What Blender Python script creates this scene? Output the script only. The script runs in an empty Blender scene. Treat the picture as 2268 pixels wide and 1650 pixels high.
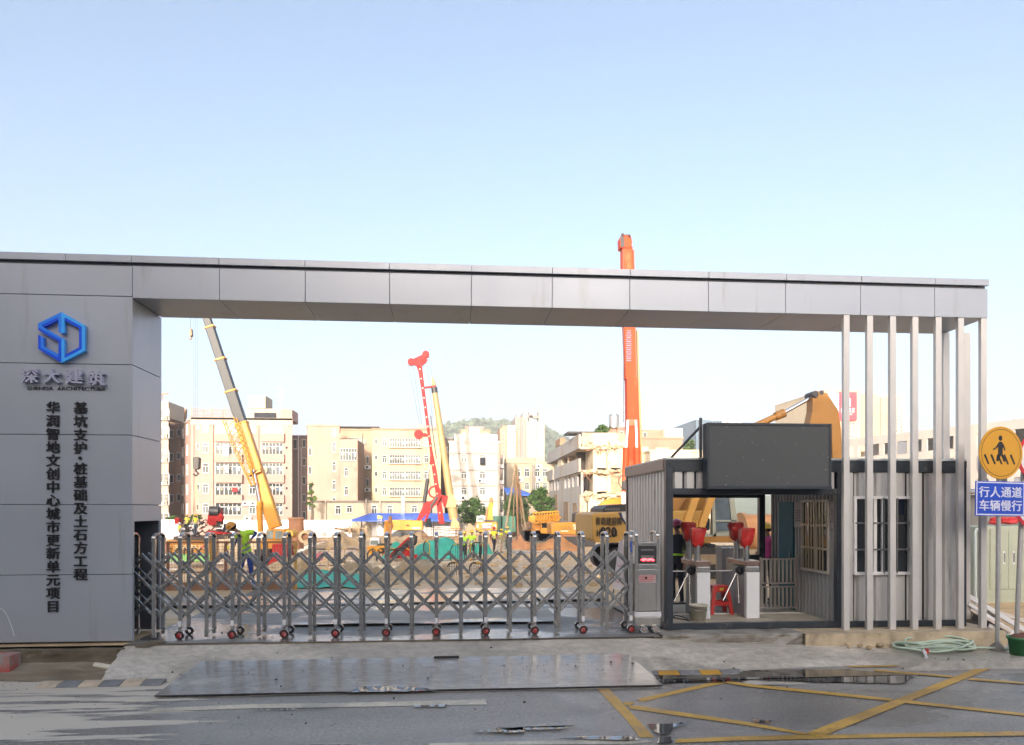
import bpy, bmesh, math, random
from mathutils import Vector, Matrix, noise
random.seed(7)
R = math.radians
sc = bpy.context.scene
col = sc.collection

# ------------------------------------------------------------------ camera
YAW = R(4.9); CA, SA = math.cos(YAW), math.sin(YAW)
FPX, CX, HY, EYE = 1639.6, 1134.0, 1127.0, 2.0        # photo measured on a 2268 x 1650 grid; eye 2 m above the gate pad
cam = bpy.data.cameras.new('camera'); cam_o = bpy.data.objects.new('camera', cam); col.objects.link(cam_o)
cam_o.location = (0, 0, EYE); cam_o.rotation_euler = (R(90), 0, -YAW)
cam.sensor_width = 36; cam.lens = FPX / 2268 * 36
cam.shift_y = (HY - 825) / 2268
cam.clip_start = 0.1; cam.clip_end = 6000
sc.camera = cam_o

# ------------------------------------------------------------------ sky and sun
SUN_EL, SUN_AZ = 14.0, 194.0                          # low sun behind the photographer, a little to the left
world = bpy.data.worlds.new('World'); sc.world = world; world.use_nodes = True
wn = world.node_tree.nodes; wl = world.node_tree.links
sky = wn.new('ShaderNodeTexSky'); sky.sky_type = 'NISHITA'; sky.sun_disc = False
sky.sun_elevation = R(SUN_EL); sky.sun_rotation = R(SUN_AZ)
sky.altitude = 50; sky.air_density = 0.6; sky.dust_density = 7.0; sky.ozone_density = 1.0
hs = wn.new('ShaderNodeHueSaturation'); hs.inputs['Hue'].default_value = .490; hs.inputs['Saturation'].default_value = .88; wl.new(sky.outputs[0], hs.inputs['Color']); wl.new(hs.outputs[0], wn['Background'].inputs[0]); wn['Background'].inputs[1].default_value = 0.15
sun = bpy.data.lights.new('sun', 'SUN'); sun.energy = 2.0; sun.angle = R(0.5); sun.color = (1.0, .90, .77)
sun_o = bpy.data.objects.new('sun', sun); col.objects.link(sun_o)
sdir = Vector((math.sin(R(SUN_AZ)) * math.cos(R(SUN_EL)), math.cos(R(SUN_AZ)) * math.cos(R(SUN_EL)), math.sin(R(SUN_EL))))
sun_o.rotation_euler = (-sdir).to_track_quat('-Z', 'Y').to_euler()
sc.view_settings.view_transform = 'Standard'; sc.view_settings.look = 'None'
sc.view_settings.exposure = 1.8; sc.view_settings.gamma = 1.0
sc.render.engine = 'CYCLES'
sc.cycles.max_bounces = 8; sc.cycles.caustics_reflective = False; sc.cycles.caustics_refractive = False

# ------------------------------------------------------------------ helpers
def ray(x, y):
    u = (x - CX) / FPX; v = (HY - y) / FPX
    return u * CA + SA, -u * SA + CA, v
def at(x, y, Y):                                       # world point on the plane Y seen at a measured photo position
    r = ray(x, y); t = Y / r[1]
    return Vector((r[0] * t, Y, EYE + r[2] * t))
def onz(x, y, z=0.0):                                  # world point at height z
    r = ray(x, y); t = (z - EYE) / r[2]
    return Vector((r[0] * t, r[1] * t, z))
def AX(x, Y): return at(x, HY, Y).x
def AZ(y, Y, x=CX): return at(x, y, Y).z
def s2(x, y): return x / 1.64065, y / 1.64065          # full-size photo pixels to the grid

_txt = {}
def text_geo(s, bold):
    k = (s, bold)
    if k not in _txt:
        c = bpy.data.curves.new('t', 'FONT'); c.body = s; c.offset = bold; c.resolution_u = 3
        o = bpy.data.objects.new('t', c); col.objects.link(o)
        dg = bpy.context.evaluated_depsgraph_get()
        me = bpy.data.meshes.new_from_object(o.evaluated_get(dg))
        _txt[k] = ([tuple(v.co) for v in me.vertices], [tuple(p.vertices) for p in me.polygons])
        bpy.data.objects.remove(o); bpy.data.meshes.remove(me); bpy.data.curves.remove(c)
    return _txt[k]

class B:
    def __init__(s): s.v = []; s.f = []; s.m = []; s.sm = []
    def add(s, vs, fs, m=0, sm=False):
        o = len(s.v); s.v += [tuple(p) for p in vs]
        for f in fs: s.f.append(tuple(i + o for i in f)); s.m.append(m); s.sm.append(sm)
        return s
    def box(s, x0, x1, y0, y1, z0, z1, m=0):
        return s.add([(x0,y0,z0),(x1,y0,z0),(x1,y1,z0),(x0,y1,z0),(x0,y0,z1),(x1,y0,z1),(x1,y1,z1),(x0,y1,z1)],
                     [(0,3,2,1),(4,5,6,7),(0,1,5,4),(1,2,6,5),(2,3,7,6),(3,0,4,7)], m)
    def hexa(s, p, m=0):                               # eight corners, bottom ring then top ring
        return s.add(p, [(0,3,2,1),(4,5,6,7),(0,1,5,4),(1,2,6,5),(2,3,7,6),(3,0,4,7)], m)
    def bar(s, p, q, w, h=None, m=0, up=(0,0,1)):
        p = Vector(p); q = Vector(q); d = (q - p).normalized(); h = h or w
        a = d.cross(Vector(up))
        if a.length < 1e-3: a = d.cross(Vector((0,1,0)))
        a.normalize(); b = a.cross(d).normalized(); a = a * w / 2; b = b * h / 2
        return s.hexa([p-a-b, p+a-b, p+a+b, p-a+b, q-a-b, q+a-b, q+a+b, q-a+b], m)
    def tube(s, p, q, r, r2=None, n=10, m=0, cap=True):
        p = Vector(p); q = Vector(q); r2 = r if r2 is None else r2
        d = (q - p).normalized(); a = d.cross(Vector((0,0,1)))
        if a.length < 1e-3: a = Vector((1,0,0))
        a.normalize(); b = d.cross(a)
        vs = []
        for c, rr in ((p, r), (q, r2)):
            for i in range(n):
                t = 2*math.pi*i/n; vs.append(c + (a*math.cos(t) + b*math.sin(t)) * rr)
        s.add(vs, [(i, (i+1) % n, n+(i+1) % n, n+i) for i in range(n)], m, True)
        if cap: s.add(vs, [tuple(range(n))[::-1], tuple(range(n, 2*n))], m)
        return s
    def path(s, pts, r, n=8, m=0):
        pts = [Vector(p) for p in pts]; rs = r if isinstance(r, (list, tuple)) else [r]*len(pts)
        vs = []; a = None
        for i, p in enumerate(pts):
            d = (pts[min(i+1, len(pts)-1)] - pts[max(i-1, 0)]).normalized()
            if a is None:
                a = d.cross(Vector((0,0,1)))
                if a.length < 1e-3: a = Vector((1,0,0))
            a = (a - d * a.dot(d)).normalized(); b = d.cross(a)
            for k in range(n):
                t = 2*math.pi*k/n; vs.append(p + (a*math.cos(t) + b*math.sin(t)) * rs[i])
        fs = [(i*n+k, i*n+(k+1) % n, (i+1)*n+(k+1) % n, (i+1)*n+k) for i in range(len(pts)-1) for k in range(n)]
        s.add(vs, fs, m, True)
        return s.add(vs, [tuple(range(n))[::-1], tuple(range(len(vs)-n, len(vs)))], m)
    def prism(s, pts, y0, y1, m=0):                    # outline in x, z given depth
        return s.prism3([(x, y0, z) for x, z in pts], (0, y1-y0, 0), m)
    def prism3(s, pts, vec, m=0):
        n = len(pts); v = Vector(vec); pts = [Vector(p) for p in pts]
        vs = pts + [p + v for p in pts]
        return s.add(vs, [tuple(range(n)), tuple(range(n, 2*n))[::-1]] + [(i, i+n, (i+1) % n + n, (i+1) % n) for i in range(n)], m)
    def lathe(s, prof, c, n=16, m=0, axis='z', sm=None):
        if sm is None: sm = axis == 'z'
        c = Vector(c); vs = []
        for r, h in prof:
            for i in range(n):
                t = 2*math.pi*i/n; x, y = r*math.cos(t), r*math.sin(t)
                vs.append(c + (Vector((x, y, h)) if axis == 'z' else Vector((x, h, y)) if axis == 'y' else Vector((h, x, y))))
        return s.add(vs, [(i*n+k, i*n+(k+1) % n, (i+1)*n+(k+1) % n, (i+1)*n+k) for i in range(len(prof)-1) for k in range(n)], m, sm)
    def ell(s, c, r, n=10, m=0):
        prof = [(math.sin(math.pi*i/n), -math.cos(math.pi*i/n)) for i in range(n+1)]; prof[0] = (1e-3, -1); prof[-1] = (1e-3, 1)
        t = B().lathe(prof, (0,0,0), n+2)
        return s.add([(c[0]+x*r[0], c[1]+y*r[1], c[2]+z*r[2]) for x, y, z in t.v], t.f, m, True)
    def text(s, t, x, y, z, h, depth=.01, m=0, bold=.02, w=None, em=True, fx=1.0):   # faces -Y, centred on x, z; h = height of the body
        vs, fs = text_geo(t, 0.0)
        if not vs: return s
        xs = [v[0] for v in vs]; zs = [v[1] for v in vs]
        if em and len(t) == 1: cx, cz, k = .5, .385, h / .92
        else: cx, cz = (min(xs)+max(xs))/2, (min(zs)+max(zs))/2; k = h / (max(zs)-min(zs))
        kx = k * fx if w is None else w / (max(xs)-min(xs)); n = len(vs); ed = {}
        for f in fs:
            for i in range(len(f)): ed[(f[i], f[(i+1) % len(f)])] = 1
        side = [(a, b, b+n, a+n) for (a, b) in ed if (b, a) not in ed]; q = max(0, bold-.012)
        for i, (dx, dz) in enumerate([(0,0)] + ([(-q,0),(q,0),(0,-q*.6),(0,q*.6),(-q*.7,-q*.4),(q*.7,q*.4),(-q*.7,q*.4),(q*.7,-q*.4)] if q > .004 else [])):   # strokes thickened by shifted, slightly stepped copies
            dd = depth + i*.0003
            front = [(x+(a-cx+dx)*kx, y-dd, z+(b-cz+dz)*k) for a, b, c in vs]; back = [(p, y-(i*.00002), r) for p, _, r in front]
            s.add(front+back, list(fs) + [tuple(u+n for u in f[::-1]) for f in fs] + side, m)
        return s
    def xf(s, mat):
        s.v = [tuple(mat @ Vector(p)) for p in s.v]; return s
    def join(s, o, mat=None):
        return s.addm(o, mat)
    def addm(s, o, mat=None):
        k = len(s.v); s.v += [tuple(mat @ Vector(p)) for p in o.v] if mat else list(o.v)
        s.f += [tuple(i+k for i in f) for f in o.f]; s.m += o.m; s.sm += o.sm; return s
    def mesh(s, name, mats, recalc=True):
        me = bpy.data.meshes.new(name); me.from_pydata(s.v, [], s.f)
        for m in (mats if isinstance(mats, (list, tuple)) else [mats]): me.materials.append(m)
        me.polygons.foreach_set('material_index', s.m); me.polygons.foreach_set('use_smooth', s.sm)
        if recalc:
            bm = bmesh.new(); bm.from_mesh(me); bmesh.ops.recalc_face_normals(bm, faces=bm.faces); bm.to_mesh(me); bm.free()
        me.update(); return me
    def build(s, name, mats, parent=None, recalc=True, bevel=0):
        o = bpy.data.objects.new(name, s.mesh(name, mats, recalc)); col.objects.link(o)
        if bevel:
            b = o.modifiers.new('bevel', 'BEVEL'); b.width = bevel; b.segments = 2; b.limit_method = 'ANGLE'; b.angle_limit = R(40)
        return put(o, parent)

def put(o, parent):
    if parent is not None:
        o.parent = parent
        if parent.type == 'EMPTY': o.matrix_parent_inverse = Matrix.Translation(-parent.location)
    return o
def tag(o, label=None, cat=None, group=None, kind=None):
    if label: o['label'] = label
    if cat: o['category'] = cat
    if group: o['group'] = group
    if kind: o['kind'] = kind
    return o
def thing(name, label, cat, loc=(0,0,0), group=None):
    o = bpy.data.objects.new(name, None); o.empty_display_size = .2; col.objects.link(o); o.location = loc
    return tag(o, label, cat, group)
def inst(me, name, parent, loc, scale=(1,1,1), rz=0):
    o = bpy.data.objects.new(name, me); col.objects.link(o); o.location = loc; o.scale = scale; o.rotation_euler = (0,0,rz)
    return put(o, parent)
def dup(o, parent=None, loc=None, rz=None, label=None, skip=()):
    c = o.copy(); col.objects.link(c)
    if parent is not None: c.parent = parent
    if loc is not None: c.location = loc
    if rz is not None: c.rotation_euler = (0,0,rz)
    if label: c['label'] = label
    for ch in o.children:
        if ch.name.split('.')[0] not in skip: dup(ch, c)
    return c

# ------------------------------------------------------------------ materials
def M(name, c, rough=.5, metal=0., var=.1, scale=4., bump=0., bscale=30., spec=.5, stretch=(1,1,1), dirt=None, rvar=0., rnd=0., emit=None, ior=None, coat=0.):
    m = bpy.data.materials.new(name); m.use_nodes = True; nt = m.node_tree; n = nt.nodes; l = nt.links
    p = n['Principled BSDF']; p.inputs['Roughness'].default_value = rough; p.inputs['Metallic'].default_value = metal
    p.inputs['Specular IOR Level'].default_value = spec
    if ior: p.inputs['IOR'].default_value = ior
    if coat: p.inputs['Coat Weight'].default_value = coat; p.inputs['Coat Roughness'].default_value = .15
    tc = n.new('ShaderNodeTexCoord'); mp = n.new('ShaderNodeMapping'); mp.inputs['Scale'].default_value = stretch
    l.new(tc.outputs['Object'], mp.inputs[0])
    nz = n.new('ShaderNodeTexNoise'); nz.inputs['Scale'].default_value = scale; nz.inputs['Detail'].default_value = 6; nz.inputs['Roughness'].default_value = .6
    l.new(mp.outputs[0], nz.inputs[0])
    mr = n.new('ShaderNodeMapRange'); mr.inputs[1].default_value = .25; mr.inputs[2].default_value = .75
    mr.inputs[3].default_value = 1 - var; mr.inputs[4].default_value = 1 + var; l.new(nz.outputs[0], mr.inputs[0])
    val = mr.outputs[0]
    if rnd:
        oi = n.new('ShaderNodeObjectInfo'); rr = n.new('ShaderNodeMapRange'); rr.inputs[3].default_value = 1-rnd; rr.inputs[4].default_value = 1+rnd
        l.new(oi.outputs['Random'], rr.inputs[0]); mm = n.new('ShaderNodeMath'); mm.operation = 'MULTIPLY'
        l.new(val, mm.inputs[0]); l.new(rr.outputs[0], mm.inputs[1]); val = mm.outputs[0]
    mx = n.new('ShaderNodeVectorMath'); mx.operation = 'SCALE'; mx.inputs[0].default_value = c; l.new(val, mx.inputs['Scale'])
    out = mx.outputs[0]
    if dirt:                                            # (colour, amount 0..1, scale, stretch)
        dc, am, ds, dst = dirt
        mp2 = n.new('ShaderNodeMapping'); mp2.inputs['Scale'].default_value = dst; mp2.inputs['Location'].default_value = (3.1, 1.7, .4); l.new(tc.outputs['Object'], mp2.inputs[0])
        n2 = n.new('ShaderNodeTexNoise'); n2.inputs['Scale'].default_value = ds; n2.inputs['Detail'].default_value = 7; n2.inputs['Roughness'].default_value = .65
        l.new(mp2.outputs[0], n2.inputs[0])
        r2 = n.new('ShaderNodeMapRange'); r2.inputs[1].default_value = .62 - .3*am; r2.inputs[2].default_value = .75 - .2*am; l.new(n2.outputs[0], r2.inputs[0])
        mix = n.new('ShaderNodeMix'); mix.data_type = 'RGBA'; mix.inputs[7].default_value = (*dc, 1)
        l.new(r2.outputs[0], mix.inputs[0]); l.new(out, mix.inputs[6]); out = mix.outputs[2]
    l.new(out, p.inputs['Base Color'])
    if rvar:
        rv = n.new('ShaderNodeMapRange'); rv.inputs[1].default_value = .3; rv.inputs[2].default_value = .7
        rv.inputs[3].default_value = max(.02, rough-rvar); rv.inputs[4].default_value = min(1, rough+rvar); l.new(nz.outputs[0], rv.inputs[0]); l.new(rv.outputs[0], p.inputs['Roughness'])
    if bump:
        nb = n.new('ShaderNodeTexNoise'); nb.inputs['Scale'].default_value = bscale; nb.inputs['Detail'].default_value = 5; l.new(mp.outputs[0], nb.inputs[0])
        bp = n.new('ShaderNodeBump'); bp.inputs['Strength'].default_value = bump; bp.inputs['Distance'].default_value = .02; l.new(nb.outputs[0], bp.inputs['Height']); l.new(bp.outputs[0], p.inputs['Normal'])
    if emit:
        p.inputs['Emission Color'].default_value = (*emit[0], 1); p.inputs['Emission Strength'].default_value = emit[1]
    return m

mt = {}
mt['acp'] = M('aluminium_panel', (.385,.415,.465), .40, .34, var=.04, scale=.8, rvar=.05, bump=.12, bscale=1.3, dirt=((.31,.32,.34), .12, 1.6, (2.5,2.5,.22)))
mt['joint'] = M('dark_joint', (.03,.03,.035), .7)
mt['gap'] = M('shadow_gap_channel', (.10,.107,.125), .6)
mt['post'] = M('grey_tube', (.60,.585,.56), .42, .3, var=.07, scale=3, stretch=(1,1,.6), rvar=.08)
mt['concrete'] = M('concrete', (.30,.285,.255), .7, var=.25, scale=3, bump=.35, bscale=35, dirt=((.17,.145,.11), .5, 2.2, (1,1,1)), rvar=.15)
mt['concrete_beige'] = M('painted_concrete', (.50,.41,.28), .75, var=.15, scale=4, bump=.3, bscale=30, dirt=((.28,.23,.16), .45, 3, (1,1,.4)))
mt['concrete_brown'] = M('muddy_concrete', (.15,.125,.085), .75, var=.3, scale=3, bump=.5, bscale=25, dirt=((.30,.28,.24), .18, 2.0, (1,1,1)))
mt['steel'] = M('stainless_steel', (.46,.46,.455), .25, .88, var=.15, scale=6, rvar=.08, stretch=(1,1,.5))
mt['steel_light'] = M('brushed_steel', (.62,.61,.58), .22, .95, var=.06, scale=3, rvar=.06)
mt['rubber'] = M('black_rubber', (.02,.02,.02), .6)
mt['red_plastic'] = M('red_plastic', (.48,.03,.025), .35)
mt['white'] = M('white_paint', (.75,.75,.75), .4, var=.04)
mt['reflect'] = M('reflector', (.85,.85,.87), .15, .3, var=.02)
mt['navy'] = M('dark_frame_paint', (.028,.036,.046), .38, var=.25, scale=5, dirt=((.10,.10,.10), .15, 6, (1,1,.5)))
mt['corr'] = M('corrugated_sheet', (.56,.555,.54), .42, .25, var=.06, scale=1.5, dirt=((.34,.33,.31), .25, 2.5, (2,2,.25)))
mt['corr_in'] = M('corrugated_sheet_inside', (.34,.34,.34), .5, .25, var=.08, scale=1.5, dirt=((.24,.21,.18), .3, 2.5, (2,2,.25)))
mt['glass'] = M('dark_glass', (.02,.025,.028), .06, var=.3, scale=1, spec=.8)
mt['glass_pale'] = M('pale_glass', (.16,.19,.18), .12, var=.6, scale=.9, spec=.7, rnd=.5)  # paler glass, its tone varies at random
mt['frame_w'] = M('white_window_frame', (.72,.72,.72), .45)
mt['yellow'] = M('crane_yellow', (.56,.245,.008), .45, var=.1, scale=1.5, dirt=((.35,.22,.10), .2, 1.2, (1,1,1)))
mt['orange_y'] = M('excavator_orange', (.48,.20,.012), .42, var=.1, scale=1.5, dirt=((.33,.21,.11), .3, 1.5, (1,1,1)))
mt['exc_y'] = M('faded_yellow', (.42,.24,.05), .45, var=.08, scale=1.2, dirt=((.30,.20,.10), .2, 1.5, (1,1,.6)))
mt['exc_o'] = M('tan_orange_paint', (.31,.145,.026), .45, var=.12, scale=1.5, dirt=((.16,.10,.05), .25, 2, (1,1,.6)))
mt['orange_red'] = M('orange_red_paint', (.44,.05,.008), .6, spec=.25, var=.08, scale=1, dirt=((.5,.16,.06), .2, 1, (1,1,.3)))
mt['rig_red'] = M('rig_red', (.38,.014,.012), .6, spec=.25, var=.1, scale=1)
mt['black_metal'] = M('black_metal', (.03,.03,.032), .5, var=.3, scale=2)
mt['boom_grey'] = M('dark_boom', (.012,.013,.014), .5, .0, var=.15, scale=.8)
mt['chrome'] = M('chrome_rod', (.75,.75,.78), .12, 1.0, var=.03)
mt['rust'] = M('rusty_steel', (.42,.20,.10), .7, var=.2, scale=1.2, dirt=((.28,.15,.08), .35, 1.5, (1,1,.4)))
mt['rope'] = M('wire_rope', (.10,.10,.10), .6)
mt['kelly'] = M('kelly_bar_tan', (.36,.25,.11), .5, var=.12, scale=.6)
mt['net'] = M('green_dust_net', (.05,.38,.27), .8, var=.25, scale=1.5, bump=.6, bscale=4)
mt['blue_roof'] = M('blue_sheet_roof', (.02,.10,.50), .45, var=.15, scale=.5, dirt=((.12,.25,.5), .2, .3, (1,1,1)))
mt['hoard'] = M('white_hoarding', (.62,.62,.62), .5, var=.05, scale=.4, dirt=((.6,.58,.52), .2, .5, (.3,1,2)))
mt['leaf'] = M('leaves', (.055,.105,.025), .6, var=.5, scale=.7, rnd=.15, spec=.3)
mt['leaf2'] = M('light_leaves', (.09,.14,.03), .6, var=.5, scale=.8, rnd=.15, spec=.3)
mt['bark'] = M('bark', (.13,.10,.07), .85, var=.3, scale=6)
mt['wood'] = M('weathered_timber', (.40,.29,.18), .75, var=.3, scale=2, stretch=(1,1,4))
mt['mud'] = M('mud', (.36,.22,.10), .8, var=.35, scale=.6, bump=.8, bscale=3, dirt=((.26,.17,.09), .5, .35, (1,2.5,1)))
mt['skin'] = M('skin', (.36,.20,.13), .5, var=.05)
mt['hair'] = M('black_hair', (.012,.011,.01), .5)
mt['hv'] = M('hi_vis_yellow', (.50,.86,.05), .6, var=.06)
mt['hvy'] = M('hi_vis_lemon', (.72,.74,.05), .6, var=.06)
mt['strip'] = M('grey_reflective_strip', (.28,.29,.30), .4, var=.05)
mt['hat_o'] = M('orange_yellow_helmet', (.72,.30,.02), .25, var=.04, coat=.5)
mt['hat_y'] = M('yellow_helmet', (.80,.48,.02), .3, var=.04, coat=.4)
mt['hat_p'] = M('pink_red_helmet', (.58,.06,.13), .25, var=.04, coat=.5)
mt['hat_r'] = M('red_helmet', (.62,.03,.03), .3, var=.04)
mt['hat_w'] = M('white_helmet', (.8,.8,.8), .3, var=.04)
mt['cl_blue'] = M('royal_blue_cloth', (.02,.045,.22), .8, var=.2, scale=5)
mt['cl_navy'] = M('navy_black_cloth', (.012,.014,.022), .8, var=.25, scale=6)
mt['cl_grey'] = M('grey_cloth', (.15,.15,.155), .85, var=.2, scale=6)
mt['cl_tan'] = M('tan_cloth', (.36,.29,.21), .85, var=.2, scale=6)
mt['cl_pink'] = M('pink_shirt', (.55,.06,.22), .8, var=.15, scale=6)
mt['cl_red'] = M('maroon_cloth', (.22,.02,.02), .8, var=.15, scale=6)
mt['cl_jean'] = M('denim', (.10,.14,.20), .85, var=.2, scale=6)
mt['cl_white'] = M('white_cloth', (.7,.7,.7), .85, var=.1, scale=6)
mt['shoe'] = M('dark_shoe', (.03,.025,.02), .6)
mt['black_ink'] = M('black_letter', (.012,.012,.014), .35, var=.1)
# ------------------------------------------------------------------ ground, road, driveway
def sm(t): t = max(0., min(1., t)); return t*t*(3-2*t)
def fbm(x, y, s=1., o=3, seed=0.):
    v = 0; a = 1.
    for i in range(o):
        v += a*noise.noise((x*s + seed*7.3, y*s - seed*3.1, seed)); s *= 2.1; a *= .5
    return v
def tz(X, Y):
    if Y < 18.7: z = 0.
    else: z = -1.05*(Y-18.7)/31.3 if Y < 50 else -1.05 - .45*sm((Y-50)/40)
    L = sm((-.2*Y - X)/5 + .5)
    if Y > 18.7:
        pit = -3.3*sm((Y-19)/11)
        if Y > 80: pit = -3.3 + 1.8*sm((Y-80)/9)
        z = z*(1-L) + pit*L
        n = min(1, (Y-18.7)/4)
        z += n*(.10*fbm(X, Y, .25) + .05*fbm(X, Y, .9))
    if X > 8.9 and Y < 17: z += -.22*(1-sm((Y-12.5)/3))
    return z
ys = [11.3]
while ys[-1] < 2600: ys.append(ys[-1] + max(.45, (ys[-1])*.022))
NS = 150
b = B(); vs = []; fs = []
for Y in ys:
    for i in range(NS+1):
        s = (i/NS*2-1); s = math.copysign(abs(s)**1.25, s)*1.35
        X = s*(Y+8); vs.append((X, Y, tz(X, Y)))
for j in range(len(ys)-1):
    for i in range(NS):
        k = j*(NS+1)+i; fs.append((k, k+1, k+NS+2, k+NS+1))
b.add(vs, fs, 0, True)

def ground_mat(name, base, c2, wet, rough, scale, bump, bscale, stretch=(1,1,1), rlo=.1, grain=(.72,1.28), gs=14):
    m = bpy.data.materials.new(name); m.use_nodes = True; n = m.node_tree.nodes; l = m.node_tree.links; p = n['Principled BSDF']
    tc = n.new('ShaderNodeTexCoord'); mp = n.new('ShaderNodeMapping'); mp.inputs['Scale'].default_value = stretch; l.new(tc.outputs['Object'], mp.inputs[0])
    def nz(s, d=7, r=.6):
        k = n.new('ShaderNodeTexNoise'); k.inputs['Scale'].default_value = s; k.inputs['Detail'].default_value = d; k.inputs['Roughness'].default_value = r
        l.new(mp.outputs[0], k.inputs[0]); return k.outputs[0]
    def ramp(i, a, b_, lo, hi):
        k = n.new('ShaderNodeMapRange'); k.interpolation_type = 'SMOOTHSTEP'
        for q, v in zip((1,2,3,4), (a, b_, lo, hi)): k.inputs[q].default_value = v
        l.new(i, k.inputs[0]); return k.outputs[0]
    def mixc(f, a, b_):
        k = n.new('ShaderNodeMix'); k.data_type = 'RGBA'; l.new(f, k.inputs[0])
        for q, v in ((6, a), (7, b_)):
            if isinstance(v, tuple): k.inputs[q].default_value = (*v, 1)
            else: l.new(v, k.inputs[q])
        return k.outputs[2]
    big = nz(scale); fine = nz(scale*gs, 6, .75); w = nz(scale*.55, 5, .55)
    c = mixc(ramp(big, .35, .65, 0, 1), base, c2)
    sp = n.new('ShaderNodeVectorMath'); sp.operation = 'SCALE'; l.new(c, sp.inputs[0]); l.new(ramp(fine, .25, .75, *grain), sp.inputs['Scale'])
    wm = ramp(w, .56-.25*wet, .64-.2*wet, 0, 1)
    dk = n.new('ShaderNodeVectorMath'); dk.operation = 'SCALE'; l.new(sp.outputs[0], dk.inputs[0]); l.new(ramp(wm, 0, 1, 1, .68), dk.inputs['Scale'])
    l.new(dk.outputs[0], p.inputs['Base Color']); l.new(ramp(wm, 0, 1, rough, rlo), p.inputs['Roughness'])
    bp = n.new('ShaderNodeBump'); bp.inputs['Distance'].default_value = .015; l.new(nz(bscale, 6), bp.inputs['Height']); l.new(ramp(wm, 0, 1, bump, bump*.25), bp.inputs['Strength']); l.new(bp.outputs[0], p.inputs['Normal'])
    return m, n, l, p, nz, ramp, mixc, tc
mud_m = ground_mat('site_mud', (.64,.45,.25), (.46,.34,.20), .35, .85, .16, .9, 2.2, (.55,1.4,1), .22)[0]
tag(b.build('ground', mud_m), 'trampled brown earth of the building site behind the gate', 'ground', kind='structure')

# asphalt with dried light mud on the left and a damp sheen
road_m, n, l, p, nz, ramp, mixc, tc = ground_mat('damp_asphalt', (.275,.262,.238), (.35,.33,.30), .6, .5, .9, .9, 60, (.5,1.3,1), .26, (.5,1.5), 60)
src = p.inputs['Base Color'].links[0].from_socket
sep = n.new('ShaderNodeSeparateXYZ'); l.new(tc.outputs['Object'], sep.inputs[0])
mp = n.new('ShaderNodeMapping'); mp.inputs['Scale'].default_value = (.22, 2.1, 1); mp.inputs['Location'].default_value = (.6,.35,0); l.new(tc.outputs['Object'], mp.inputs[0])
k = n.new('ShaderNodeTexNoise'); k.inputs['Scale'].default_value = 1.6; k.inputs['Detail'].default_value = 8; k.inputs['Roughness'].default_value = .62; l.new(mp.outputs[0], k.inputs[0])
a1 = n.new('ShaderNodeMath'); a1.operation = 'ADD'; l.new(k.outputs[0], a1.inputs[0]); l.new(ramp(sep.outputs[0], -5.5, 1.2, .085, -.34), a1.inputs[1])
a2 = n.new('ShaderNodeMath'); a2.operation = 'ADD'; l.new(a1.outputs[0], a2.inputs[0]); l.new(ramp(sep.outputs[1], 7.2, 8.1, -.16, .03), a2.inputs[1])
mk = ramp(a2.outputs[0], .525, .565, 0, 1)
l.new(mixc(mk, src, (.56,.51,.42)), p.inputs['Base Color'])
rs = p.inputs['Roughness'].links[0].from_socket
mm = n.new('ShaderNodeMix'); l.new(mk, mm.inputs[0]); l.new(rs, mm.inputs[2]); mm.inputs[3].default_value = .75; l.new(mm.outputs[0], p.inputs['Roughness'])
ROAD = -.33
b = B(); b.box(-300, 300, -13, 11.24, ROAD-.5, ROAD)
tag(b.build('road', road_m), 'damp grey asphalt road in front of the gate', 'road', kind='structure')
b = B(); b.box(-300, 300, -200, -13, ROAD-.5, ROAD+.12)
tag(b.build('pavement', mt['concrete']), 'pavement on the far side of the road behind the viewer', 'pavement', kind='structure')

def zp(Y): return -.17 - .10*(10.83-Y)                  # line the steel plate lies on
def drive(X, Y):
    zl = -.366*(11.35-Y) if Y < 11.35 else 0.
    if Y < 10.5: zl -= .08*sm((10.5-Y)/.15)
    if Y < 10.83: w = sm((X+3.72)/.12)*sm((2.95-X)/.12); zl = zl*(1-w) + (zp(Y)-.012)*w
    zr = -.10 - .08*sm((X-4)/2.5) - .15*sm((11.2-Y)/.68) - .06*sm((10.56-Y)/.12)
    zk = -.22 if Y > 10.15 else -.22 - .15*sm((10.2-Y)/.08)
    r = sm((X-2.9)/1.2); q = sm((X-6.2)/.9)
    z = (zl*(1-r) + zr*r)*(1-q) + zk*q
    z += .012*fbm(X, Y, 1.1, 3, 2)*(1 if X > 2.8 else .5)
    return max(z, ROAD-.06)
pad_m = ground_mat('wet_pad', (.235,.225,.20), (.15,.145,.13), .45, .6, .5, .4, 30, (.7,1.5,1), .16)[0]
drv_m = ground_mat('damp_concrete', (.53,.495,.43), (.40,.37,.315), .35, .65, .55, .4, 30, (.8,1.4,1), .28)[0]
NX, NY = 210, 34; vs = []; fs = []
for j in range(NY+1):
    for i in range(NX+1):
        X = -4.72 + (13-(-4.72))*i/NX; Y = 9.42 + (11.36-9.42)*j/NY
        if i == 0: X += .06*fbm(Y, 0, 3)
        vs.append((X, Y, drive(X, Y)))
for j in range(NY):
    for i in range(NX): k = j*(NX+1)+i; fs.append((k, k+1, k+NX+2, k+NX+1))
b = B(); b.add(vs, fs, 0, True); tag(b.build('driveway', drv_m), 'sloping concrete ramp from the road up to the gate', 'driveway', kind='structure')
b = B(); b.box(-4.74, 3.34, 11.345, 18.62, -.06, .004)
tag(b.build('gate_pad', pad_m), 'wet concrete pad under the folding gate', 'ground', kind='structure')
b = B(); b.box(-4.74, 3.2, 11.325, 11.343, -.05, .007)
tag(b.build('slot_rail', mt['joint']), 'dark gap and rail along the front of the pad', 'rail', kind='structure')

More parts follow.
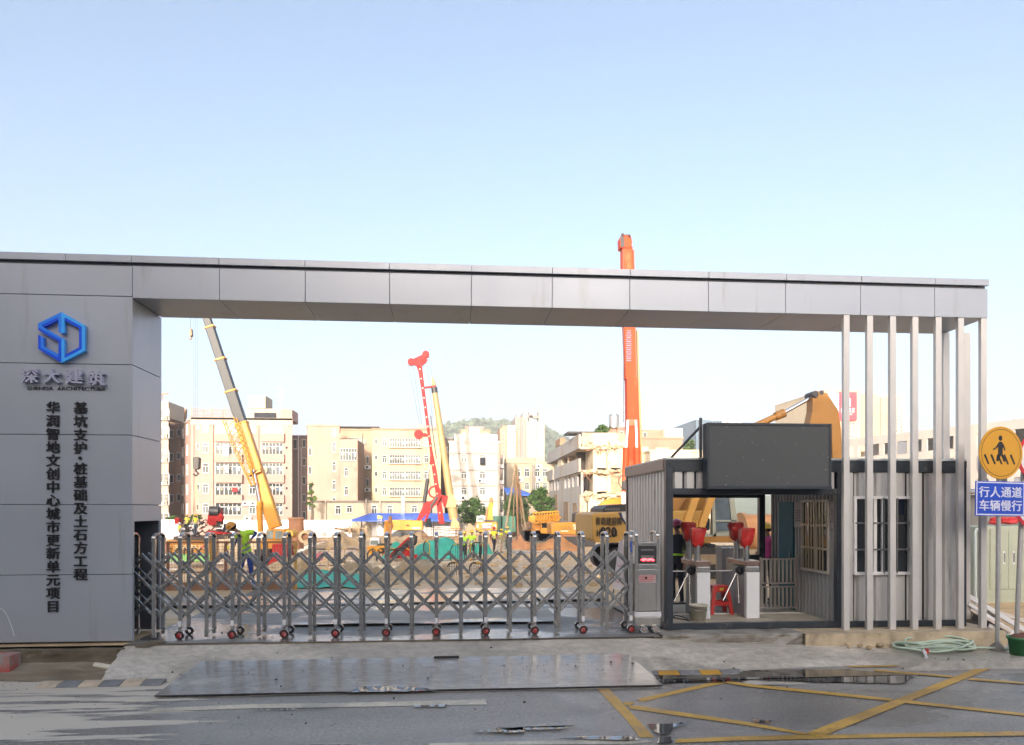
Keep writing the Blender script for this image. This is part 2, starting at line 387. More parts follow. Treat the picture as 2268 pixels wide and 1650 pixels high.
# plinths
def rough_block(name, x0, x1, y0, y1, z0, z1, mat, amp, label, step=.12):
    nx = max(2, int((x1-x0)/step)); nz_ = max(2, int((z1-z0)/.06)); vs = []; fs = []
    for j in range(nz_+2):
        for i in range(nx+1):
            X = x0+(x1-x0)*i/nx
            if j <= nz_: Z = z0+(z1-z0)*j/nz_; Y = y0 + amp*fbm(X, Z*2, 2.5, 3, 1); Z += amp*.4*fbm(X, 0, 3) if j == nz_ else 0
            else: Z = z1; Y = y1
            vs.append((X, Y, Z))
    for j in range(nz_+1):
        for i in range(nx): k = j*(nx+1)+i; fs.append((k, k+1, k+nx+2, k+nx+1))
    b = B(); b.add(vs, fs, 0, False)
    b.box(x0+.02, x1-.004, y0+.08, y1, z0, z1-.03)
    return tag(b.build(name, mat), label, 'plinth', kind='structure')
rough_block('wall_plinth', -30, -4.70, 11.22, 12.8, -.36, -.035, mt['concrete_brown'], .035, 'muddy concrete footing under the sign wall')
rough_block('cabin_plinth', 5.6, AX(2224, 11.25), 11.22, 14.9, -.36, .028, mt['concrete_beige'], .02, 'beige concrete footing under the slatted posts')
rough_block('cabin_footing', 3.32, 5.6, 11.3, 14.9, -.36, .03, mt['concrete'], .05, 'broken concrete edge in front of the cabin')
b = B(); b.box(AX(0,11.0)-1.2, AX(30,11.0), 10.9, 11.19, -.34, -.055)
o = tag(b.build('kerb_block', M('red_and_white_paint', (.45,.10,.08), .7, var=.2, dirt=((.32,.30,.27), .7, 2.5, (1,1,1)))), 'worn red and white painted concrete block at the left edge of the picture', 'concrete block')
b = B(); b.tube((AX(243,11.0)-.25, 11.12, -.25), (AX(250,10.95), 10.95, -.26), .045, n=14); b.tube((AX(250,10.95), 10.95, -.26), (AX(250,10.95)+.01, 10.94, -.26), .036, n=14)
tag(b.build('pipe_stub', M('cream_pvc', (.65,.6,.48), .4)), 'short cream plastic pipe end poking out of the muddy footing', 'pipe')

# mud patch on the verge at the left
vs = []; fs = []
for j in range(9):
    for i in range(60):
        X = -12 + 7.6*i/59; Y = 10.52 + .74*j/8 + (.10*fbm(X, 3, .9) if j == 0 else 0)
        vs.append((X, Y, ROAD + (.006 if j == 0 else .02 + .10*(j/8)**2 + .02*fbm(X, Y, 2))))
for j in range(8):
    for i in range(59): k = j*60+i; fs.append((k, k+1, k+61, k+60))
b = B(); b.add(vs, fs, 0, True); tag(b.build('verge_mud', M('verge_mud', (.20,.155,.10), .7, var=.3, scale=2.5, bump=.6, dirt=((.33,.29,.22), .4, 1.2, (.6,2,1)), rvar=.2)), 'brown mud between the footing and the road', 'mud', kind='structure')

# steel plate on the ramp and the warped plates behind the gate
plate_m = ground_mat('wet_steel_plate', (.29,.275,.25), (.37,.35,.315), .9, .42, .7, .2, 16, (.6,1.2,1), .17)[0]
def plate(x0, x1, y0, y1, zf, label, name='steel_plate', th=.022, skew=0., mat=None, group=None, warp=.008):
    nx, ny = 40, 14; top = []; fs = []
    for j in range(ny+1):
        for i in range(nx+1):
            Y = y0+(y1-y0)*j/ny; X = x0+(x1-x0)*i/nx + skew*(j/ny)*(1-2*i/nx)
            top.append((X, Y, zf(X, Y) + th + warp*fbm(X, Y, .8, 2, 3)))
    N = len(top); vs = top + [(x, y, z-th) for x, y, z in top]
    for j in range(ny):
        for i in range(nx): k = j*(nx+1)+i; fs.append((k, k+1, k+nx+2, k+nx+1))
    b = B(); b.add(vs, fs, 0, True)
    ring = [i for i in range(nx+1)] + [j*(nx+1)+nx for j in range(1, ny+1)] + [ny*(nx+1)+i for i in range(nx-1, -1, -1)] + [j*(nx+1) for j in range(ny-1, 0, -1)]
    b.add(vs, [(ring[i], ring[i]+N, ring[(i+1) % len(ring)]+N, ring[(i+1) % len(ring)]) for i in range(len(ring))], 1)
    return tag(b.build(name, [mat or plate_m, mt['joint']], recalc=False), label, 'steel plate', group)  # second slot darkens the plate rims as the shadow gap below them
gx = lambda x, y, z: onz(x, y, z).x
plate(-3.60, 2.78, 9.43, 10.80, lambda X, Y: zp(Y) + .004, 'wide wet steel plate lying on the ramp down to the road', skew=.12, th=.016, warp=.004)
plate2_m = ground_mat('site_plate', (.22,.20,.165), (.15,.135,.11), .5, .5, .5, .4, 10, (.7,1.4,1), .14)[0]
for (xa, xb, yf, d, z, lab) in ((640, 1245, 1381, 1.55, .035, 'muddy wet steel plate just behind the middle of the gate'),
                           (300, 545, 1342, 1.6, .05, 'wet steel plate behind the left end of the gate'),
                           (1195, 1345, 1328, 1.5, .05, 'steel plate with a raised edge darkened as shadow behind the right end of the gate'),
                           (560, 900, 1340, 1.3, .015, 'thin flat steel plate near the bending worker'),
                           (905, 1190, 1334, 1.6, .02, 'mud covered steel plate in the middle of the yard')):
    p0 = onz(xa, yf, z); p1 = onz(xb, yf, z)
    plate(p0.x, p1.x, (p0.y+p1.y)/2, (p0.y+p1.y)/2+d, lambda X, Y, z=z: z*.8 if Y < (p0.y+p1.y)/2+.4 else z*.4, lab, mat=plate2_m, group='steel plates laid behind the gate', warp=.02, th=.02)

# painted markings: a worn yellow box junction
def ymat(name, c):
    m, n, l, p, nz, ramp, mixc, tc = ground_mat(name, c, tuple(v*.8 for v in c), .3, .5, 2.0, .3, 60, (1,1,1), .35)
    s = p.inputs['Base Color'].links[0].from_socket
    w = nz(3.5, 8, .72)
    l.new(mixc(ramp(w, .60, .70, 0, .75), s, (.12,.115,.105)), p.inputs['Base Color']); return m
paint = ymat('worn_yellow_paint', (.60,.36,.075)); tanp = ymat('faded_tan_paint', (.62,.56,.44))
def flat(pts, z, th=.0): return [tuple(onz(*s2(x, y), z)) for x, y in pts]
b = B()
def z7(l_): return [(1800+x/2.268, 2280+y/2.268) for x, y in l_]
def z8(l_): return [(2721+x/2.268, 2280+y/2.268) for x, y in l_]
def z6(l_): return [(900+x/2.268, 2280+y/2.268) for x, y in l_]
lines = [z7([(820,490),(925,490),(1130,712),(1310,905),(1190,905),(1080,760)]), z7([(1165,592),(1210,612),(1560,530),(1905,455),(1860,435),(1500,515)]),
         z7([(1055,612),(1155,615),(1110,640),(1062,636)]), z7([(1098,642),(1180,644)])+z8([(0,780),(470,868),(462,886),(0,808)])+z7([(1105,668)]),
         z7([(1490,918)])+z8([(0,893),(1200,872),(2300,852),(2300,890),(1200,905),(0,930)])+z7([(1480,950)]),
         z8([(465,872),(1160,612),(1920,318),(2050,316),(1330,605),(600,900)]), z7([(1900,438)])+z8([(0,463),(1180,585),(1170,606),(0,487)])+z7([(1880,455)]),
         z8([(1310,600),(2300,710),(2300,730),(1290,622)]), z8([(790,316),(1300,308),(2300,300),(2300,316),(1240,322),(850,326)]),
         z8([(1040,345),(1700,400),(1660,411),(1030,357)]), z8([(1830,415),(2300,455),(2300,466),(1800,430)])]
for i, pl in enumerate(lines):
    b.add(flat(pl, ROAD + .004 + .0012*i), [tuple(range(len(pl)))])
bm_ = b.build('road_marking', paint, recalc=False); tag(bm_, 'worn yellow box junction lines painted on the asphalt', 'road marking', kind='structure')
b = B(); pl = [(1560,2701),(1800,2695),(2200,2688),(2350,2690),(2372,2696),(2300,2702),(1800,2707),(1560,2709)]
b.add(flat(pl, ROAD+.004), [tuple(range(len(pl)))]); pl = [(560,2574)] + z6([(0,633),(700,622),(1300,608),(1700,598),(1972,592),(1960,612),(1975,634),(1640,640),(1000,652),(380,662),(0,667)]) + [(540,2586)]; b.add(flat(pl, ROAD+.0052), [tuple(range(len(pl)))]); tag(b.build('road_line', tanp, recalc=False), 'faded pale lines along the road', 'road marking', kind='structure')

# puddles
water = M('puddle_water', (.06,.057,.052), .015, var=.15, scale=1.0, ior=2.1, bump=.0)
def puddle(pl, z, wob=.05):
    P_ = [Vector(q) for q in flat(pl, z)]; out = []
    for i in range(len(P_)):
        a, c = P_[i], P_[(i+1) % len(P_)]; k = max(1, int((c-a).length/.06))
        for j in range(k):
            q = a.lerp(c, j/k); w = wob
            out.append((q.x + w*fbm(q.x, q.y, 4, 3, 5), q.y + w*.7*fbm(q.x, q.y, 5, 3, 9), z))
    return out
pz = ROAD + .0195
puds = [(z7([(1290,388),(1990,382),(2030,352),(2260,352)])+z8([(0,347),(780,338),(1400,385),(1300,470),(600,452),(0,436)])+z7([(1900,452),(1350,462)]), pz),
        (z7([(0,822),(300,816),(700,812),(560,830),(300,848),(100,843)]), pz), (z7([(480,918),(700,892),(1100,890),(1160,905),(1190,925),(1000,930),(700,916)]), pz),
        (z7([(1222,787),(1600,777),(1570,800),(1500,830),(1450,880),(1330,890),(1300,870)]), pz), (z7([(1330,900),(1470,895),(1470,950),(1330,952)]), pz),
        (z7([(2112,742),(2268,777)])+z8([(190,765),(180,790),(30,777)])+z7([(2120,765)]), pz), (z6([(1345,642),(1645,632),(1640,654),(1350,655)]), pz), (z6([(0,676),(380,666),(750,662),(400,676),(0,684)]), pz),
        (z6([(1850,850),(2060,828),(2268,815),(2268,868),(1900,866)]), pz), (z8([(1390,300),(1700,290),(2250,298),(1900,308)]), pz)]
def wet(name, sets, label):                              # puddle sheets thin out towards their rims
    b = B(); al = []
    for o in sets:
        n_ = len(o); cx_ = sum(p[0] for p in o)/n_; cy_ = sum(p[1] for p in o)/n_; h_ = max(p[1] for p in o)-min(p[1] for p in o); inn = []
        for i in range(n_):
            p = Vector(o[i]); tn = Vector(o[(i+2) % n_])-Vector(o[i-2]); nn = Vector((-tn.y, tn.x, 0)); nn = nn.normalized() if nn.length > 1e-6 else Vector((0,0,0))
            if nn.dot(Vector((cx_, cy_, p.z))-p) < 0: nn = -nn
            inn.append(p + nn*min(.09, h_*.16))
        k = len(b.v); b.v += [tuple(p) for p in o] + [tuple(p) for p in inn]; al += [0.]*n_ + [1.]*n_
        for i in range(n_): b.f.append((k+i, k+(i+1) % n_, k+n_+(i+1) % n_, k+n_+i)); b.m.append(0); b.sm.append(False)
        b.f.append(tuple(range(k+n_, k+2*n_))); b.m.append(0); b.sm.append(False)
    ob = b.build(name, water, recalc=False); at_ = ob.data.attributes.new('film', 'FLOAT', 'POINT'); at_.data.foreach_set('value', al)
    return tag(ob, label, 'puddle', kind='structure')
nt = water.node_tree; n = nt.nodes; l = nt.links; p = n['Principled BSDF']; av = n.new('ShaderNodeAttribute'); av.attribute_name = 'film'
nz_ = n.new('ShaderNodeTexNoise'); nz_.inputs['Scale'].default_value = 14; nz_.inputs['Detail'].default_value = 6; tc_ = n.new('ShaderNodeTexCoord'); l.new(tc_.outputs['Object'], nz_.inputs[0])
ad = n.new('ShaderNodeMath'); ad.operation = 'ADD'; l.new(av.outputs['Fac'], ad.inputs[0]); l.new(nz_.outputs[0], ad.inputs[1])
rg = n.new('ShaderNodeMapRange'); rg.interpolation_type = 'SMOOTHSTEP'; rg.inputs[1].default_value = .55; rg.inputs[2].default_value = 1.3; l.new(ad.outputs[0], rg.inputs[0]); l.new(rg.outputs[0], p.inputs['Alpha'])
wet('puddle', [puddle(pl, z) for pl, z in puds], 'shallow puddles standing on the road')
pl = z6([(800,505),(900,470),(1100,458),(1450,468),(1560,492),(1300,498)])
wet('plate_water', [[(x, y, zp(y) + .004 + .016 + .007) for x, y, z in puddle(pl, -.243, .02)]], 'film of water at the front of the steel plate')

# loose grit
b = B()
for _ in range(900):
    X = random.uniform(-6.5, 9); Y = random.choice((random.uniform(8, 11.2), random.uniform(11.4, 12.8), random.gauss(10.1, .25)))
    if X < -4.6 and Y > 9.6: Y = random.uniform(10, 11)
    z = (0.004 if Y > 11.34 and X < 3.3 else drive(X, Y) if Y > 9.5 and X > -4.6 else ROAD)
    if -3.6 < X < 2.8 and 9.43 < Y < 10.8: z += .045
    r = random.uniform(.003, .010)*(1 if random.random() < .9 else 2.2); q = [Vector((math.cos(a)*r*random.uniform(.6,1.3), math.sin(a)*r*random.uniform(.6,1.3), 0)) for a in (0,1.25,2.5,3.8,5)]
    c = Vector((X, Y, z)); b.add([c+v for v in q]+[c+v*.5+Vector((0,0,r*.9)) for v in q], [(0,1,6,5),(1,2,7,6),(2,3,8,7),(3,4,9,8),(4,0,5,9),(5,6,7,8,9)])
tag(b.build('grit', M('grit', (.10,.08,.06), .9, var=.5, scale=3)), 'scattered small stones and mud crumbs', 'gravel', kind='stuff')

# rubber kerb ramps, yellow and black
pal = M('pale_rubber', (.52,.42,.30), .7, var=.25, scale=5, dirt=((.35,.3,.24), .5, 4, (1,1,1))); blk = M('dark_rubber', (.19,.19,.19), .7, var=.3, scale=5, dirt=((.3,.28,.25), .3, 4, (1,1,1))); yel = M('yellow_rubber', (.50,.27,.04), .6, var=.2, scale=5)
def kerb_ramp(name, x0, x1, y, n, mats, label, z=ROAD, dp=.24, hh=.045):
    t = thing(name, label, 'kerb ramp', (x0, y, z)); w = (x1-x0)/n
    for i in range(n):
        b = B(); a, c = x0+i*w+.004, x0+(i+1)*w-.004
        b.prism3([(a,y,z+.002),(a,y+dp,z+.002),(a,y+dp,z+hh),(a,y+dp*.7,z+hh),(a,y+dp*.2,z+hh*.45)], (c-a,0,0))
        b.build('segment', mats[i % len(mats)], t, bevel=.006)
    return t
p0 = onz(76, 1524, ROAD); p1 = onz(362, 1515, ROAD)
kerb_ramp('kerb_ramp', p0.x, p1.x, p0.y-.02, 6, (pal, blk), 'pale and grey rubber kerb ramp lying on the left side of the road')
p0 = onz(1415, 1498, ROAD); p1 = onz(1650, 1496, ROAD)
kerb_ramp('kerb_ramp', p0.x, p1.x, p0.y, 5, (blk, yel), 'black and yellow rubber kerb ramp beside the puddle on the right', dp=.16, hh=.04)
p0 = onz(1577, 1468, -.2)
b = B(); p0 = onz(*s2(1577, 2388), -.14); b.box(p0.x, p0.x+.36, p0.y, p0.y+.035, -.165, -.13); tag(b.build('rubber_strip', mt['rubber']), 'short black strip lying at the top edge of the ramp plate', 'strip')
# ------------------------------------------------------------------ gateway: sign wall, beam, slat posts
YF = 11.5; YB = 12.63
XW = AX(293, YF); XL = AX(0, YF) - 1.9; XR = AX(2188, YF)
ZT, ZC0, ZG0, ZB = 5.78, 5.675, 5.628, 5.15
g = 0.005                                               # half a panel joint
gate = thing('entrance_gateway', 'grey panelled gateway with a sign wall, a long beam and slatted posts', 'gateway', (0, YF, 0))
b = B()                                                 # dark core behind the cladding, with the pocket the folding gate slides into
b.box(XL, XW-.03, YF+.03, YF+.07, .03, ZG0); b.box(XL, XW-.03, YB-.07, YB-.03, .03, ZG0)
b.box(XL+.02, XL+.06, YF+.08, YB-.08, .03, ZG0); b.box(XW-.06, XW-.032, YF+.08, YB-.08, 1.85, ZG0-.02)
b.box(XL+.04, XR-.03, YF+.03, YB-.03, ZB+.03, ZG0+.04)
b.box(XW-2.6, XW-2.55, YF+.08, YB-.08, .03, 1.85); b.box(XW-2.54, XW-.07, YF+.08, YB-.08, 1.86, 1.9)
b.build('core', mt['gap'], gate)
zr = [ZG0] + [AZ(y, YF, 293) for y in (657, 808, 964, 1118, 1272)] + [.024]
b = B()
for i in range(6):                                      # sign wall cladding: front and the return beside the gate
    b.box(XL, XW-(g if i == 0 else 0), YF, YF+.03, zr[i+1]+g, zr[i]-g)
    if i > 0:
        z0, z1 = zr[i+1]+g, zr[i]-g
        if i == 1: z1 = ZB-g
        if z0 > 1.81: b.box(XW-.03, XW, YF+.031, YB, z0, z1)
        elif z1 > 1.85: b.box(XW-.03, XW, YF+.031, YB, 1.81, z1)
        if z0 < 1.81:
            b.box(XW-.03, XW, YF+.031, YF+.075, z0, min(z1, 1.808)); b.box(XW-.03, XW, YB-.07, YB, z0, min(z1, 1.808))
    b.box(XL, XW-.031, YB-.029, YB, zr[i+1]+g, zr[i]-g)
b.build('wall_cladding', mt['acp'], gate, bevel=.003)
xj = [XW] + [AX(x, YF) for x in (486, 676, 863, 1044, 1223, 1395, 1569, 1740, 1906, 2070)] + [XR]
b = B()
for i in range(11):
    a, c = xj[i]+g*.8, xj[i+1]-g*.8
    b.box(a, c, YF, YF+.03, ZB, ZG0); b.box(a, c, YF+.031, YB, ZB, ZB+.02); b.box(a, c, YB-.029, YB, ZB+.021, ZG0)
b.box(XR-.03, XR-.001, YF+.031, YB-.03, ZB+.021, ZG0)
b.build('beam_cladding', mt['acp'], gate, bevel=.003)
b = B(); xc = [XL, AX(147, YF)] + xj
for i in range(len(xc)-1):
    b.box(xc[i]+g*.7, xc[i+1]-g*.7, YF-.03, YF+.02, ZC0, ZT)
b.box(XL, XR, YF+.021, YB, ZC0+.01, ZT-.01)
b.build('parapet_cap', mt['acp'], gate, bevel=.003)
for x in (1869, 1921, 1972, 2021.5, 2073, 2123, 2173.5):
    a = AX(x, YF+.01); b = B(); b.box(a, a+.1, YF+.01, YF+.085, .026, ZB-.001); b.build('slat_post', mt['post'], gate, bevel=.004)
for x in (2088, 2134):
    a = AX(x, YB-.13); b = B(); b.box(a, a+.12, YB-.15, YB-.03, .026, ZB-.001); b.build('rear_post', mt['post'], gate, bevel=.004)

# lettering and emblem stand on the wall
def wx(x): return AX(x, YF)
def wz(y, x=150): return AZ(y, YF, x)
k = at(150, 1000, YF); pxm = (wx(250)-wx(50))/200       # metres per photo pixel on the wall
b = B()
for ch, x, y in (('深',72,835),('大',120.8,835),('建',170.3,835),('筑',218.3,839)):
    b.text(ch, wx(x), YF-.012, wz(y), 32*pxm, .075, bold=.045, fx=1.13)
nm = b.build('company_name', M('lavender_acrylic', (.46,.47,.60), .22, .25, var=.04), gate)
b = B(); b.text('SHENDA  ARCHITECTUER', wx(148), YF-.002, wz(861), 7.6*pxm, .012, bold=.008, w=173*pxm, em=False)
b.build('english_name', mt['black_ink'], gate)
b = B()
for i, ch in enumerate('华润智地文创中心城市更新单元项目'): b.text(ch, wx(118.6), YF-.004, wz(903+29.27*i), 27*pxm, .018, bold=.036, fx=1.06)
b.build('project_title', mt['black_ink'], gate)
b = B()
for i, ch in enumerate('基坑支护'): b.text(ch, wx(179.3), YF-.004, wz(903+29.6*i), 27*pxm, .018, bold=.036, fx=1.06)
for i, ch in enumerate('桩基础及土石方工程'): b.text(ch, wx(179.3), YF-.004, wz(1037.6+29.25*i), 27*pxm, .018, bold=.036, fx=1.06)
b.lathe([(.001,-.018),(.026,-.018),(.026,0)], (wx(178.5), YF-.004, wz(1014.5)), 16, axis='y', sm=False)
b.build('work_title', mt['black_ink'], gate)
def emb(pl): return [(wx((130+x/7.5)/1.64065), wz((1120+y/7.5)/1.64065)) for x, y in pl]
b = B(); y0, y1 = YF-.085, YF-.02
b.prism(emb([(778,145),(148,470),(148,575),(778,905),(855,880),(300,570),(238,515),(690,285),(705,690),(778,720)]), y0, y1, 0)
b.prism(emb([(222,800),(298,840),(298,1085),(700,1290),(690,1370),(222,1120)]), y0, y1, 0)
b.prism(emb([(778,145),(1410,490),(1410,1185),(778,1520),(778,905),(855,880),(862,1390),(1332,1140),(1332,530),(862,283),(862,700),(778,720)]), y0, y1, 1)
b.prism(emb([(240,515),(690,285),(690,360),(315,550)]), y0+.002, y1, 2)
b.prism(emb([(862,283),(1332,530),(1332,1140),(865,1388),(865,1310),(905,1285),(1255,1090),(1255,580),(870,375)]), y0+.002, y1, 2)
b.prism(emb([(148,578),(778,905),(778,1520),(148,1155),(148,770),(222,800),(222,1120),(690,1370),(700,950),(148,645)]), y0+.002, y1, 2)
b.build('emblem', [M('emblem_blue', (.03,.22,.85), .3, var=.03), M('emblem_sky_blue', (.055,.40,.95), .3, var=.03), M('emblem_deep_blue', (.012,.085,.72), .3, var=.03)], gate)

# ------------------------------------------------------------------ folding gate
GF, GB = 11.73, 12.10
fg = thing('folding_gate', 'stainless steel folding gate with criss-cross lattice closed across the entrance', 'gate', (AX(341, GF), GF, 0))
px_ = [AX(x, GF) for x in (341, 1397)]; NP = 20
LX = [px_[0] + (px_[1]-px_[0])*i/(NP-1) for i in range(NP)]; SP = LX[1]-LX[0]; LX = [LX[0]-2*SP, LX[0]-SP] + LX
def hoop_mesh(wheel):
    b = B(); w = .026; z0 = .13 if wheel else .035
    b.box(-w, w, -.022, .022, z0, 1.55); b.box(-w, w, GB-GF-.022, GB-GF+.022, z0, 1.55)
    n = 10; r = (GB-GF)/2; pr = []
    for i in range(n+1):                                # rounded hood joining the two legs
        a = math.pi*i/n; pr.append((r-(r+.022)*math.cos(a), 1.55+.085*math.sin(a)))
    for i in range(n):
        (ya, za), (yb, zb) = pr[i], pr[i+1]
        b.hexa([(-w,ya,za-.022),(w,ya,za-.022),(w,yb,zb-.022),(-w,yb,zb-.022),(-w,ya,za),(w,ya,za),(w,yb,zb),(-w,yb,zb)])
    b.box(-.032, .032, -.027, .027, 1.49, 1.555); b.box(-.032, .032, GB-GF-.027, GB-GF+.027, 1.49, 1.555)
    b.box(-.012, .012, .03, GB-GF-.03, .10, .125)
    if wheel:
        
        for y in (-.05, GB-GF+.012):
            ar = [(0.074*math.cos(math.pi*i/10), .066+.074*math.sin(math.pi*i/10)) for i in range(11)] + [(0.068*math.cos(math.pi*i/10), .066+.068*math.sin(math.pi*i/10)) for i in range(10,-1,-1)]
            b.prism(ar, y, y+.036)
    else:
        for y in (0, GB-GF): b.box(-.04, .04, y-.012, y+.012, .10, .125)
    return b.mesh('hoop', mt['steel'])
hm = [hoop_mesh(False), hoop_mesh(True)]
def wheel_mesh(front):
    b = B(); b.lathe([(.03,-.018),(.062,-.018),(.066,-.008),(.066,.012),(.03,.012)], (0,0,0), 24, axis='y')
    tyre = b.mesh('wheel', mt['rubber']); b = B()
    b.lathe([(.001,-.024),(.018,-.024),(.018,-.017)], (0,0,0), 12, axis='y')
    for i in range(5): a = 2*math.pi*i/5; b.bar((.012*math.cos(a),-.019,.012*math.sin(a)), (.036*math.cos(a),-.019,.036*math.sin(a)), .018, .008)
    b.lathe([(.034,-.0205),(.041,-.0205),(.041,-.017),(.034,-.017)], (0,0,0), 24, axis='y')
    return tyre, b.mesh('rim', mt['red_plastic'])
wtm, wrm = wheel_mesh(True)
b = B(); b.prism([(-.024,.07),(.024,.07),(.024,0),(.014,-.016),(-.014,-.016),(-.024,0)], -.004, .002); rfm = b.mesh('reflector', mt['reflect'])
for i, X in enumerate(LX):
    wh = i % 2 == 1 and i > 1
    inst(hm[wh], 'hoop', fg, (X, GF, 0))
    if wh:
        for y in (GF-.03, GB+.03):
            o = inst(wtm, 'wheel', fg, (X, y, .067))
            if y < GF: inst(wrm, 'rim', o, (0,-.002,0))
        inst(rfm, 'reflector', fg, (X, GF-.026, .215))
def lat_mesh(sgn):
    b = B(); z0, z1 = .33, 1.30; w = SP*2.5; a = .018
    d = Vector((sgn*w, 0, z0-z1)).normalized(); nrm = Vector((-d.z, 0, d.x))
    p, q = Vector((0,0,z1)), Vector((sgn*w,0,z0)); p = p - d*.02; q = q + d*.02
    y0, y1 = (-.013, .004) if sgn > 0 else (.006, .023)
    vs = [p-nrm*a, q-nrm*a, q+nrm*a, p+nrm*a]
    b.hexa([(v.x, y0, v.z) for v in vs] + [(v.x, y1, v.z) for v in vs])
    for t in (0,.2,.4,.6,.8,1.):
        v = p.lerp(q, .02+.96*t); b.lathe([(.001,y0-.008),(.009,y0-.008),(.009,y0)], (v.x,0,v.z), 8, axis='y')
    return b.mesh('lattice_bar', mt['steel'])
lm = {1: lat_mesh(1), -1: lat_mesh(-1)}
def clip_bar(sgn, x0):                                  # shorter bars at the two ends of the lattice
    return LX[0]-.3 <= x0 + sgn*SP*2.5 <= LX[-1]+.1
for yy in (GF+.055, GB-.075):
    for i in range(len(LX)-1):
        xm = LX[i]+SP/2
        for sgn in (1, -1):
            if clip_bar(sgn, xm): inst(lm[sgn], 'lattice_bar', fg, (xm, yy, 0))
            else:
                n = (LX[-1]-xm)/SP; b = B(); L = abs(n) if sgn > 0 else (xm-LX[0])/SP
                if L <= .1: continue
                z0 = 1.30-.194*2*L; p, q = (xm, yy, 1.30), (xm+sgn*L*SP, yy, z0); b.bar(p, q, .017, .036, up=(0,0,1)); b.build('lattice_bar', mt['steel'], fg)
    for side, X in ((1, LX[-1]), (-1, LX[0])):          # returning pieces that start lower down at the end posts
        for z0, z1, n in ((1.105,.33,2.), (.73,.33,1.)):
            b = B(); b.bar((X, yy+.012, z0), (X-side*SP*n, yy+.012, z1), .017, .036); b.build('lattice_bar', mt['steel'], fg)
# motor head at the right end
mx0, mx1 = AX(1413.4, GF), AX(1453, GF)
mh = B()
for x in (mx0-.03, mx1+.025):
    mh.box(x-.025, x+.025, GF-.022, GF+.022, .25, 1.57); mh.box(x-.025, x+.025, GB-.022, GB+.022, .25, 1.57)
    n = 10; r = (GB-GF)/2; pr = [(GF+r-(r+.022)*math.cos(math.pi*i/n), 1.57+.08*math.sin(math.pi*i/n)) for i in range(n+1)]
    for i in range(n):
        (ya, za), (yb, zb) = pr[i], pr[i+1]; w = .025
        mh.hexa([(x-w,ya,za-.022),(x+w,ya,za-.022),(x+w,yb,zb-.022),(x-w,yb,zb-.022),(x-w,ya,za),(x+w,ya,za),(x+w,yb,zb),(x-w,yb,zb)])
mh.box(mx0, mx1, GF-.01, GB+.01, .26, AZ(1248, GF, 1430)-.02)
mh.box(mx0-.005, mx1+.005, GF-.03, GB+.03, AZ(1209, GF, 1430), AZ(1202, GF, 1430)+.005)
mh.box(mx0-.005, mx1+.005, GF-.03, GF-.011, AZ(1260, GF, 1430)+.01, AZ(1249, GF, 1430)); mh.box(mx0-.005, mx1+.005, GF-.025, GF-.011, AZ(1272, GF, 1430), AZ(1261, GF, 1430))
mh.box(mx0-.055, mx1+.055, GF-.06, GB+.06, .115, .255)
for x in (AX(1423.5, GF), AX(1450, GF)): mh.lathe([(.075,-.065),(.077,-.03)], (x,GF-.02,.06), 22, axis='y')
hd = mh.build('motor_head', [mt['steel_light']], fg, bevel=.004)
b = B(); b.box(mx0-.065, mx1+.065, GF-.075, GF-.062, .268, .345); b.box(mx0-.065, mx0-.052, GF-.062, GB+.05, .268, .345); b.box(mx1+.052, mx1+.065, GF-.062, GB+.05, .268, .345)
b.build('bumper', mt['reflect'], hd)
b = B(); zt, zb = AZ(1209.5, GF, 1430), AZ(1248.5, GF, 1430); b.box(mx0, mx1, GF-.02, GF+.2, zb, zt)
dsp = b.build('display', mt['rubber'], hd); b = B(); xm = (mx0+mx1)/2; w = (mx1-mx0)
b.box(xm-w*.36, xm+w*.36, GF-.024, GF-.021, zt-.075, zt-.045, 1); b.box(xm-w*.36, xm+w*.36, GF-.024, GF-.021, zb+.06, zb+.135, 1)
for i in range(9):
    x = xm-w*.34+w*.68*i/8; b.box(x-.010, x+.008, GF-.028, GF-.0245, zb+(.045 if i % 3 else .058), zb+(.085 if i % 4 else .07), 0)
b.build('led_row', [M('red_led', (.8,.03,.03), .4, emit=((1,.05,.06), 3.2)), M('display_window', (.16,.16,.16), .25)], hd)
b = B(); z1, z0 = AZ(1273, GF, 1430), AZ(1291, GF, 1430); b.box(mx0+.004, mx1-.004, GF-.0135, GF-.0105, z0, z1, 0)
for i in range(4): b.box(mx0+.015, mx1-.02-.03*(i % 2), GF-.015, GF-.0138, z1-.025-.027*i, z1-.014-.027*i, 1)
b.lathe([(.001,-.016),(.022,-.016),(.022,-.0138)], (xm-.02, GF, z1-.05), 10, 2, 'y')
b.build('notice_sticker', [M('clear_sticker', (.40,.33,.33), .3), M('red_ink', (.5,.08,.09), .5), mt['black_ink']], hd)
ww = B(); ww.lathe([(.03,-.02),(.058,-.02),(.064,-.01),(.064,.015),(.03,.015)], (0,0,0), 24, 0, 'y')
ww2 = B(); ww2.lathe([(.001,-.03),(.017,-.03),(.017,-.02)], (0,0,0), 12, 1, 'y')
for i in range(5): a = 2*math.pi*i/5+.3; ww2.bar((.015*math.cos(a),-.023,.015*math.sin(a)), (.05*math.cos(a),-.023,.05*math.sin(a)), .016, .008)
ww2.lathe([(.046,-.026),(.054,-.026),(.054,-.019),(.046,-.019)], (0,0,0), 24, 0, 'y')
wm1 = ww.mesh('wheel', mt['rubber']); wm2 = ww2.mesh('rim', [mt['reflect'], mt['rust']])
for x in (AX(1423.5, GF), AX(1450, GF)):
    o = inst(wm1, 'wheel', fg, (x, GF-.055, .065)); inst(wm2, 'rim', o, (0,0,0))
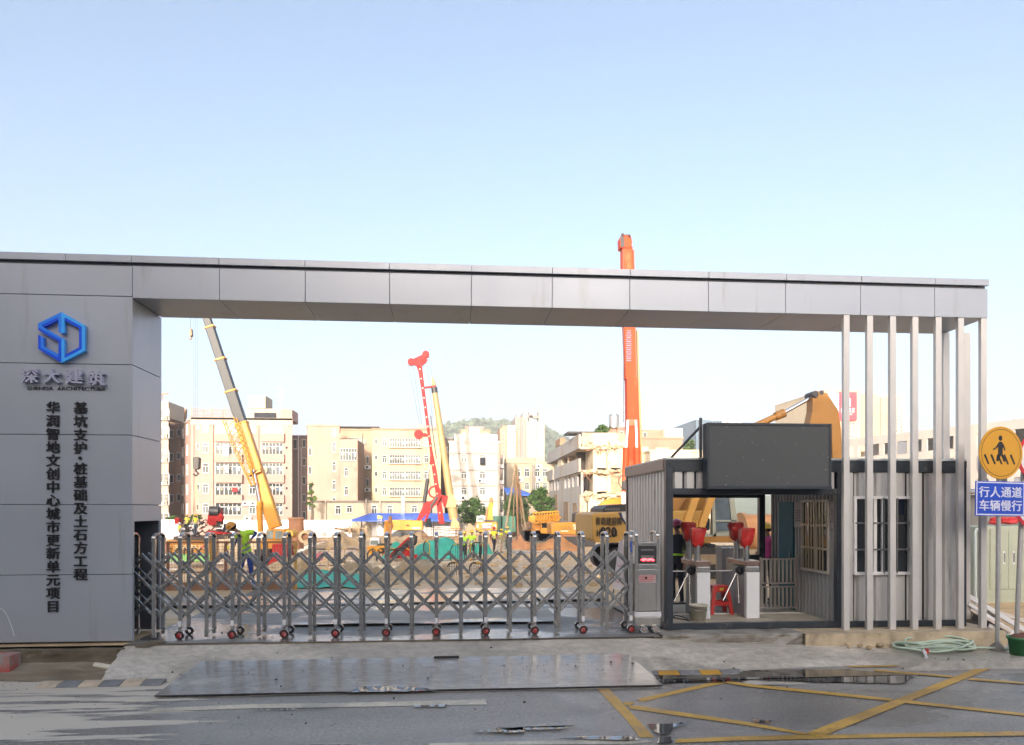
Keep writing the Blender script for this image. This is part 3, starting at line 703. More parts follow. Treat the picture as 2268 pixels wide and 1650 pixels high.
b = B(); X = LX[-1]; b.box(X-.018, X+.018, GF-.0255, GF-.0225, 1.30, 1.48); b.build('blue_sticker', M('blue_sticker', (.05,.09,.35), .4, var=.5, scale=25), fg)
# ------------------------------------------------------------------ block across the street behind the viewer, shaped to shade the gate
blk_ = thing('apartment_block', 'long apartment block across the street behind the viewer, shading the gate', 'building', (-30, -15, 0))
b = B(); b.box(-75, 3.2, -30, -15, -.2, 14.6); b.box(-75.3, 3.5, -30.3, -14.7, 14.6, 15.0); b.box(3.21, 34, -28, -15.2, -.2, 8.6); b.box(-75, -9, -29.9, -15.1, 14.4, 23); b.build('wall', M('street_wall', (.50,.44,.38), .8, var=.12, scale=.4), blk_)  # taller left end and low right annex added to tune the gate's light
b = B()
for i in range(4):
    for j in range(20): x = -73+3.75*j; b.box(x, x+1.9, -15.06, -14.98, 1.0+3*i, 2.6+3*i)
o = b.build('windows', mt['glass'], blk_); o['kind'] = 'stuff'

# ------------------------------------------------------------------ guard cabin
CF, CB, CZ = 11.75, 14.5, 2.8
cx0, cx1 = AX(1475, CF), AX(2141, CF); pxm2 = AX(1862, CF)
fl = .10
cab = thing('guard_cabin', 'grey corrugated guard cabin with an open walk-through passage and barred windows', 'guard cabin', (cx0, CF, .03))
pw = .12
b = B()
for x in (cx0, cx1-pw): b.box(x, x+pw, CF, CF+pw, .0, CZ); b.box(x, x+pw, CB-pw, CB, .03, CZ)
b.box(pxm2-.06, pxm2+.06, CF+.005, CF+pw, .03, CZ-.19); b.box(pxm2-.24-.06+.05, pxm2-.13, CB-pw, CB-.005, .03, 2.28)
for y0 in (CF, CB-pw):
    b.box(cx0+pw, cx1-pw, y0+.004, y0+pw-.004, CZ-.19, CZ-.003)
    b.box(cx0+pw, cx1-pw, y0+.006, y0+pw-.006, .032, .135)
for x in (cx0, cx1-pw): b.box(x+.004, x+pw-.004, CF+pw, CB-pw, CZ-.19, CZ-.003); b.box(x+.004, x+pw-.004, CF+pw, CB-pw, .032, .135)
b.box(cx0+pw, pxm2-.06, CF+.008, CF+pw-.01, 2.235, 2.335); b.box(cx0+pw, pxm2-.13, CB-pw, CB-.01, 2.22, 2.33)
b.box(pxm2-1.05, pxm2-.24, CB-.10, CB-.04, .95, 1.08)
for x in (cx0, cx1-pw):
    for z in (CZ-.02,): b.box(x-.004, x+pw+.004, CF-.004, CF+pw, z-.10, z+.022)
b.build('frame', mt['navy'], cab, bevel=.006)
b = B(); b.lathe([(.001,-.006),(.022,-.006),(.022,0)], (cx0+.06, CF-.004, CZ-.07), 12, 0, 'y'); b.build('lifting_hole', mt['rubber'], cab)
def corr(x0, x1, z0, z1, y, depth=.03, pitch=.24, flatw=.6, axis='x', th=.006, sgn=1, gap=0.):
    """trapezoid ribbed sheet facing -Y (axis x) or running along Y facing -X (axis y)"""
    b = B(); n = max(1, round((x1-x0)/pitch)); p = (x1-x0)/n; prof = []
    for i in range(n):
        a = x0+i*p; e = p*(1-flatw)/2*.45
        prof += [(a, depth), (a+e*1.2, depth), (a+e*2.2, 0), (a+e*2.2+p*flatw, 0)]
    prof.append((x1, depth)); vs = []; fs = []
    for q, d in prof:
        for z in (z0, z1): vs.append((q, y+d*sgn, z) if axis == 'x' else (y+d*sgn, q, z))
    for i in range(len(prof)-1):
        if gap and i % 4 == 0 and i: vs[2*i] = (vs[2*i][0]+gap, *vs[2*i][1:]); vs[2*i+1] = (vs[2*i+1][0]+gap, *vs[2*i+1][1:])
        if not (gap and i % 4 == 3): fs.append((2*i, 2*i+2, 2*i+3, 2*i+1))
        else: k_ = len(vs); q, d = prof[i]; vs += [(q+.004, y+depth, z0), (q+.004, y+depth, z1)]; fs.append((2*i, k_, k_+1, 2*i+1))
    b.add(vs, fs); return b
b = corr(CF+pw, CB-pw, .14, CZ-.19, cx0+.012, .055, .19, .42, 'y'); b.box(cx0+.072, cx0+.077, CF+pw, CB-pw, .14, CZ-.19)
b.build('side_panel', mt['corr'], cab, recalc=False)
b = B(); b.box(cx0-.02, cx0+.10, CF+pw+.01, CB, CZ-.16, CZ+.01); b.build('side_rail', M('brown_grey_rail', (.30,.235,.20), .5, .2), cab)
b = corr(cx0+pw, pxm2-.06, 2.336, CZ-.191, CF+.03, .035, .20, .62, gap=.01); b.build('fascia', mt['corr'], cab, recalc=False)
# guard room front with its window
wx0, wx1, wz0, wz1 = AX(1897, CF), AX(2014, CF), AZ(1267, CF, 1950), AZ(1105, CF, 1950)
b = B()
for x0, x1, z0, z1 in ((pxm2+.06, wx0, .136, CZ-.191), (wx1, cx1-pw, .136, CZ-.191), (wx0, wx1, .136, wz0), (wx0, wx1, wz1, CZ-.191)):
    b.addm(corr(x0, x1, z0, z1, CF+.03, .045, .30, .62, gap=.012))
b.build('front_panel', mt['corr'], cab, recalc=False)
b = B(); b.box(pxm2+.06, wx0-.05, CF+.09, CF+.10, .136, CZ-.191); b.box(wx1+.05, cx1-pw, CF+.09, CF+.10, .136, CZ-.191); b.box(wx0-.049, wx1+.049, CF+.09, CF+.10, .136, wz0-.05); b.box(wx0-.049, wx1+.049, CF+.09, CF+.10, wz1+.05, CZ-.191); b.box(cx0+pw, pxm2-.06, CF+.085, CF+.095, 2.336, CZ-.191); b.build('panel_backing', mt['joint'], cab)
def barred_window(parent, x0, x1, z0, z1, y, nb, frame, bars, hbars, deep=.5):
    b = B(); t = .045
    b.box(x0-t, x1+t, y-.02, y+.05, z1, z1+t); b.box(x0-t, x1+t, y-.03, y+.05, z0-t, z0); b.box(x0-t, x0, y-.02, y+.05, z0, z1); b.box(x1, x1+t, y-.02, y+.05, z0, z1)
    for f in (.36, .66): xm = x0+(x1-x0)*f; b.box(xm-.028, xm+.028, y+.0, y+.045, z0, z1)
    b.box(x0+(x1-x0)*.50-.012, x0+(x1-x0)*.50+.012, y+.01, y+.04, z0, z1)
    w = b.build('window', frame, parent)
    b = B(); b.box(x0, x1, y+.055, y+.062, z0, z1); b.build('pane', mt['glass'], w)
    b = B()
    for i in range(1, nb): xm = x0+(x1-x0)*i/nb; b.box(xm-.008, xm+.008, y-.045, y-.03, z0-.02, z1+.02)
    for f in hbars: zz = z0+(z1-z0)*f; b.box(x0-.03, x1+.03, y-.03, y-.022, zz-.014, zz+.014)
    b.build('grille', bars, w); return w
barred_window(cab, wx0, wx1, wz0, wz1, CF+.005, 4, mt['frame_w'], M('dull_steel_bars', (.18,.18,.18), .5, .5), (.31, .67))
# partition between passage and guard room: door, window and notices, all on its passage side
PX = pxm2 - .03
yd0, yd1 = 13.35, 13.95; yw0, yw1 = 12.10, 13.0; zw0, zw1 = .93, 2.12
b = B()
for y0, y1, z0, z1 in ((CF+pw, yw0, .1, 2.60), (yw0, yw1, .1, zw0), (yw0, yw1, zw1, 2.60), (yw1, yd0, .1, 2.60), (yd0, CB-pw, 2.13, 2.60), (yd1, CB-pw, .1, 2.13)):
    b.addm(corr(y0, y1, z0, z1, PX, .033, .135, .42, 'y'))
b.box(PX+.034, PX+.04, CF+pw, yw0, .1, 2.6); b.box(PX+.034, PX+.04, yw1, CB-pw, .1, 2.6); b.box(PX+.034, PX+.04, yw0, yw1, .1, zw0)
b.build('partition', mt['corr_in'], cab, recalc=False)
b = B(); b.box(PX-.02, PX+.025, yd0, yd1, .11, 2.13); d_ = b.build('door', M('teal_door', (.006,.105,.135), .65, var=.15), cab, bevel=.004)
b = B(); b.tube((PX-.05,yd0+.08,1.05), (PX-.05,yd0+.08,1.2), .012); b.box(PX-.05,PX-.02,yd0+.07,yd0+.09,1.11,1.13); b.build('handle', mt['steel_light'], d_)
b = B(); t = .04
b.box(PX-.025, PX+.03, yw0-t, yw1+t, zw1, zw1+t); b.box(PX-.035, PX+.03, yw0-t, yw1+t, zw0-t, zw0); b.box(PX-.025, PX+.03, yw0-t, yw0, zw0, zw1); b.box(PX-.025, PX+.03, yw1, yw1+t, zw0, zw1)
b.box(PX, PX+.03, (yw0+yw1)/2-.02, (yw0+yw1)/2+.02, zw0, zw1)
w_ = b.build('window', M('aged_window_frame', (.55,.50,.43), .5), cab)
b = B(); b.box(PX+.02, PX+.026, yw0, yw1, zw0, zw1); b.build('pane', mt['glass'], w_)
b = B()
for i in range(1, 9): y = yw0+(yw1-yw0)*i/9; b.box(PX-.05, PX-.035, y-.007, y+.007, zw0, zw1)
for f in (.32, .66): z = zw0+(zw1-zw0)*f; b.box(PX-.034, PX-.022, yw0-.02, yw1+.02, z-.02, z+.02)
b.build('grille', M('brass_grey_bars', (.45,.38,.27), .4, .6), w_)
ink = M('faded_print', (.13,.11,.11), .7)
for y0, y1 in ((yw0-.30, yw0-.04), (yw1+.05, yw1+.33)):
    b = B(); b.box(PX-.008, PX-.003, y0, y1, 1.66, 2.13, 0)
    for i in range(5): b.box(PX-.0095, PX-.0085, y0+.04, y1-.04-.02*(i % 3), 1.78+.045*i, 1.795+.045*i, 1)
    b.build('notice', [M('grey_notice', (.38,.335,.33), .6, var=.05), ink], cab)
# room shell, floor and roof
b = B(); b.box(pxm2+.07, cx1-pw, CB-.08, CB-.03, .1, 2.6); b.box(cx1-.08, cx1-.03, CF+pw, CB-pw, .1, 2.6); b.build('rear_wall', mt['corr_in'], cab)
b = B(); b.box(cx0+.02, cx1-.02, CF+.12, CB-.12, .05, fl); b.build('floor', M('dusty_floor', (.42,.385,.30), .7, var=.2, scale=2.5, dirt=((.20,.17,.13), .3, 2, (1,1,1)), rvar=.2), cab)
b = B(); b.box(cx0+pw, pxm2-.05, 12.98, 13.03, fl+.001, fl+.012); b.build('threshold', mt['cl_white'], cab)
b = B(); b.box(cx0+.06, cx1-.06, CF+.05, CB-.05, 2.62, 2.64, 1); b.box(cx0-.01, cx1+.01, CF-.012, CB+.02, CZ+.004, CZ+.035, 0); b.build('roof', [M('pale_roof', (.55,.60,.62), .45, .2), mt['corr_in']], cab)

# ------------------------------------------------------------------ LED board
LY = 11.46
lx0, lx1 = AX(1567, LY), AX(1842, LY); lz0, lz1 = AZ(1083, LY, 1700), AZ(937, LY, 1700)
led = thing('led_board', 'switched-off dark LED display board mounted above the cabin passage', 'display board', (lx0, LY, lz0))
scr = bpy.data.materials.new('led_screen'); scr.use_nodes = True; n = scr.node_tree.nodes; l = scr.node_tree.links; p = n['Principled BSDF']
tc = n.new('ShaderNodeTexCoord'); nz = n.new('ShaderNodeTexNoise'); nz.inputs['Scale'].default_value = 3; mp = n.new('ShaderNodeMapping'); mp.inputs['Scale'].default_value = (3,1,.7); l.new(tc.outputs['Object'], mp.inputs[0]); l.new(mp.outputs[0], nz.inputs[0])
n2 = n.new('ShaderNodeTexVoronoi'); n2.inputs['Scale'].default_value = 16; l.new(tc.outputs['Object'], n2.inputs[0])
r1 = n.new('ShaderNodeMapRange'); r1.inputs[1].default_value = .22; r1.inputs[2].default_value = .08; l.new(n2.outputs['Distance'], r1.inputs[0])
r3 = n.new('ShaderNodeMapRange'); r3.inputs[1].default_value = .50; r3.inputs[2].default_value = .68; l.new(nz.outputs[0], r3.inputs[0])
mu = n.new('ShaderNodeMath'); mu.operation = 'MULTIPLY'; l.new(r1.outputs[0], mu.inputs[0]); l.new(r3.outputs[0], mu.inputs[1])
wv = n.new('ShaderNodeTexNoise'); wv.inputs['Scale'].default_value = 160; l.new(tc.outputs['Object'], wv.inputs[0])
m1 = n.new('ShaderNodeMix'); m1.data_type = 'RGBA'; m1.inputs[6].default_value = (.052,.058,.06,1); m1.inputs[7].default_value = (.09,.096,.098,1); l.new(wv.outputs[0], m1.inputs[0])
m2 = n.new('ShaderNodeMix'); m2.data_type = 'RGBA'; m2.inputs[7].default_value = (.26,.27,.27,1); l.new(m1.outputs[2], m2.inputs[6]); l.new(mu.outputs[0], m2.inputs[0])
l.new(m2.outputs[2], p.inputs['Base Color']); p.inputs['Roughness'].default_value = .75
b = B(); b.box(lx0+.035, lx1-.035, LY+.012, LY+.05, lz0+.035, lz1-.035); b.build('screen', scr, led)
b = B(); fr = .04
b.box(lx0, lx1, LY, LY+.06, lz1-fr, lz1); b.box(lx0, lx1, LY-.012, LY+.06, lz0, lz0+fr+.012); b.box(lx0, lx0+fr, LY+.001, LY+.06, lz0+fr+.013, lz1-fr-.001); b.box(lx1-fr, lx1, LY+.001, LY+.06, lz0+fr+.013, lz1-fr-.001)
b.build('frame', mt['navy'], led, bevel=.004)
b = B(); b.box(lx0+.004, lx1-.004, LY+.061, LY+.24, lz0+.01, lz1-.004); b.build('housing', mt['navy'], led)
b = B(); b.box(lx0-.055, lx0-.015, LY+.20, LY+.24, 2.83, lz1+.10); b.bar((lx0-.03, LY+.28, lz1-.05), (lx0-.30, LY+1.1, 2.84), .03); b.bar((lx1+.03, LY+.26, lz1-.05), (lx1+.03, LY+1.1, 2.84), .03); b.box(lx1+.01, lx1+.045, LY+.2, LY+.24, 2.83, lz1-.02); b.build('brace', mt['navy'], led)

# ------------------------------------------------------------------ turnstiles
def turnstile(x, y, label, group, heads=True):
    t = thing('turnstile', label, 'turnstile', (x, y, fl), group)
    b = B(); b.box(x+.03, x+.20, y+.05, y+.72, fl, fl+.88); b.build('cabinet', M('grey_cabinet', (.33,.36,.385), .38, .1, var=.05), t, bevel=.008)
    b = B()
    for i in range(3): b.box(x+.022, x+.03, y+.36, y+.52, fl+.24+.05*i, fl+.255+.05*i)
    b.build('vent', mt['frame_w'], t)
    b = B(); b.box(x-.02, x+.215, y-.06, y+.05, fl, fl+.80); b.build('end_column', M('white_enamel', (.74,.76,.78), .3, var=.02), t, bevel=.008)
    b = B(); b.box(x-.01, x+.21, y-.064, y+.04, fl+.80, fl+.90); b.build('end_cap', mt['steel_light'], t, bevel=.01)
    b = B(); b.box(x-.035, x+.225, y-.05, y+.78, fl+.905, fl+1.0); b.build('lid', M('steel_orange_reflection', (.33,.24,.20), .25, .7, var=.2, scale=3), t, bevel=.012)  # orange reflection on the steel lid is put into this brown colour
    b = B(); b.ell((x-.02, y+.28, fl+.80), (.07,.09,.075)); hub = b.build('hub', mt['black_metal'], t)
    for q in ((-.60, -.03, .0), (-.30, -.10, -.52), (-.02, -.12, -.56)):
        b = B(); c = Vector((x-.05, y+.28, fl+.80)); b.tube(c, c+Vector(q), .014, n=12); b.build('arm', mt['steel_light'] if q[2] == 0 else mt['steel'], t)
    if heads:
        for (hx, hy, zc, w, side) in ((.015, .48, .36, .125, -1), (.03, .08, .27, .105, 1)):
            hx += x; hy += y
            b = B(); b.tube((hx,hy,fl+1.0), (hx,hy,fl+1.0+zc), .052, n=20); ps = b.build('scanner_post', mt['steel_light'], t)
            b = B(); b.box(hx-.05, hx+.05, hy-.035, hy+.035, fl+1.0+zc, fl+1.0+zc+.14); b.ell((hx-.022, hy-.045, fl+1.0+zc+.26), (.012,.012,.016), 8); b.ell((hx+.022, hy-.045, fl+1.0+zc+.26), (.012,.012,.016), 8); b.build('scanner', mt['black_metal'], ps)
            # crumpled red plastic bag tied over the scanner
            z0 = fl+1.0+zc+.02; prof = [(.045,-.07),(.055,-.045),(.085,-.015),(.102,.04),(.108,.12),(.106,.24),(.10,.265),(.085,.27),(.001,.272)]; v = []; nn = 18
            for r, h in prof:
                for i in range(nn):
                    a = 2*math.pi*i/nn; k = 1.0/max(abs(math.cos(a)), abs(math.sin(a)))**.95 + .14*noise.noise((math.cos(a)*2, math.sin(a)*2, h*9+side+x)) + (.42 if (math.cos(a)*side > .85 and .12 < h < .30) else 0)
                    v.append((hx+r*k*math.cos(a)*1.05, hy+r*k*math.sin(a)*.75, z0+h+.03*noise.noise((a*1.3, h*5, x))))
            b = B(); b.add(v, [(i*nn+j, i*nn+(j+1) % nn, (i+1)*nn+(j+1) % nn, (i+1)*nn+j) for i in range(len(prof)-1) for j in range(nn)], 0, False)
            b.build('red_bag', redbag, t)
    return t
redbag = M('red_plastic_bag', (.55,.025,.02), .28, var=.3, scale=6, bump=.6, bscale=14)
T1 = at(1544, 1370, 12.5).x
turnstile(T1, 12.5, 'turnstile with red bagged scanners behind the white bucket', 'turnstiles in the cabin passage')
turnstile(T1+.88, 12.5, 'turnstile with red bagged scanners between the red stool and the steel fence', 'turnstiles in the cabin passage')
x = AX(1600, 13.75); t = thing('ticket_cabinet', 'grey steel cabinet with a framed panel standing behind the turnstiles', 'cabinet', (x, 13.75, fl))
b = B(); b.box(x, x+.42, 13.75, 14.1, fl, fl+1.13); b.build('body', M('steel_blue_cabinet', (.27,.27,.295), .3, .5, var=.1), t, bevel=.01)
b = B(); b.box(x+.07, x+.35, 13.742, 13.752, fl+.72, fl+.98); b.build('panel', M('cream_panel', (.45,.41,.33), .5), t)
b = B(); b.box(x-.01, x+.43, 13.73, 14.12, fl+1.131, fl+1.16); b.build('top', mt['steel'], t)
# steel bar fence in the passage
fx0, fx1 = AX(1686, 13.15), PX-.06; f_ = thing('bar_fence', 'low grey steel bar fence between the right turnstile and the guard room wall', 'fence', (fx0, 13.15, fl))
fm = M('grey_fence_bars', (.30,.28,.26), .4, .5, var=.2)
for z0, z1 in ((.62, 1.09), (.17, .58)):
    b = B(); b.box(fx0, fx1, 13.13, 13.17, z1-.025, z1); b.box(fx0, fx1, 13.13, 13.17, z0, z0+.025)
    n = 9
    for i in range(n): xx = fx0+.02+(fx1-fx0-.04)*i/(n-1); b.box(xx-.016, xx+.016, 13.135, 13.165, z0+.026, z1-.026)
    b.build('bar_panel', fm, f_)
for xx in (fx0-.03, fx1): b = B(); b.box(xx, xx+.03, 13.12, 13.18, fl, 1.11); b.build('end_post', fm, f_)
# stool
sx, sy = AX(1591, 13.1), 13.1; st = thing('stool', 'red plastic stool between the two turnstiles', 'stool', (sx, sy, fl))
b = B(); h = .52
b.box(sx-.135, sx+.135, sy-.135, sy+.135, fl+h-.03, fl+h); b.build('seat', mt['red_plastic'], st, bevel=.012)
b = B()
for a in (-1, 1):
    for c in (-1, 1):
        b.hexa([(sx+a*.185-.03, sy+c*.17-.03, fl), (sx+a*.185+.03, sy+c*.17-.03, fl), (sx+a*.185+.03, sy+c*.17+.03, fl), (sx+a*.185-.03, sy+c*.17+.03, fl),
                (sx+a*.115-.035, sy+c*.115-.03, fl+h-.03), (sx+a*.115+.035, sy+c*.115-.03, fl+h-.03), (sx+a*.115+.035, sy+c*.115+.03, fl+h-.03), (sx+a*.115-.035, sy+c*.115+.03, fl+h-.03)])
for c in (-1, 1):
    for z, w in ((.16, .165), (.40, .13)):
        b.box(sx-w, sx+w, sy+c*(.165-.1*z)-.012, sy+c*(.165-.1*z)+.012, fl+z, fl+z+(.07 if z < .2 else .10)); b.box(sx+c*(.18-.12*z)-.012, sx+c*(.18-.12*z)+.012, sy-w, sy+w, fl+z, fl+z+.06)
b.build('legs', mt['red_plastic'], st)
b = B(); b.box(sx-.03, sx+.045, sy-.152, sy-.145, fl+.43, fl+.475); b.build('sticker', M('yellow_sticker', (.6,.45,.05), .5), st)
# bucket
bx, by = AX(1547, 12.25), 12.25; bk = thing('bucket', 'dirty white plastic bucket on the passage floor', 'bucket', (bx, by, fl))
b = B(); b.lathe([(.001,.0),(.115,0),(.15,.25),(.165,.25),(.165,.275),(.150,.275),(.145,.25),(.112,.02),(.001,.02)], (bx,by,fl), 28); b.build('body', M('dirty_white_plastic', (.50,.48,.40), .45, var=.15, dirt=((.30,.27,.2), .35, 6, (1,1,1))), bk)
b = B(); b.path([(bx+.165*math.cos(a), by-.06-.13*math.sin(a), fl+.24-.05*math.sin(a)) for a in [math.pi*i/14 for i in range(15)]], .004, 6); b.build('handle', mt['steel'], bk)
b = B()
for k_ in range(3):
    b.path([(cx0+.15+.45*i/18+.05*math.sin(i*.9+k_), 12.9+.25*math.sin(i*.5+k_*2)-.3*k_*i/18, fl+.012) for i in range(19)], .009, 6)
tag(b.build('cable', mt['rubber']), 'black cables lying on the passage floor beside the left cabin post', 'cables')
# ------------------------------------------------------------------ people
BASE = dict(pelvis=(0,0,.93), waist=(0,0,1.08), chest=(0,.01,1.28), nb=(0,.015,1.44), neck=(0,0,1.50), head=(0,-.02,1.60), crown=(0,-.01,1.68), nose=(0,-.115,1.585), chin=(0,-.075,1.525),
            sl=(-.17,.01,1.40), el=(-.23,.03,1.13), wl=(-.24,-.05,.89), hl=(-.24,-.07,.81), sr=(.17,.01,1.40), er=(.23,.03,1.13), wr=(.24,-.05,.89), hr=(.24,-.07,.81),
            pl=(-.09,0,.88), kl=(-.10,-.02,.49), al=(-.10,.03,.08), tl=(-.11,-.14,.035), pr=(.09,0,.88), kr=(.10,-.02,.49), ar=(.10,.03,.08), tr=(.11,-.14,.035))
RAD = dict(pelvis=.125, waist=.125, chest=.14, nb=.075, neck=.052, head=.088, crown=.07, nose=.014, chin=.04, sl=.062, el=.043, wl=.028, hl=.03, sr=.062, er=.043, wr=.028, hr=.03,
           pl=.088, kl=.056, al=.04, tl=.036, pr=.088, kr=.056, ar=.04, tr=.036)
EDG = [('pelvis','waist'),('waist','chest'),('chest','nb'),('nb','neck'),('neck','head'),('head','crown'),('head','nose'),('head','chin'),('chest','sl'),('sl','el'),('el','wl'),('wl','hl'),('chest','sr'),('sr','er'),('er','wr'),('wr','hr'),
       ('pelvis','pl'),('pl','kl'),('kl','al'),('al','tl'),('pelvis','pr'),('pr','kr'),('kr','ar'),('ar','tr')]
ZONE = {'head':0,'crown':0,'nose':0,'chin':0,'neck':0,'hl':0,'hr':0,'pelvis':2,'pl':2,'pr':2,'kl':2,'kr':2,'al':2,'ar':2,'tl':3,'tr':3}   # 0 skin, 1 shirt, 2 trousers, 3 shoes
def person(label, loc, rz, shirt, trousers, hat=None, vest=None, pose=None, k=1.0, fingers=False, sleeves=True, hair=True, group=None, sub=1, hat_tilt=None, stripes=('strip',)):
    J = dict(BASE); J.update(pose or {}); names = list(J); vs = [Vector(J[n])*k for n in names]; rad = [RAD[n]*k for n in names]; ed = [(names.index(a), names.index(c)) for a, c in EDG]
    zone = [1 if n not in ZONE else ZONE[n] for n in names]
    if not sleeves: zone[names.index('wl')] = zone[names.index('wr')] = 0
    if fingers:
        for s in ('l', 'r'):
            w, h, e_ = vs[names.index('w'+s)], vs[names.index('h'+s)], vs[names.index('e'+s)]
            d = (h-w).normalized(); a = d.cross(Vector((0,1,0)) if abs(d.y) < .8 else Vector((1,0,0))).normalized(); cu = d.cross(a)
            for i in range(4):
                base = h + a*(.027-.018*i); L = (.062,.07,.066,.052)[i]; j0 = len(vs)
                vs += [base+d*.025, base+d*(.025+L*.5)+cu*.012, base+d*(.025+L*.75)+cu*.035]; rad += [.0105,.0095,.008]; zone += [0,0,0]
                ed += [(names.index('h'+s), j0), (j0, j0+1), (j0+1, j0+2)]
            j0 = len(vs); vs += [w.lerp(h,.4)+a*.035, w.lerp(h,.7)+a*.06+cu*.02]; rad += [.013,.010]; zone += [0,0]; ed += [(names.index('w'+s), j0), (j0, j0+1)]
    me = bpy.data.meshes.new('sk'); me.from_pydata(vs, ed, []); o = bpy.data.objects.new('sk', me); col.objects.link(o)
    sk = o.modifiers.new('skin', 'SKIN'); sk.branch_smoothing = .6; sk.use_smooth_shade = True
    if not me.skin_vertices:
        bm = bmesh.new(); bm.from_mesh(me); bm.verts.layers.skin.verify(); bm.to_mesh(me); bm.free()
    for i, sv in enumerate(me.skin_vertices[0].data): sv.radius = (rad[i], rad[i]*(.72 if names[i] in ('chest','waist','pelvis') else 1) if i < len(names) else rad[i]); sv.use_root = (i == 0)
    ss = o.modifiers.new('sub', 'SUBSURF'); ss.levels = ss.render_levels = sub + (1 if fingers else 0)
    dg = bpy.context.evaluated_depsgraph_get(); m2 = bpy.data.meshes.new_from_object(o.evaluated_get(dg)); bpy.data.objects.remove(o); bpy.data.meshes.remove(me)
    m2.name = 'body'; m2.materials.clear()
    for m in (mt['skin'], mt[shirt], mt[trousers], mt['shoe']): m2.materials.append(m)
    segs = [(vs[a], vs[c], zone[c], names[c] if c < len(names) else '') for a, c in ed]
    vf = []
    for p in m2.polygons:
        c = p.center; best = 1e9; z = 1; nm = ''
        for a, q, zz, n_ in segs:
            ab = q-a; t = max(0, min(1, (c-a).dot(ab)/max(1e-9, ab.dot(ab)))); dd = (a+ab*t-c).length
            if dd < best: best = dd; z = zz; nm = n_
        p.material_index = z; p.use_smooth = True
        if nm in ('waist','chest','nb','sl','sr') or (nm in ('pelvis','el','er') and z != 0 and min((c-vs[names.index(q)]).length for q in ('waist','sl','sr')) < .14*k): vf.append(p.index)
    root = thing('person', label, 'person', (0,0,0), group)
    ob = bpy.data.objects.new('body', m2); col.objects.link(ob); put(ob, root)
    if vest:
        ids = {}; V = []; F = []; mi = []; up = (vs[names.index('nb')]-vs[names.index('pelvis')]).normalized(); o0 = vs[names.index('pelvis')]; ln = (vs[names.index('nb')]-o0).length
        for i in vf:
            p = m2.polygons[i]; f = []
            for v in p.vertices:
                if v not in ids: ids[v] = len(V); V.append(m2.vertices[v].co + m2.vertices[v].normal*.022*k)
                f.append(ids[v])
            F.append(f); h = (p.center-o0).dot(up)/ln; mi.append(1 if (.18 < h < .27 or .40 < h < .49) else 0)
        b = B(); b.v = [tuple(v) for v in V]; b.f = F; b.m = mi; b.sm = [True]*len(F)
        vo = b.build('vest', [mt[vest], mt[stripes[0]]], root, recalc=False)
        so = vo.modifiers.new('sol', 'SOLIDIFY'); so.thickness = .008
    hc, cr = vs[names.index('head')], vs[names.index('crown')]; up = (cr - vs[names.index('neck')]).normalized()
    q = up.to_track_quat('Z', 'Y').to_matrix().to_4x4(); q.translation = hc
    ns = vs[names.index('nose')] - hc
    if hat:
        b = B(); R_ = .118*k; prof = [(R_*1.12, .028*k), (R_*1.13, .036*k)] + [(R_*math.cos(a), .036*k + R_*1.02*math.sin(a)) for a in [math.pi/2*i/7 for i in range(7)]] + [(.001, .036*k+R_*1.02)]
        b.lathe(prof, (0,0,0), 22); b.add([(x*R_*1.12, y*R_*1.12, .030*k) for x, y in [(math.cos(2*math.pi*i/22), math.sin(2*math.pi*i/22)) for i in range(22)]], [tuple(range(22))])
        nl = q.inverted().to_3x3() @ ns; nl.z = 0; nl.normalize(); sd = Vector((-nl.y, nl.x, 0)); c = nl*R_*1.0
        z0 = .028*k; b.hexa([tuple(c-sd*.07*k+Vector((0,0,z0))), tuple(c+sd*.07*k+Vector((0,0,z0))), tuple(c+nl*.06*k+sd*.05*k+Vector((0,0,z0-.008))), tuple(c+nl*.06*k-sd*.05*k+Vector((0,0,z0-.008))),
                tuple(c-sd*.07*k+Vector((0,0,z0+.01))), tuple(c+sd*.07*k+Vector((0,0,z0+.01))), tuple(c+nl*.06*k+sd*.05*k+Vector((0,0,z0))), tuple(c+nl*.06*k-sd*.05*k+Vector((0,0,z0)))])
        b.bar(tuple(-nl*R_*.9+Vector((0,0,.07*k))), tuple(Vector((0,0,.036*k+R_*1.03))), .02*k, .008*k); b.bar(tuple(nl*R_*.9+Vector((0,0,.07*k))), tuple(Vector((0,0,.036*k+R_*1.03))), .02*k, .008*k)
        b.xf(q).build('helmet', mt[hat], root)
    if hair:
        b = B(); b.ell((0,0,0), (.094*k,.10*k,.085*k), 10); nl = q.inverted().to_3x3() @ ns; nl.normalize()
        b.v = [(x-nl.x*.028*k, y-nl.y*.028*k, z+.02*k) for x, y, z in b.v]; b.xf(q).build('hair', mt['hair'], root)
    root.location = loc; root.rotation_euler = (0,0,rz)
    return root

# the worker bending over beside the mesh fence, seen from behind
WY = 18.1; w0 = at(541, 1310, WY); 
def wp(x, y, dy=0.): p = at(x, y, WY); return (p.x-w0.x, dy, p.z)
pose = dict(pelvis=wp(545,1226,.02), waist=wp(544,1211,-.02), chest=wp(541,1192,-.10), nb=wp(533,1178,-.17), neck=wp(528,1174,-.20), head=wp(521,1168,-.25), crown=wp(517,1160,-.27), nose=wp(511,1171,-.31), chin=wp(517,1175,-.27),
            sl=wp(528,1184,-.05), el=wp(523,1206,-.20), wl=wp(519,1226,-.30), hl=wp(518,1234,-.33), sr=wp(552,1178,-.12), er=wp(571,1180,-.08), wr=wp(561,1193,-.22), hr=wp(559,1199,-.27),
            pl=wp(539,1231,.01), kl=wp(532,1264,-.03), al=wp(527,1302,.05), tl=wp(521,1307,-.07), pr=wp(552,1231,.02), kr=wp(557,1264,-.04), ar=wp(562,1299,.02), tr=wp(563,1305,-.10))
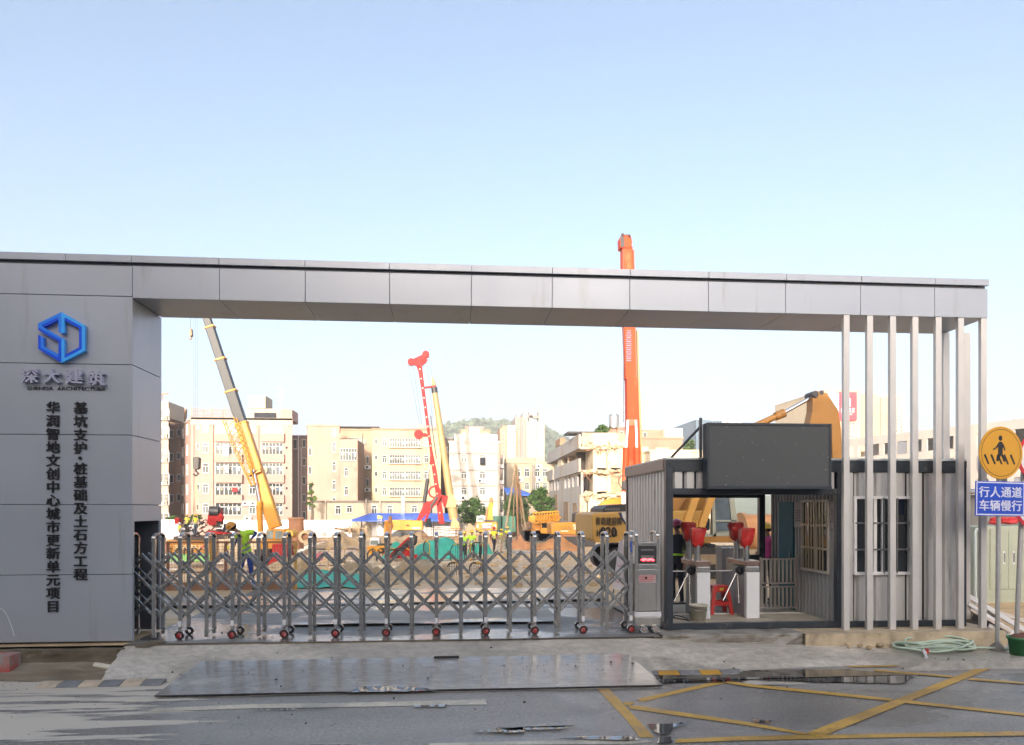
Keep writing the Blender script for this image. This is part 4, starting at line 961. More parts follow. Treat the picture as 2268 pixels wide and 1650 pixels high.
person('worker in lime hi-vis vest and blue overalls bending over behind the gate', (w0.x, WY, 0), 0, 'cl_blue', 'cl_blue', 'hat_o', 'hv', pose, fingers=True)
# guard in the passage (seen from behind, turned to the left)
p = at(1500, 1340, 15.0)
person('guard in dark uniform with a pink-red helmet standing beyond the turnstiles', (p.x, 15.0, .005), R(-55), 'cl_navy', 'cl_navy', 'hat_p', None, dict(el=(-.24,.06,1.14), wl=(-.22,.02,.90), hl=(-.21,0,.82), tr=(.13,-.14,.035), nose=(.02,-.115,1.585)), k=1.02, fingers=True, sleeves=False)
g_ = [o for o in bpy.data.objects if o.get('label', '').startswith('guard in dark')][0]
b = B(); b.lathe([(.150,0),(.155,.0),(.155,.045),(.150,.045)], (0,0,1.03), 20); b.v = [(x*1.02, y*.82, z) for x, y, z in b.v]
for sx_ in (-.11, .06): b.hexa([(sx_,.115,1.12),(sx_+.055,.115,1.12),(sx_+.055,.12,1.38),(sx_,.12,1.38),(sx_,.13,1.12),(sx_+.055,.13,1.12),(sx_+.055,.135,1.38),(sx_,.135,1.38)])
o = b.build('reflective_belt', mt['hv']); o.parent = g_
p = at(1697, 1330, 15.6)
person('person in a pink shirt and yellow helmet half hidden by the cabin post', (p.x+.03, 15.6, .0), R(-60), 'cl_pink', 'cl_navy', 'hat_y', None, dict(el=(-.20,-.05,1.13), wl=(-.14,-.2,1.05), hl=(-.1,-.27,1.04)), k=.97, fingers=True, sleeves=False)
# people on the site
def feet(x, y, Y): p = at(x, y, Y); return (p.x, Y, p.z)
bend = dict(el=(-.20,-.12,1.15), wl=(-.12,-.30,1.05), hl=(-.1,-.36,1.03), er=(.22,-.10,1.14), wr=(.16,-.30,1.05), hr=(.13,-.36,1.03))
stride = dict(kl=(-.09,-.16,.50), al=(-.09,-.12,.10), tl=(-.09,-.28,.05), kr=(.10,.05,.49), ar=(.10,.20,.10), tr=(.11,.06,.03))
G3 = 'workers on the site'
person('worker in yellow vest with an orange helmet, left of the pair on the rig deck', feet(414, 1184, 67.6), R(170), 'cl_tan', 'cl_navy', 'hat_y', 'hvy', bend, 1.03, group=G3)
person('worker in yellow vest and jeans, right of the pair on the rig deck', feet(433, 1184, 67.6), R(185), 'cl_white', 'cl_jean', 'hat_y', 'hvy', None, 1.03, group=G3)
person('worker in a white helmet crouching at the left end of the rig deck', feet(397, 1197, 67), R(140), 'cl_white', 'cl_tan', 'hat_w', 'hvy', dict(bend, kl=(-.12,-.2,.62), kr=(.12,-.2,.62)), .9, group=G3)
person('worker in yellow vest partly behind the first gate post at the left', feet(356, 1252, 63), R(160), 'cl_tan', 'cl_navy', 'hat_o', 'hvy', None, 1., group=G3)
person('worker in dark trousers and yellow vest at the foot of the rig ladder', feet(503, 1246, 64), R(150), 'cl_white', 'cl_navy', 'hat_o', 'hvy', bend, 1.0, group=G3)
person('worker in tan shirt and open hi-vis vest facing the gate behind the barriers', feet(1045, 1242, 42.5), R(5), 'cl_tan', 'cl_navy', 'hat_y', 'hv', None, 1.02, group=G3)
person('worker with a lime vest leaning on the barrier, left of the group of three', feet(1029, 1242, 43), R(-30), 'cl_grey', 'cl_navy', 'hat_y', 'hv', bend, .98, group=G3)
person('worker in a grey hooded jacket with a yellow helmet in the group of three', feet(1064, 1241, 42), R(70), 'cl_grey', 'cl_navy', 'hat_y', None, None, 1.0, group=G3)
person('worker with a red helmet and maroon sleeves walking near the tripod', feet(1094, 1225, 50), R(25), 'cl_red', 'cl_navy', 'hat_r', 'hvy', stride, 1.03, group=G3)
person('worker in tan clothes bending by the drilling tripod', feet(1110, 1224, 51), R(60), 'cl_tan', 'cl_tan', 'hat_y', 'hvy', bend, .95, group=G3)
person('worker with a yellow helmet behind the drilling tripod', feet(1124, 1216, 54), R(-20), 'cl_tan', 'cl_navy', 'hat_y', 'hvy', None, .95, group=G3)
# ------------------------------------------------------------------ earth heaps, nets, hoarding, barriers
def pp(b, pts, Y, th, m=0):
    q = [at(x, y, Y) for x, y in pts]; return b.prism([(v.x, v.z) for v in q], Y, Y+th, m)
def zz(x0, y0, k, off): return lambda pts: [((off[0]+x/k)/1.64065, (off[1]+y/k)/1.64065) for x, y in pts]
def heap(name, mat, x0, x1, ytop, ybase, Y, dep, label, cat, seed=1, kind=None, n=34, jag=.18, group=None):
    a, c = AX(x0, Y), AX(x1, Y); zb = AZ(ybase, Y, (x0+x1)/2); h = AZ(ytop, Y, (x0+x1)/2) - zb; w = c-a; vs = []; fs = []; m = max(10, int(n*dep/max(w, .1))); m = min(m, 30)
    for j in range(m+1):
        for i in range(n+1):
            u, v = i/n*2-1, j/m*2-1; X = a+w*(u+1)/2; Yy = Y+dep*(v+1)/2
            e = max(0, 1-abs(u)**3)*max(0, 1-abs(v)**2.5); z = h*e*(.72+.55*noise.noise((u*1.8+seed, v*1.3, seed))) + h*jag*e**.5*fbm(X, Yy, 2.2/max(.5, h), 3, seed)
            vs.append((X, Yy, zb - .06 + max(0, z)))
    for j in range(m):
        for i in range(n): k = j*(n+1)+i; fs.append((k, k+1, k+n+2, k+n+1))
    b = B(); b.add(vs, fs, 0, True); o = b.build(name, mat, recalc=False)
    return tag(o, label, cat, group, kind)
earth = M('dug_earth', (.48,.33,.17), .9, var=.4, scale=1.3, bump=.9, bscale=6, dirt=((.50,.40,.26), .4, 1.1, (1,1,1)))
earth_d = M('grey_brown_spoil', (.36,.27,.16), .9, var=.45, scale=2.5, bump=1.0, bscale=9, dirt=((.42,.36,.27), .4, 3.5, (1,1,1)))
earth_o = M('orange_earth', (.52,.24,.085), .9, var=.3, scale=.9, bump=.8, bscale=3)
for a in ((652, 800, 1186, 1262, 56, 14, 'long tan earth bank left of the middle of the pit', earth, 2), (770, 1010, 1176, 1238, 64, 10, 'earth bank carrying the red drilling rig', earth, 3),
          (985, 1130, 1172, 1226, 66, 8, 'earth bank behind the group of workers', earth, 4), (560, 700, 1238, 1262, 47, 8, 'low pale heap of spoil below the crane', earth, 5),
          (1140, 1330, 1196, 1232, 52, 9, 'orange earth heap under the yellow excavator', earth_o, 6)):
    heap('earth_bank', a[7], a[0], a[1], a[2], a[3], a[4], a[5], a[6], 'earth bank', a[8], group='earth banks on the site')
heap('spoil_heap', earth_d, 700, 860, 1243, 1299, 20.6, 2.2, 'grey brown heap of rubble and soil left of the middle posts', 'spoil heap', 7, group='spoil heaps', jag=.35)
heap('spoil_heap', earth_d, 840, 1010, 1236, 1292, 21.6, 2.6, 'grey brown heap of rubble and soil in front of the green net', 'spoil heap', 8, group='spoil heaps', jag=.35)
heap('spoil_heap', earth, 625, 715, 1240, 1298, 20.8, 1.4, 'small tan heap of soil near the bending worker', 'spoil heap', 12, group='spoil heaps', jag=.3)
heap('dust_net', mt['net'], 905, 1035, 1186, 1236, 40, 6, 'green dust net over a heap behind the middle of the gate', 'dust net', 9, jag=.12, group='green dust nets')
heap('dust_net', mt['net'], 838, 925, 1202, 1240, 42, 4, 'green dust net under the red auger boom', 'dust net', 10, jag=.12, group='green dust nets')
heap('dust_net', mt['net'], 1035, 1100, 1192, 1233, 47, 4, 'green dust net behind the group of workers', 'dust net', 11, jag=.12, group='green dust nets')
b = B(); vs = []; fs = []
for j in range(7):
    for i in range(40):
        q = onz(658+(800-658)*i/39, 1301 - 22*j/6 + (1.5*math.sin(i*.6) if j == 0 else 0), .03); vs.append((q.x, q.y, .03 + .10*(j/6)*abs(fbm(q.x, q.y, 1.3, 3, 4)) + .03*j))
for j in range(6):
    for i in range(39): k = j*40+i; fs.append((k, k+1, k+41, k+40))
b.add(vs, fs, 0, True); tag(b.build('dust_net', mt['net'], recalc=False), 'strip of green dust net lying on the ground behind the gate', 'dust net', 'green dust nets')
# white hoarding along the back
def wall_run(x0, x1, yt, yb, Y, label, mat=mt['hoard'], rib=1.0, name='hoarding'):
    a, c = AX(x0, Y), AX(x1, Y); z1, z0 = AZ(yt, Y, (x0+x1)/2), AZ(yb, Y, (x0+x1)/2); t = thing(name, label, 'hoarding', (a, Y, z0))
    b = B(); b.box(a, c, Y, Y+.04, z0, z1); b.build('sheet', mat, t); b = B(); n = int((c-a)/(3*rib))
    for i in range(n+1): x = a+(c-a)*i/max(1, n); b.box(x-.04, x+.04, Y-.05, Y-.002, z0, z1+.05)
    for z in (z0+.35*(z1-z0), z1-.1): b.box(a, c, Y-.03, Y-.003, z-.03, z+.03)
    b.build('rail', mt['frame_w'], t)
wall_run(482, 778, 1152, 1200, 92, 'long white hoarding below the pink building')
wall_run(340, 398, 1151, 1200, 90, 'pale blue-white hoarding at the far left', M('pale_blue_hoarding', (.62,.64,.74), .5, var=.04))
wall_run(398, 432, 1157, 1200, 93, 'short white hoarding behind the rig deck')
# pit edge fence with wire mesh
FY = 18.75; t = thing('mesh_fence', 'brown framed wire mesh fence along the edge of the pit', 'fence', (AX(345, FY), FY, 0)); br = M('brown_red_frame', (.28,.13,.08), .6, var=.2, scale=4); ypost = M('ochre_post', (.48,.28,.07), .6, var=.2)
b = B(); fx = [AX(x, FY) for x in (345, 372, 470, 500, 590, 655)]; zt_ = AZ(1199, FY, 480)
b.box(fx[0], fx[-1], FY-.02, FY+.02, zt_-.04, zt_); b.box(fx[0], fx[-1], FY-.02, FY+.02, .42, .46); b.build('rail', br, t)
b = B(); b.box(fx[0], fx[-1], FY-.015, FY+.015, .005, .20); b.build('kick_plate', M('rusty_kick_plate', (.30,.165,.10), .8, var=.35, scale=2), t)
for i, x in enumerate(fx): b = B(); b.box(x-.03, x+.03, FY-.03, FY+.03, .0, zt_+(.0 if i != 2 else .05)); b.build('fence_post', ypost if i in (2, 5) else br, t)
b = B(); k = fx[0]
while k < fx[-1]: b.box(k-.0028, k+.0028, FY-.004, FY+.004, .2, zt_-.04); k += .075
z = .25
while z < zt_-.05: b.box(fx[0], fx[-1], FY-.004, FY+.004, z-.0028, z+.0028); z += .075
b.build('wire_mesh', M('rusty_wire', (.30,.17,.10), .7), t)
# round-shouldered crowd barriers, black with yellow bands
ybk = bpy.data.materials.new('black_yellow_bands'); ybk.use_nodes = True; n = ybk.node_tree.nodes; l = ybk.node_tree.links
tc = n.new('ShaderNodeTexCoord'); sx3 = n.new('ShaderNodeSeparateXYZ'); l.new(tc.outputs['Object'], sx3.inputs[0]); wv = n.new('ShaderNodeMath'); wv.operation = 'PINGPONG'; wv.inputs[1].default_value = .35; l.new(sx3.outputs[0], wv.inputs[0])
gt = n.new('ShaderNodeMath'); gt.operation = 'GREATER_THAN'; gt.inputs[1].default_value = .24; l.new(wv.outputs[0], gt.inputs[0]); mx = n.new('ShaderNodeMix'); mx.data_type = 'RGBA'; mx.inputs[6].default_value = (.025,.022,.02,1); mx.inputs[7].default_value = (.55,.33,.03,1)
l.new(gt.outputs[0], mx.inputs[0]); l.new(mx.outputs[2], n['Principled BSDF'].inputs['Base Color'])
def barrier(x0, x1, yt, yb, Y, label, rz=0, nb=6, group='black and yellow crowd barriers', mat=None):
    a, c = AX(x0, Y), AX(x1, Y); z1, z0 = AZ(yt, Y, (x0+x1)/2), AZ(yb, Y, (x0+x1)/2); h = z1-z0; r = h*.32; t = thing('crowd_barrier', label, 'barrier', ((a+c)/2, Y, z0), group)
    pts = [(a, Y, z0+.1)] + [(a+r-r*math.cos(q), Y, z1-r+r*math.sin(q)) for q in [math.pi/2*i/5 for i in range(6)]] + [(c-r+r*math.sin(q), Y, z1-r+r*math.cos(q)) for q in [math.pi/2*i/5 for i in range(6)]] + [(c, Y, z0+.1)]
    b = B(); b.path(pts, .028, 7); b.tube((a,Y,z0+.2*h), (c,Y,z0+.2*h), .02, n=6); b.build('frame', mat or ybk, t)
    b = B()
    for i in range(1, nb): x = a+(c-a)*i/nb; b.tube((x,Y,z0+.2*h), (x,Y,z1-.02), .011, n=5)
    b.build('bars', mt['black_metal'], t); b = B()
    for x in (a+.05, c-.05): b.bar((x,Y-.25,z0), (x,Y+.25,z0), .04); b.bar((x,Y,z0), (x,Y,z0+.2*h), .04)
    b.build('foot', mt['black_metal'], t); t.rotation_euler = (0,0,rz); return t
for x0, x1, yt, yb, Y, lab, rz in ((690, 800, 1216, 1262, 33, 'crowd barrier in front of the small yellow excavator', 0), (814, 912, 1215, 1262, 33, 'crowd barrier in front of the red auger boom', .1),
        (997, 1030, 1205, 1250, 38, 'crowd barrier beside the green net at the workers', -.4), (1040, 1072, 1201, 1248, 38, 'upright crowd barrier in front of the tan shirted worker', .3),
        (938, 952, 1198, 1232, 38, 'narrow steel barrier standing against the green net', 0), (1038, 1071, 1246, 1281, 26, 'tilted crowd barrier lying nearer the gate', .5), (990, 1022, 1246, 1285, 25, 'crowd barrier wound with red and white tape', -.3)):
    barrier(x0, x1, yt, yb, Y, lab, rz)
# warning board behind the gate
x, Y = AX(1377, 15.6), 15.6; t = thing('warning_board', 'white folding warning board with red marks behind the right end of the gate', 'warning board', (x, Y, 0))
bd = M('white_board', (.66,.62,.66), .5, var=.03); rd = M('red_print', (.5,.07,.12), .5)
b = B(); b.hexa([(x-.19,Y,.28),(x+.02,Y,.28),(x+.02,Y+.02,.28),(x-.19,Y+.02,.28),(x-.01,Y+.2,1.30),(x+.13,Y+.2,1.30),(x+.13,Y+.22,1.30),(x-.01,Y+.22,1.30)]); b.build('panel', bd, t)
b = B(); b.hexa([(x+.08,Y-.05,.15),(x+.30,Y-.05,.15),(x+.30,Y-.03,.15),(x+.08,Y-.03,.15),(x+.06,Y+.2,1.36),(x+.2,Y+.2,1.36),(x+.2,Y+.22,1.36),(x+.06,Y+.22,1.36)]); b.build('panel', bd, t)
b = B()
for z in (.42, .56, .75):
    y_ = Y+.2*(z-.28)/1.02-.012; xo = x-.10+.14*(z-.28); b.bar((xo-.05,y_,z+.06), (xo,y_,z), .022, .006); b.bar((xo+.05,y_,z+.06), (xo,y_,z), .022, .006)
b.build('mark', rd, t); b = B(); b.bar((x-.17,Y,.28), (x-.25,Y-.1,.01), .02); b.bar((x,Y,.28), (x-.05,Y-.1,.01), .02); b.bar((x+.2,Y,.15), (x+.22,Y-.1,.01), .02); b.build('leg', mt['black_metal'], t)

# ------------------------------------------------------------------ machines
def track(b, a, c, Y0, Y1, z0, z1, m=0):
    r = (z1-z0)/2; n = 8; pts = [(a+r-r*math.sin(math.pi*i/n), z0+r-r*math.cos(math.pi*i/n)) for i in range(n+1)] + [(c-r+r*math.sin(math.pi*i/n), z1-r+r*math.cos(math.pi*i/n)) for i in range(n+1)]
    b.prism(pts, Y0, Y1, m)
    k = a+r
    while k < c-r: b.box(k, k+.09, Y0-.01, Y1+.01, z1-.01, z1+.025, m); b.box(k, k+.09, Y0-.01, Y1+.01, z0-.02, z0+.01, m); k += .19
def rollers(b, a, c, Y, z, r, n, m=0):
    for i in range(n): b.lathe([(.001,-.03),(r,-.03),(r,.02)], (a+(c-a)*i/max(1,n-1), Y, z), 12, m, 'y')
# --- big excavator behind the cabin (counterweight seen left of the cabin, cab through the passage, stick above)
Y = 21.6; K = zz(0,0,4.3425,(1900,1780)); K6 = zz(0,0,3.929,(2650,1380)); K5 = zz(0,0,3,(2400,1780))
ex = thing('excavator', 'large faded yellow excavator behind the guard cabin with its arm above the display board', 'excavator', (AX(1400, Y), Y, 0))
b = B(); xa, xb = AX(1345, Y), AX(1660, Y)
for y0 in (Y-.2, Y+2.2): track(b, xa, xb, y0, y0+.6, .02, .86)
b.build('track', mt['black_metal'], ex)
b = B(); b.box(xa+.5, xb-.5, Y-.22, Y+2.9, .35, .65); b.box(xa+1.2, xb-1.2, Y+.2, Y+2.2, .65, .98); rollers(b, xa+.4, xb-.4, Y-.23, .25, .16, 7); b.build('undercarriage', M('dusty_undercarriage', (.30,.22,.13), .8, var=.3), ex)
b = B(); pp(b, K([(1092,395),(1105,372),(1150,362),(1500,345)]) + [(1560,1130),(1560,1204)] + K([(1145,828),(1100,770)]), Y-.3, 2.9); b.build('body', mt['exc_y'], ex, bevel=.05)
b = B(); pp(b, K([(1110,760),(1660,745),(1660,835),(1145,828)]), Y-.33, .03); b.build('skirt', mt['exc_y'], ex)
b = B(); pp(b, K([(1505,362),(1700,335),(1700,610),(1640,575),(1560,480)]), Y-.325, .022, 1); pp(b, K([(1555,352),(1700,330),(1700,575),(1640,540),(1580,440)]), Y-.34, .014, 0); b.build('swoosh', [M('pale_grey_decal', (.50,.49,.46), .45), M('navy_decal', (.03,.03,.06), .45)], ex)
b = B(); pp(b, K([(1265,355),(1265,300),(1330,250),(1560,225),(1720,220),(1720,345)]), Y+.1, 2.0, 0)
for i in range(10): pp(b, K([(1300+24*i,325),(1312+24*i,325),(1312+24*i,285),(1300+24*i,287)]), Y+.085, .014, 1)
b.build('engine_hood', [mt['boom_grey'], M('grille_slat', (.14,.14,.14), .5)], ex)
b = B(); c = at(*K([(1315,490)])[0], Y); b.text('青南建設㈱', c.x, Y-.335, c.z, .24, .012, bold=.02, w=.78, em=False); c = at(*K([(1190,675)])[0], Y)
b.text('HD', c.x, Y-.335, c.z, .18, .012, bold=.05, w=.22, em=False); c = at(*K([(1312,660)])[0], Y); b.text('820', c.x, Y-.335, c.z, .29, .012, bold=.04, w=.46, em=False); c = at(*K([(1412,675)])[0], Y); b.text('III', c.x, Y-.335, c.z, .18, .012, bold=.03, w=.12, em=False)
b.build('lettering', mt['black_ink'], ex)
cabm = M('cab_grey_green', (.33,.34,.27), .45, var=.08); b = B()
q = lambda x, y, yy=Y-.35: at(*K5([(x, y)])[0], yy)
zr0, zr1 = q(500,560).z, 3.02; ca, cc = q(450,500).x, q(862,500).x
for pts in ([(455,560),(480,555),(545,60),(515,40)], [(575,560),(610,560),(590,50),(560,50)], [(800,560),(862,560),(800,50),(745,50)], [(590,330),(825,330),(825,345),(590,345)], [(455,575),(862,575),(862,455),(590,475),(575,500),(455,450)], [(455,455),(470,455),(540,300),(520,300)]):
    pp(b, K5(pts), Y-.35, .12)
b.hexa([(q(530,50).x,Y-.36,2.2+.55),(q(790,50).x,Y-.36,2.75),(q(790,50).x,Y+1.0,2.75),(q(530,50).x,Y+1.0,2.75),(q(545,50).x,Y-.3,2.95),(q(770,50).x,Y-.3,2.95),(q(770,50).x,Y+1.0,2.95),(q(545,50).x,Y+1.0,2.95)])
pp(b, K5([(545,575),(862,575),(840,330),(790,50),(770,-140),(560,-140)]), Y+1.0, .06)
cb = b.build('cab', cabm, ex)
b = B(); pp(b, K5([(592,328),(822,328),(790,50),(760,-120),(575,-120),(575,60)]), Y-.30, .01); pp(b, K5([(595,450),(822,450),(822,347),(592,347)]), Y-.30, .01); b.build('cab_glass', M('sky_glass', (.10,.13,.15), .04, spec=1., var=.3, ior=1.8), cb)
b = B(); pp(b, K5([(465,440),(525,440),(540,420),(540,320),(520,305),(480,320)]), Y-.36, .02); b.build('rear_window', mt['glass'], cb)
b = B(); pp(b, K5([(455,580),(865,565),(865,500),(455,512)]), Y-.42, .05); b.build('sill', mt['exc_o'], ex)
b = B(); pp(b, K5([(130,60),(310,50),(130,320)]) , Y-.1, .5); pp(b, K5([(130,320),(310,55),(335,60),(240,420),(130,420)]), Y+.15, .5); b.build('boom_foot', mt['exc_o'], ex)
b = B()
for x0_, x1_ in ((265, 400), (440, 570)): b.bar(at(*K5([(x0_,410)])[0], Y-.38), at(*K5([(x1_,30)])[0], Y-.38), .20, .14, up=(0,1,0)); b.bar(at(*K5([(x0_,410)])[0], Y-.38), at(*K5([(x0_+5,470)])[0], Y-.38), .2, .14, up=(0,1,0))
for i in range(5): c = at(*K5([(285+28*i,330)])[0], Y-.42); b.tube((c.x,c.y,c.z-.5), c, .03, n=8)
b.build('guard_bars', M('orange_tan_bars', (.56,.29,.06), .45), ex)
bo = Y+.5
b = B(); pp(b, [(1520,1165),(1502,1120),(1560,1040),(1650,985),(1745,962),(1835,985),(1830,1010),(1740,1000),(1665,1022),(1600,1075),(1560,1150)], bo, .55); b.build('boom', mt['exc_o'], ex, bevel=.02)
b = B(); pp(b, K6([(1195,270),(1190,190),(1230,150),(1290,165),(1400,190),(1560,430),(1600,700),(1625,1400),(1480,1400),(1465,640),(1300,640),(1145,640),(1190,450)]), bo+.06, .42); b.build('stick', mt['exc_o'], ex, bevel=.02)
b = B(); c = at(*K6([(1228,205)])[0], bo); b.lathe([(.001,-.03),(.10,-.03),(.10,.51),(.001,.51)], (c.x, bo, c.z), 20, 0, 'y'); c = at(*K6([(1330,170)])[0], bo); b.lathe([(.001,.05),(.07,.05),(.07,.5)], (c.x, bo, c.z-.02), 16, 0, 'y'); b.build('pin', mt['black_metal'], ex)
b = B(); b.tube(at(1640,958,bo+.25), at(*K6([(780,475)])[0], bo+.25), .10, n=16); b.tube(at(*K6([(660,525)])[0], bo+.25), at(*K6([(785,472)])[0], bo+.25), .135, n=16); cy = b.build('cylinder', M('oily_barrel', (.32,.155,.035), .5, var=.3, scale=5), ex)
b = B(); b.tube(at(*K6([(770,475)])[0], bo+.25), at(*K6([(1205,235)])[0], bo+.25), .062, n=14); b.build('rod', mt['chrome'], cy)
# rusty steel casing beside it
Y = 25.0; x0, x1 = AX(1640, Y), AX(1740, Y); b = B(); zc = AZ(1180, Y, 1690); r = (AZ(1140, Y, 1690)-AZ(1222, Y, 1690))/2
b.tube((x0,Y,zc), (x1+4,Y+.6,zc), r, n=32); b.tube((x0-.02,Y,zc), (x0+.1,Y,zc), r+.06, n=32)
tag(b.build('steel_casing', M('orange_rusty_casing', (.52,.26,.11), .65, var=.15, scale=1)), 'big rusty orange steel casing lying beyond the cabin passage', 'steel casing')
b = B(); c = at(1600, 1222, 24); b.box(c.x-2.2, c.x+1.5, 24, 24.6, -.2, .42); b.box(c.x-2.2, c.x-.6, 23.6, 24.5, .42, .9); b.box(c.x-.4, c.x+1.6, 24.2, 24.8, .42, .62)
tag(b.build('concrete_blocks', M('yellow_grey_blocks', (.40,.33,.22), .85, var=.3, scale=2)), 'stacked dusty concrete blocks beyond the turnstiles', 'blocks')

# --- yellow excavator with the arched boom
def lattice(b, p0, p1, w0, w1, n, r, m=0, up=(0,1,0)):
    p0, p1 = Vector(p0), Vector(p1); d = (p1-p0).normalized(); a = d.cross(Vector(up)).normalized(); c = a.cross(d).normalized(); cor = []
    for k_, (p, w) in enumerate(((p0, w0), (p1, w1))): cor.append([p+a*w/2*s+c*w/2*t for s, t in ((1,1),(-1,1),(-1,-1),(1,-1))])
    for i in range(4): b.tube(cor[0][i], cor[1][i], r, n=5, m=m, cap=False)
    for k_ in range(n):
        for i in range(4):
            j = (i+1) % 4; u, v = k_/n, (k_+1)/n; b.tube(cor[0][i].lerp(cor[1][i], u), cor[0][j].lerp(cor[1][j], v), r*.6, n=4, m=m, cap=False)
Y = 59; s = thing('excavator', 'bright yellow excavator with an arched boom left of the faded counterweight', 'excavator', (AX(1265, Y), Y, AZ(1212, Y, 1265)))
b = B(); pp(b, K([(440,540),(460,518),(1085,512),(1090,700),(450,700)]), Y, 2.6); b.build('body', mt['yellow'], s, bevel=.05)
b = B(); pp(b, K([(810,512),(815,375),(870,350),(1060,345),(1080,512)]), Y+.1, 1.2); cbb = b.build('cab', mt['black_metal'], s)
b = B(); pp(b, K([(825,500),(830,395),(880,385),(880,500)]), Y+.08, .015); pp(b, K([(900,500),(900,390),(1045,380),(1040,500)]), Y+.08, .015); b.build('cab_glass', mt['glass_pale'], cbb); b = B(); pp(b, K([(870,372),(880,348),(1090,345),(1090,375)]), Y+.05, 1.3); b.build('cab_roof', mt['yellow'], cbb)
b = B(); pp(b, K([(1000,512),(1190,250),(1340,140),(1600,125),(1700,200),(1700,330),(1580,250),(1370,250),(1080,512)]), Y+1.35, .6); b.build('boom', mt['yellow'], s, bevel=.03)
b = B(); xa, xb = at(*K([(430,800)])[0], Y).x, at(*K([(1150,800)])[0], Y).x; z0 = AZ(1212, Y, 1265)-.1
for y0 in (Y, Y+2.1): track(b, xa, xb, y0, y0+.55, z0, z0+.95)
b.build('track', mt['black_metal'], s); b = B(); b.box(xa+.6, xb-.6, Y+.1, Y+2.4, z0+.5, AZ(1183, Y, 1265)+.02); b.build('undercarriage', mt['rust'], s)
b = B(); pp(b, K([(792,548),(880,545),(880,628),(792,630)]), Y-.02, .02, 0); pp(b, K([(890,545),(990,542),(990,625),(890,628)]), Y-.02, .02, 1); pp(b, K([(600,640),(720,640),(720,660),(600,660)]), Y-.02, .02, 0); pp(b, K([(890,640),(990,635),(990,660),(890,662)]), Y-.02, .02, 0); b.build('placard', [M('cream_placard', (.75,.68,.5), .5), M('blue_placard', (.35,.50,.65), .5)], s)
c = at(*K([(715,603)])[0], Y); b = B(); b.text('SANY', c.x, Y-.006, c.z, .40, .02, bold=.02, w=1.15, em=False); b.build('lettering', M('brown_letter', (.30,.17,.02), .5), s)
c = at(*K([(1068,590)])[0], Y); b = B(); b.lathe([(.001,-.03),(.36,-.03),(.36,0)], (c.x,Y,c.z), 20, 0, 'y'); b.text('2', c.x, Y-.031, c.z, .42, .01, 1, bold=.03, em=False); b.build('number_disc', [M('green_disc', (.03,.22,.10), .5), mt['cl_white']], s)

# --- crane truck with folded lattice jib
Y = 70; s = thing('crane_truck', 'yellow crane truck with a folded lattice jib in front of the trees', 'crane truck', (AX(1190, Y), Y, AZ(1198, Y, 1190)))
b = B(); pp(b, K([(280,690),(275,560),(290,520),(440,515),(450,600),(470,690)]), Y, 2.3); c_ = b.build('cab', mt['yellow'], s, bevel=.05)
b = B(); pp(b, K([(300,600),(295,530),(432,522),(440,600)]), Y-.02, .03); b.build('cab_glass', mt['glass'], c_)
b = B(); pp(b, K([(30,640),(280,620),(280,700),(30,690)]), Y+.1, 2.2); pp(b, K([(60,540),(275,545),(270,640),(60,630)]), Y+.5, 1.4); b.build('chassis', mt['orange_y'], s)
b = B(); pp(b, K([(105,500),(105,420),(180,395),(200,480),(235,545),(205,545)]), Y+.4, 1.3); pp(b, K([(170,400),(560,375),(575,400),(560,430),(480,500),(200,490),(180,450)]), Y+.9, .5); b.build('boom', mt['yellow'], s)
b = B(); p0, p1 = at(*K([(175,445)])[0], Y+.3), at(*K([(560,410)])[0], Y+.3); lattice(b, p0, p1, 1.0, .9, 9, .06); p0, p1 = at(*K([(450,470)])[0], Y+.3), at(*K([(580,400)])[0], Y+.3); lattice(b, p0, p1, .9, .4, 3, .06); b.build('jib', mt['yellow'], s)
b = B(); c = at(*K([(85,570)])[0], Y-.1); b.lathe([(.001,0),(.38,0),(.38,.3)], (c.x,c.y,c.z), 14, 0, 'y'); b.build('lamp_drum', mt['chrome'], s)
b = B()
for x in (40, 110, 250, 330, 420): c = at(*K([(x,730)])[0], Y+.1); b.lathe([(.001,0),(.55,0),(.55,.4),(.001,.4)], (c.x,c.y,c.z), 16, 0, 'y')
b.build('wheel', mt['rubber'], s)

# --- orange excavator seen from behind
K3 = zz(0,0,4.342,(1500,1780)); Y = 80; s = thing('excavator', 'orange excavator seen from behind with its boom raised, middle of the site', 'excavator', (AX(1078, Y), Y, AZ(1182, Y, 1078)))
b = B(); pp(b, K3([(1000,520),(1020,502),(1320,505),(1338,525),(1335,640),(990,640)]), Y, 2.2); b.build('body', mt['orange_y'], s, bevel=.08)
b = B(); pp(b, K3([(1010,500),(1015,412),(1140,410),(1140,500)]), Y+.6, 1.4); c_ = b.build('cab', mt['white'], s); b = B(); pp(b, K3([(1025,490),(1030,440),(1125,438),(1125,490)]), Y+.58, .02); b.build('cab_glass', mt['glass_pale'], c_)
b = B(); pp(b, K3([(1158,480),(1180,290),(1215,200),(1270,210),(1255,300),(1265,480)]), Y+1.2, .6); pp(b, K3([(1205,290),(1225,130),(1258,115),(1275,220),(1262,290)]), Y+1.9, .5); b.build('boom', mt['yellow'], s)
b = B(); b.tube(at(*K3([(1150,470)])[0], Y+1.1), at(*K3([(1175,300)])[0], Y+1.1), .12); b.tube(at(*K3([(1230,120)])[0], Y+1.8), at(*K3([(1240,260)])[0], Y+1.8), .16); b.build('cylinder', mt['rust'], s)
b = B(); pp(b, K3([(1110,498),(1130,478),(1285,478),(1300,498)]), Y+.1, 1.5); b.build('hood', mt['black_metal'], s)
b = B(); pp(b, K3([(1090,530),(1245,528),(1245,556),(1090,560)]), Y-.02, .02, 0); pp(b, K3([(1090,562),(1245,560),(1242,612),(1092,615)]), Y-.02, .02, 1)
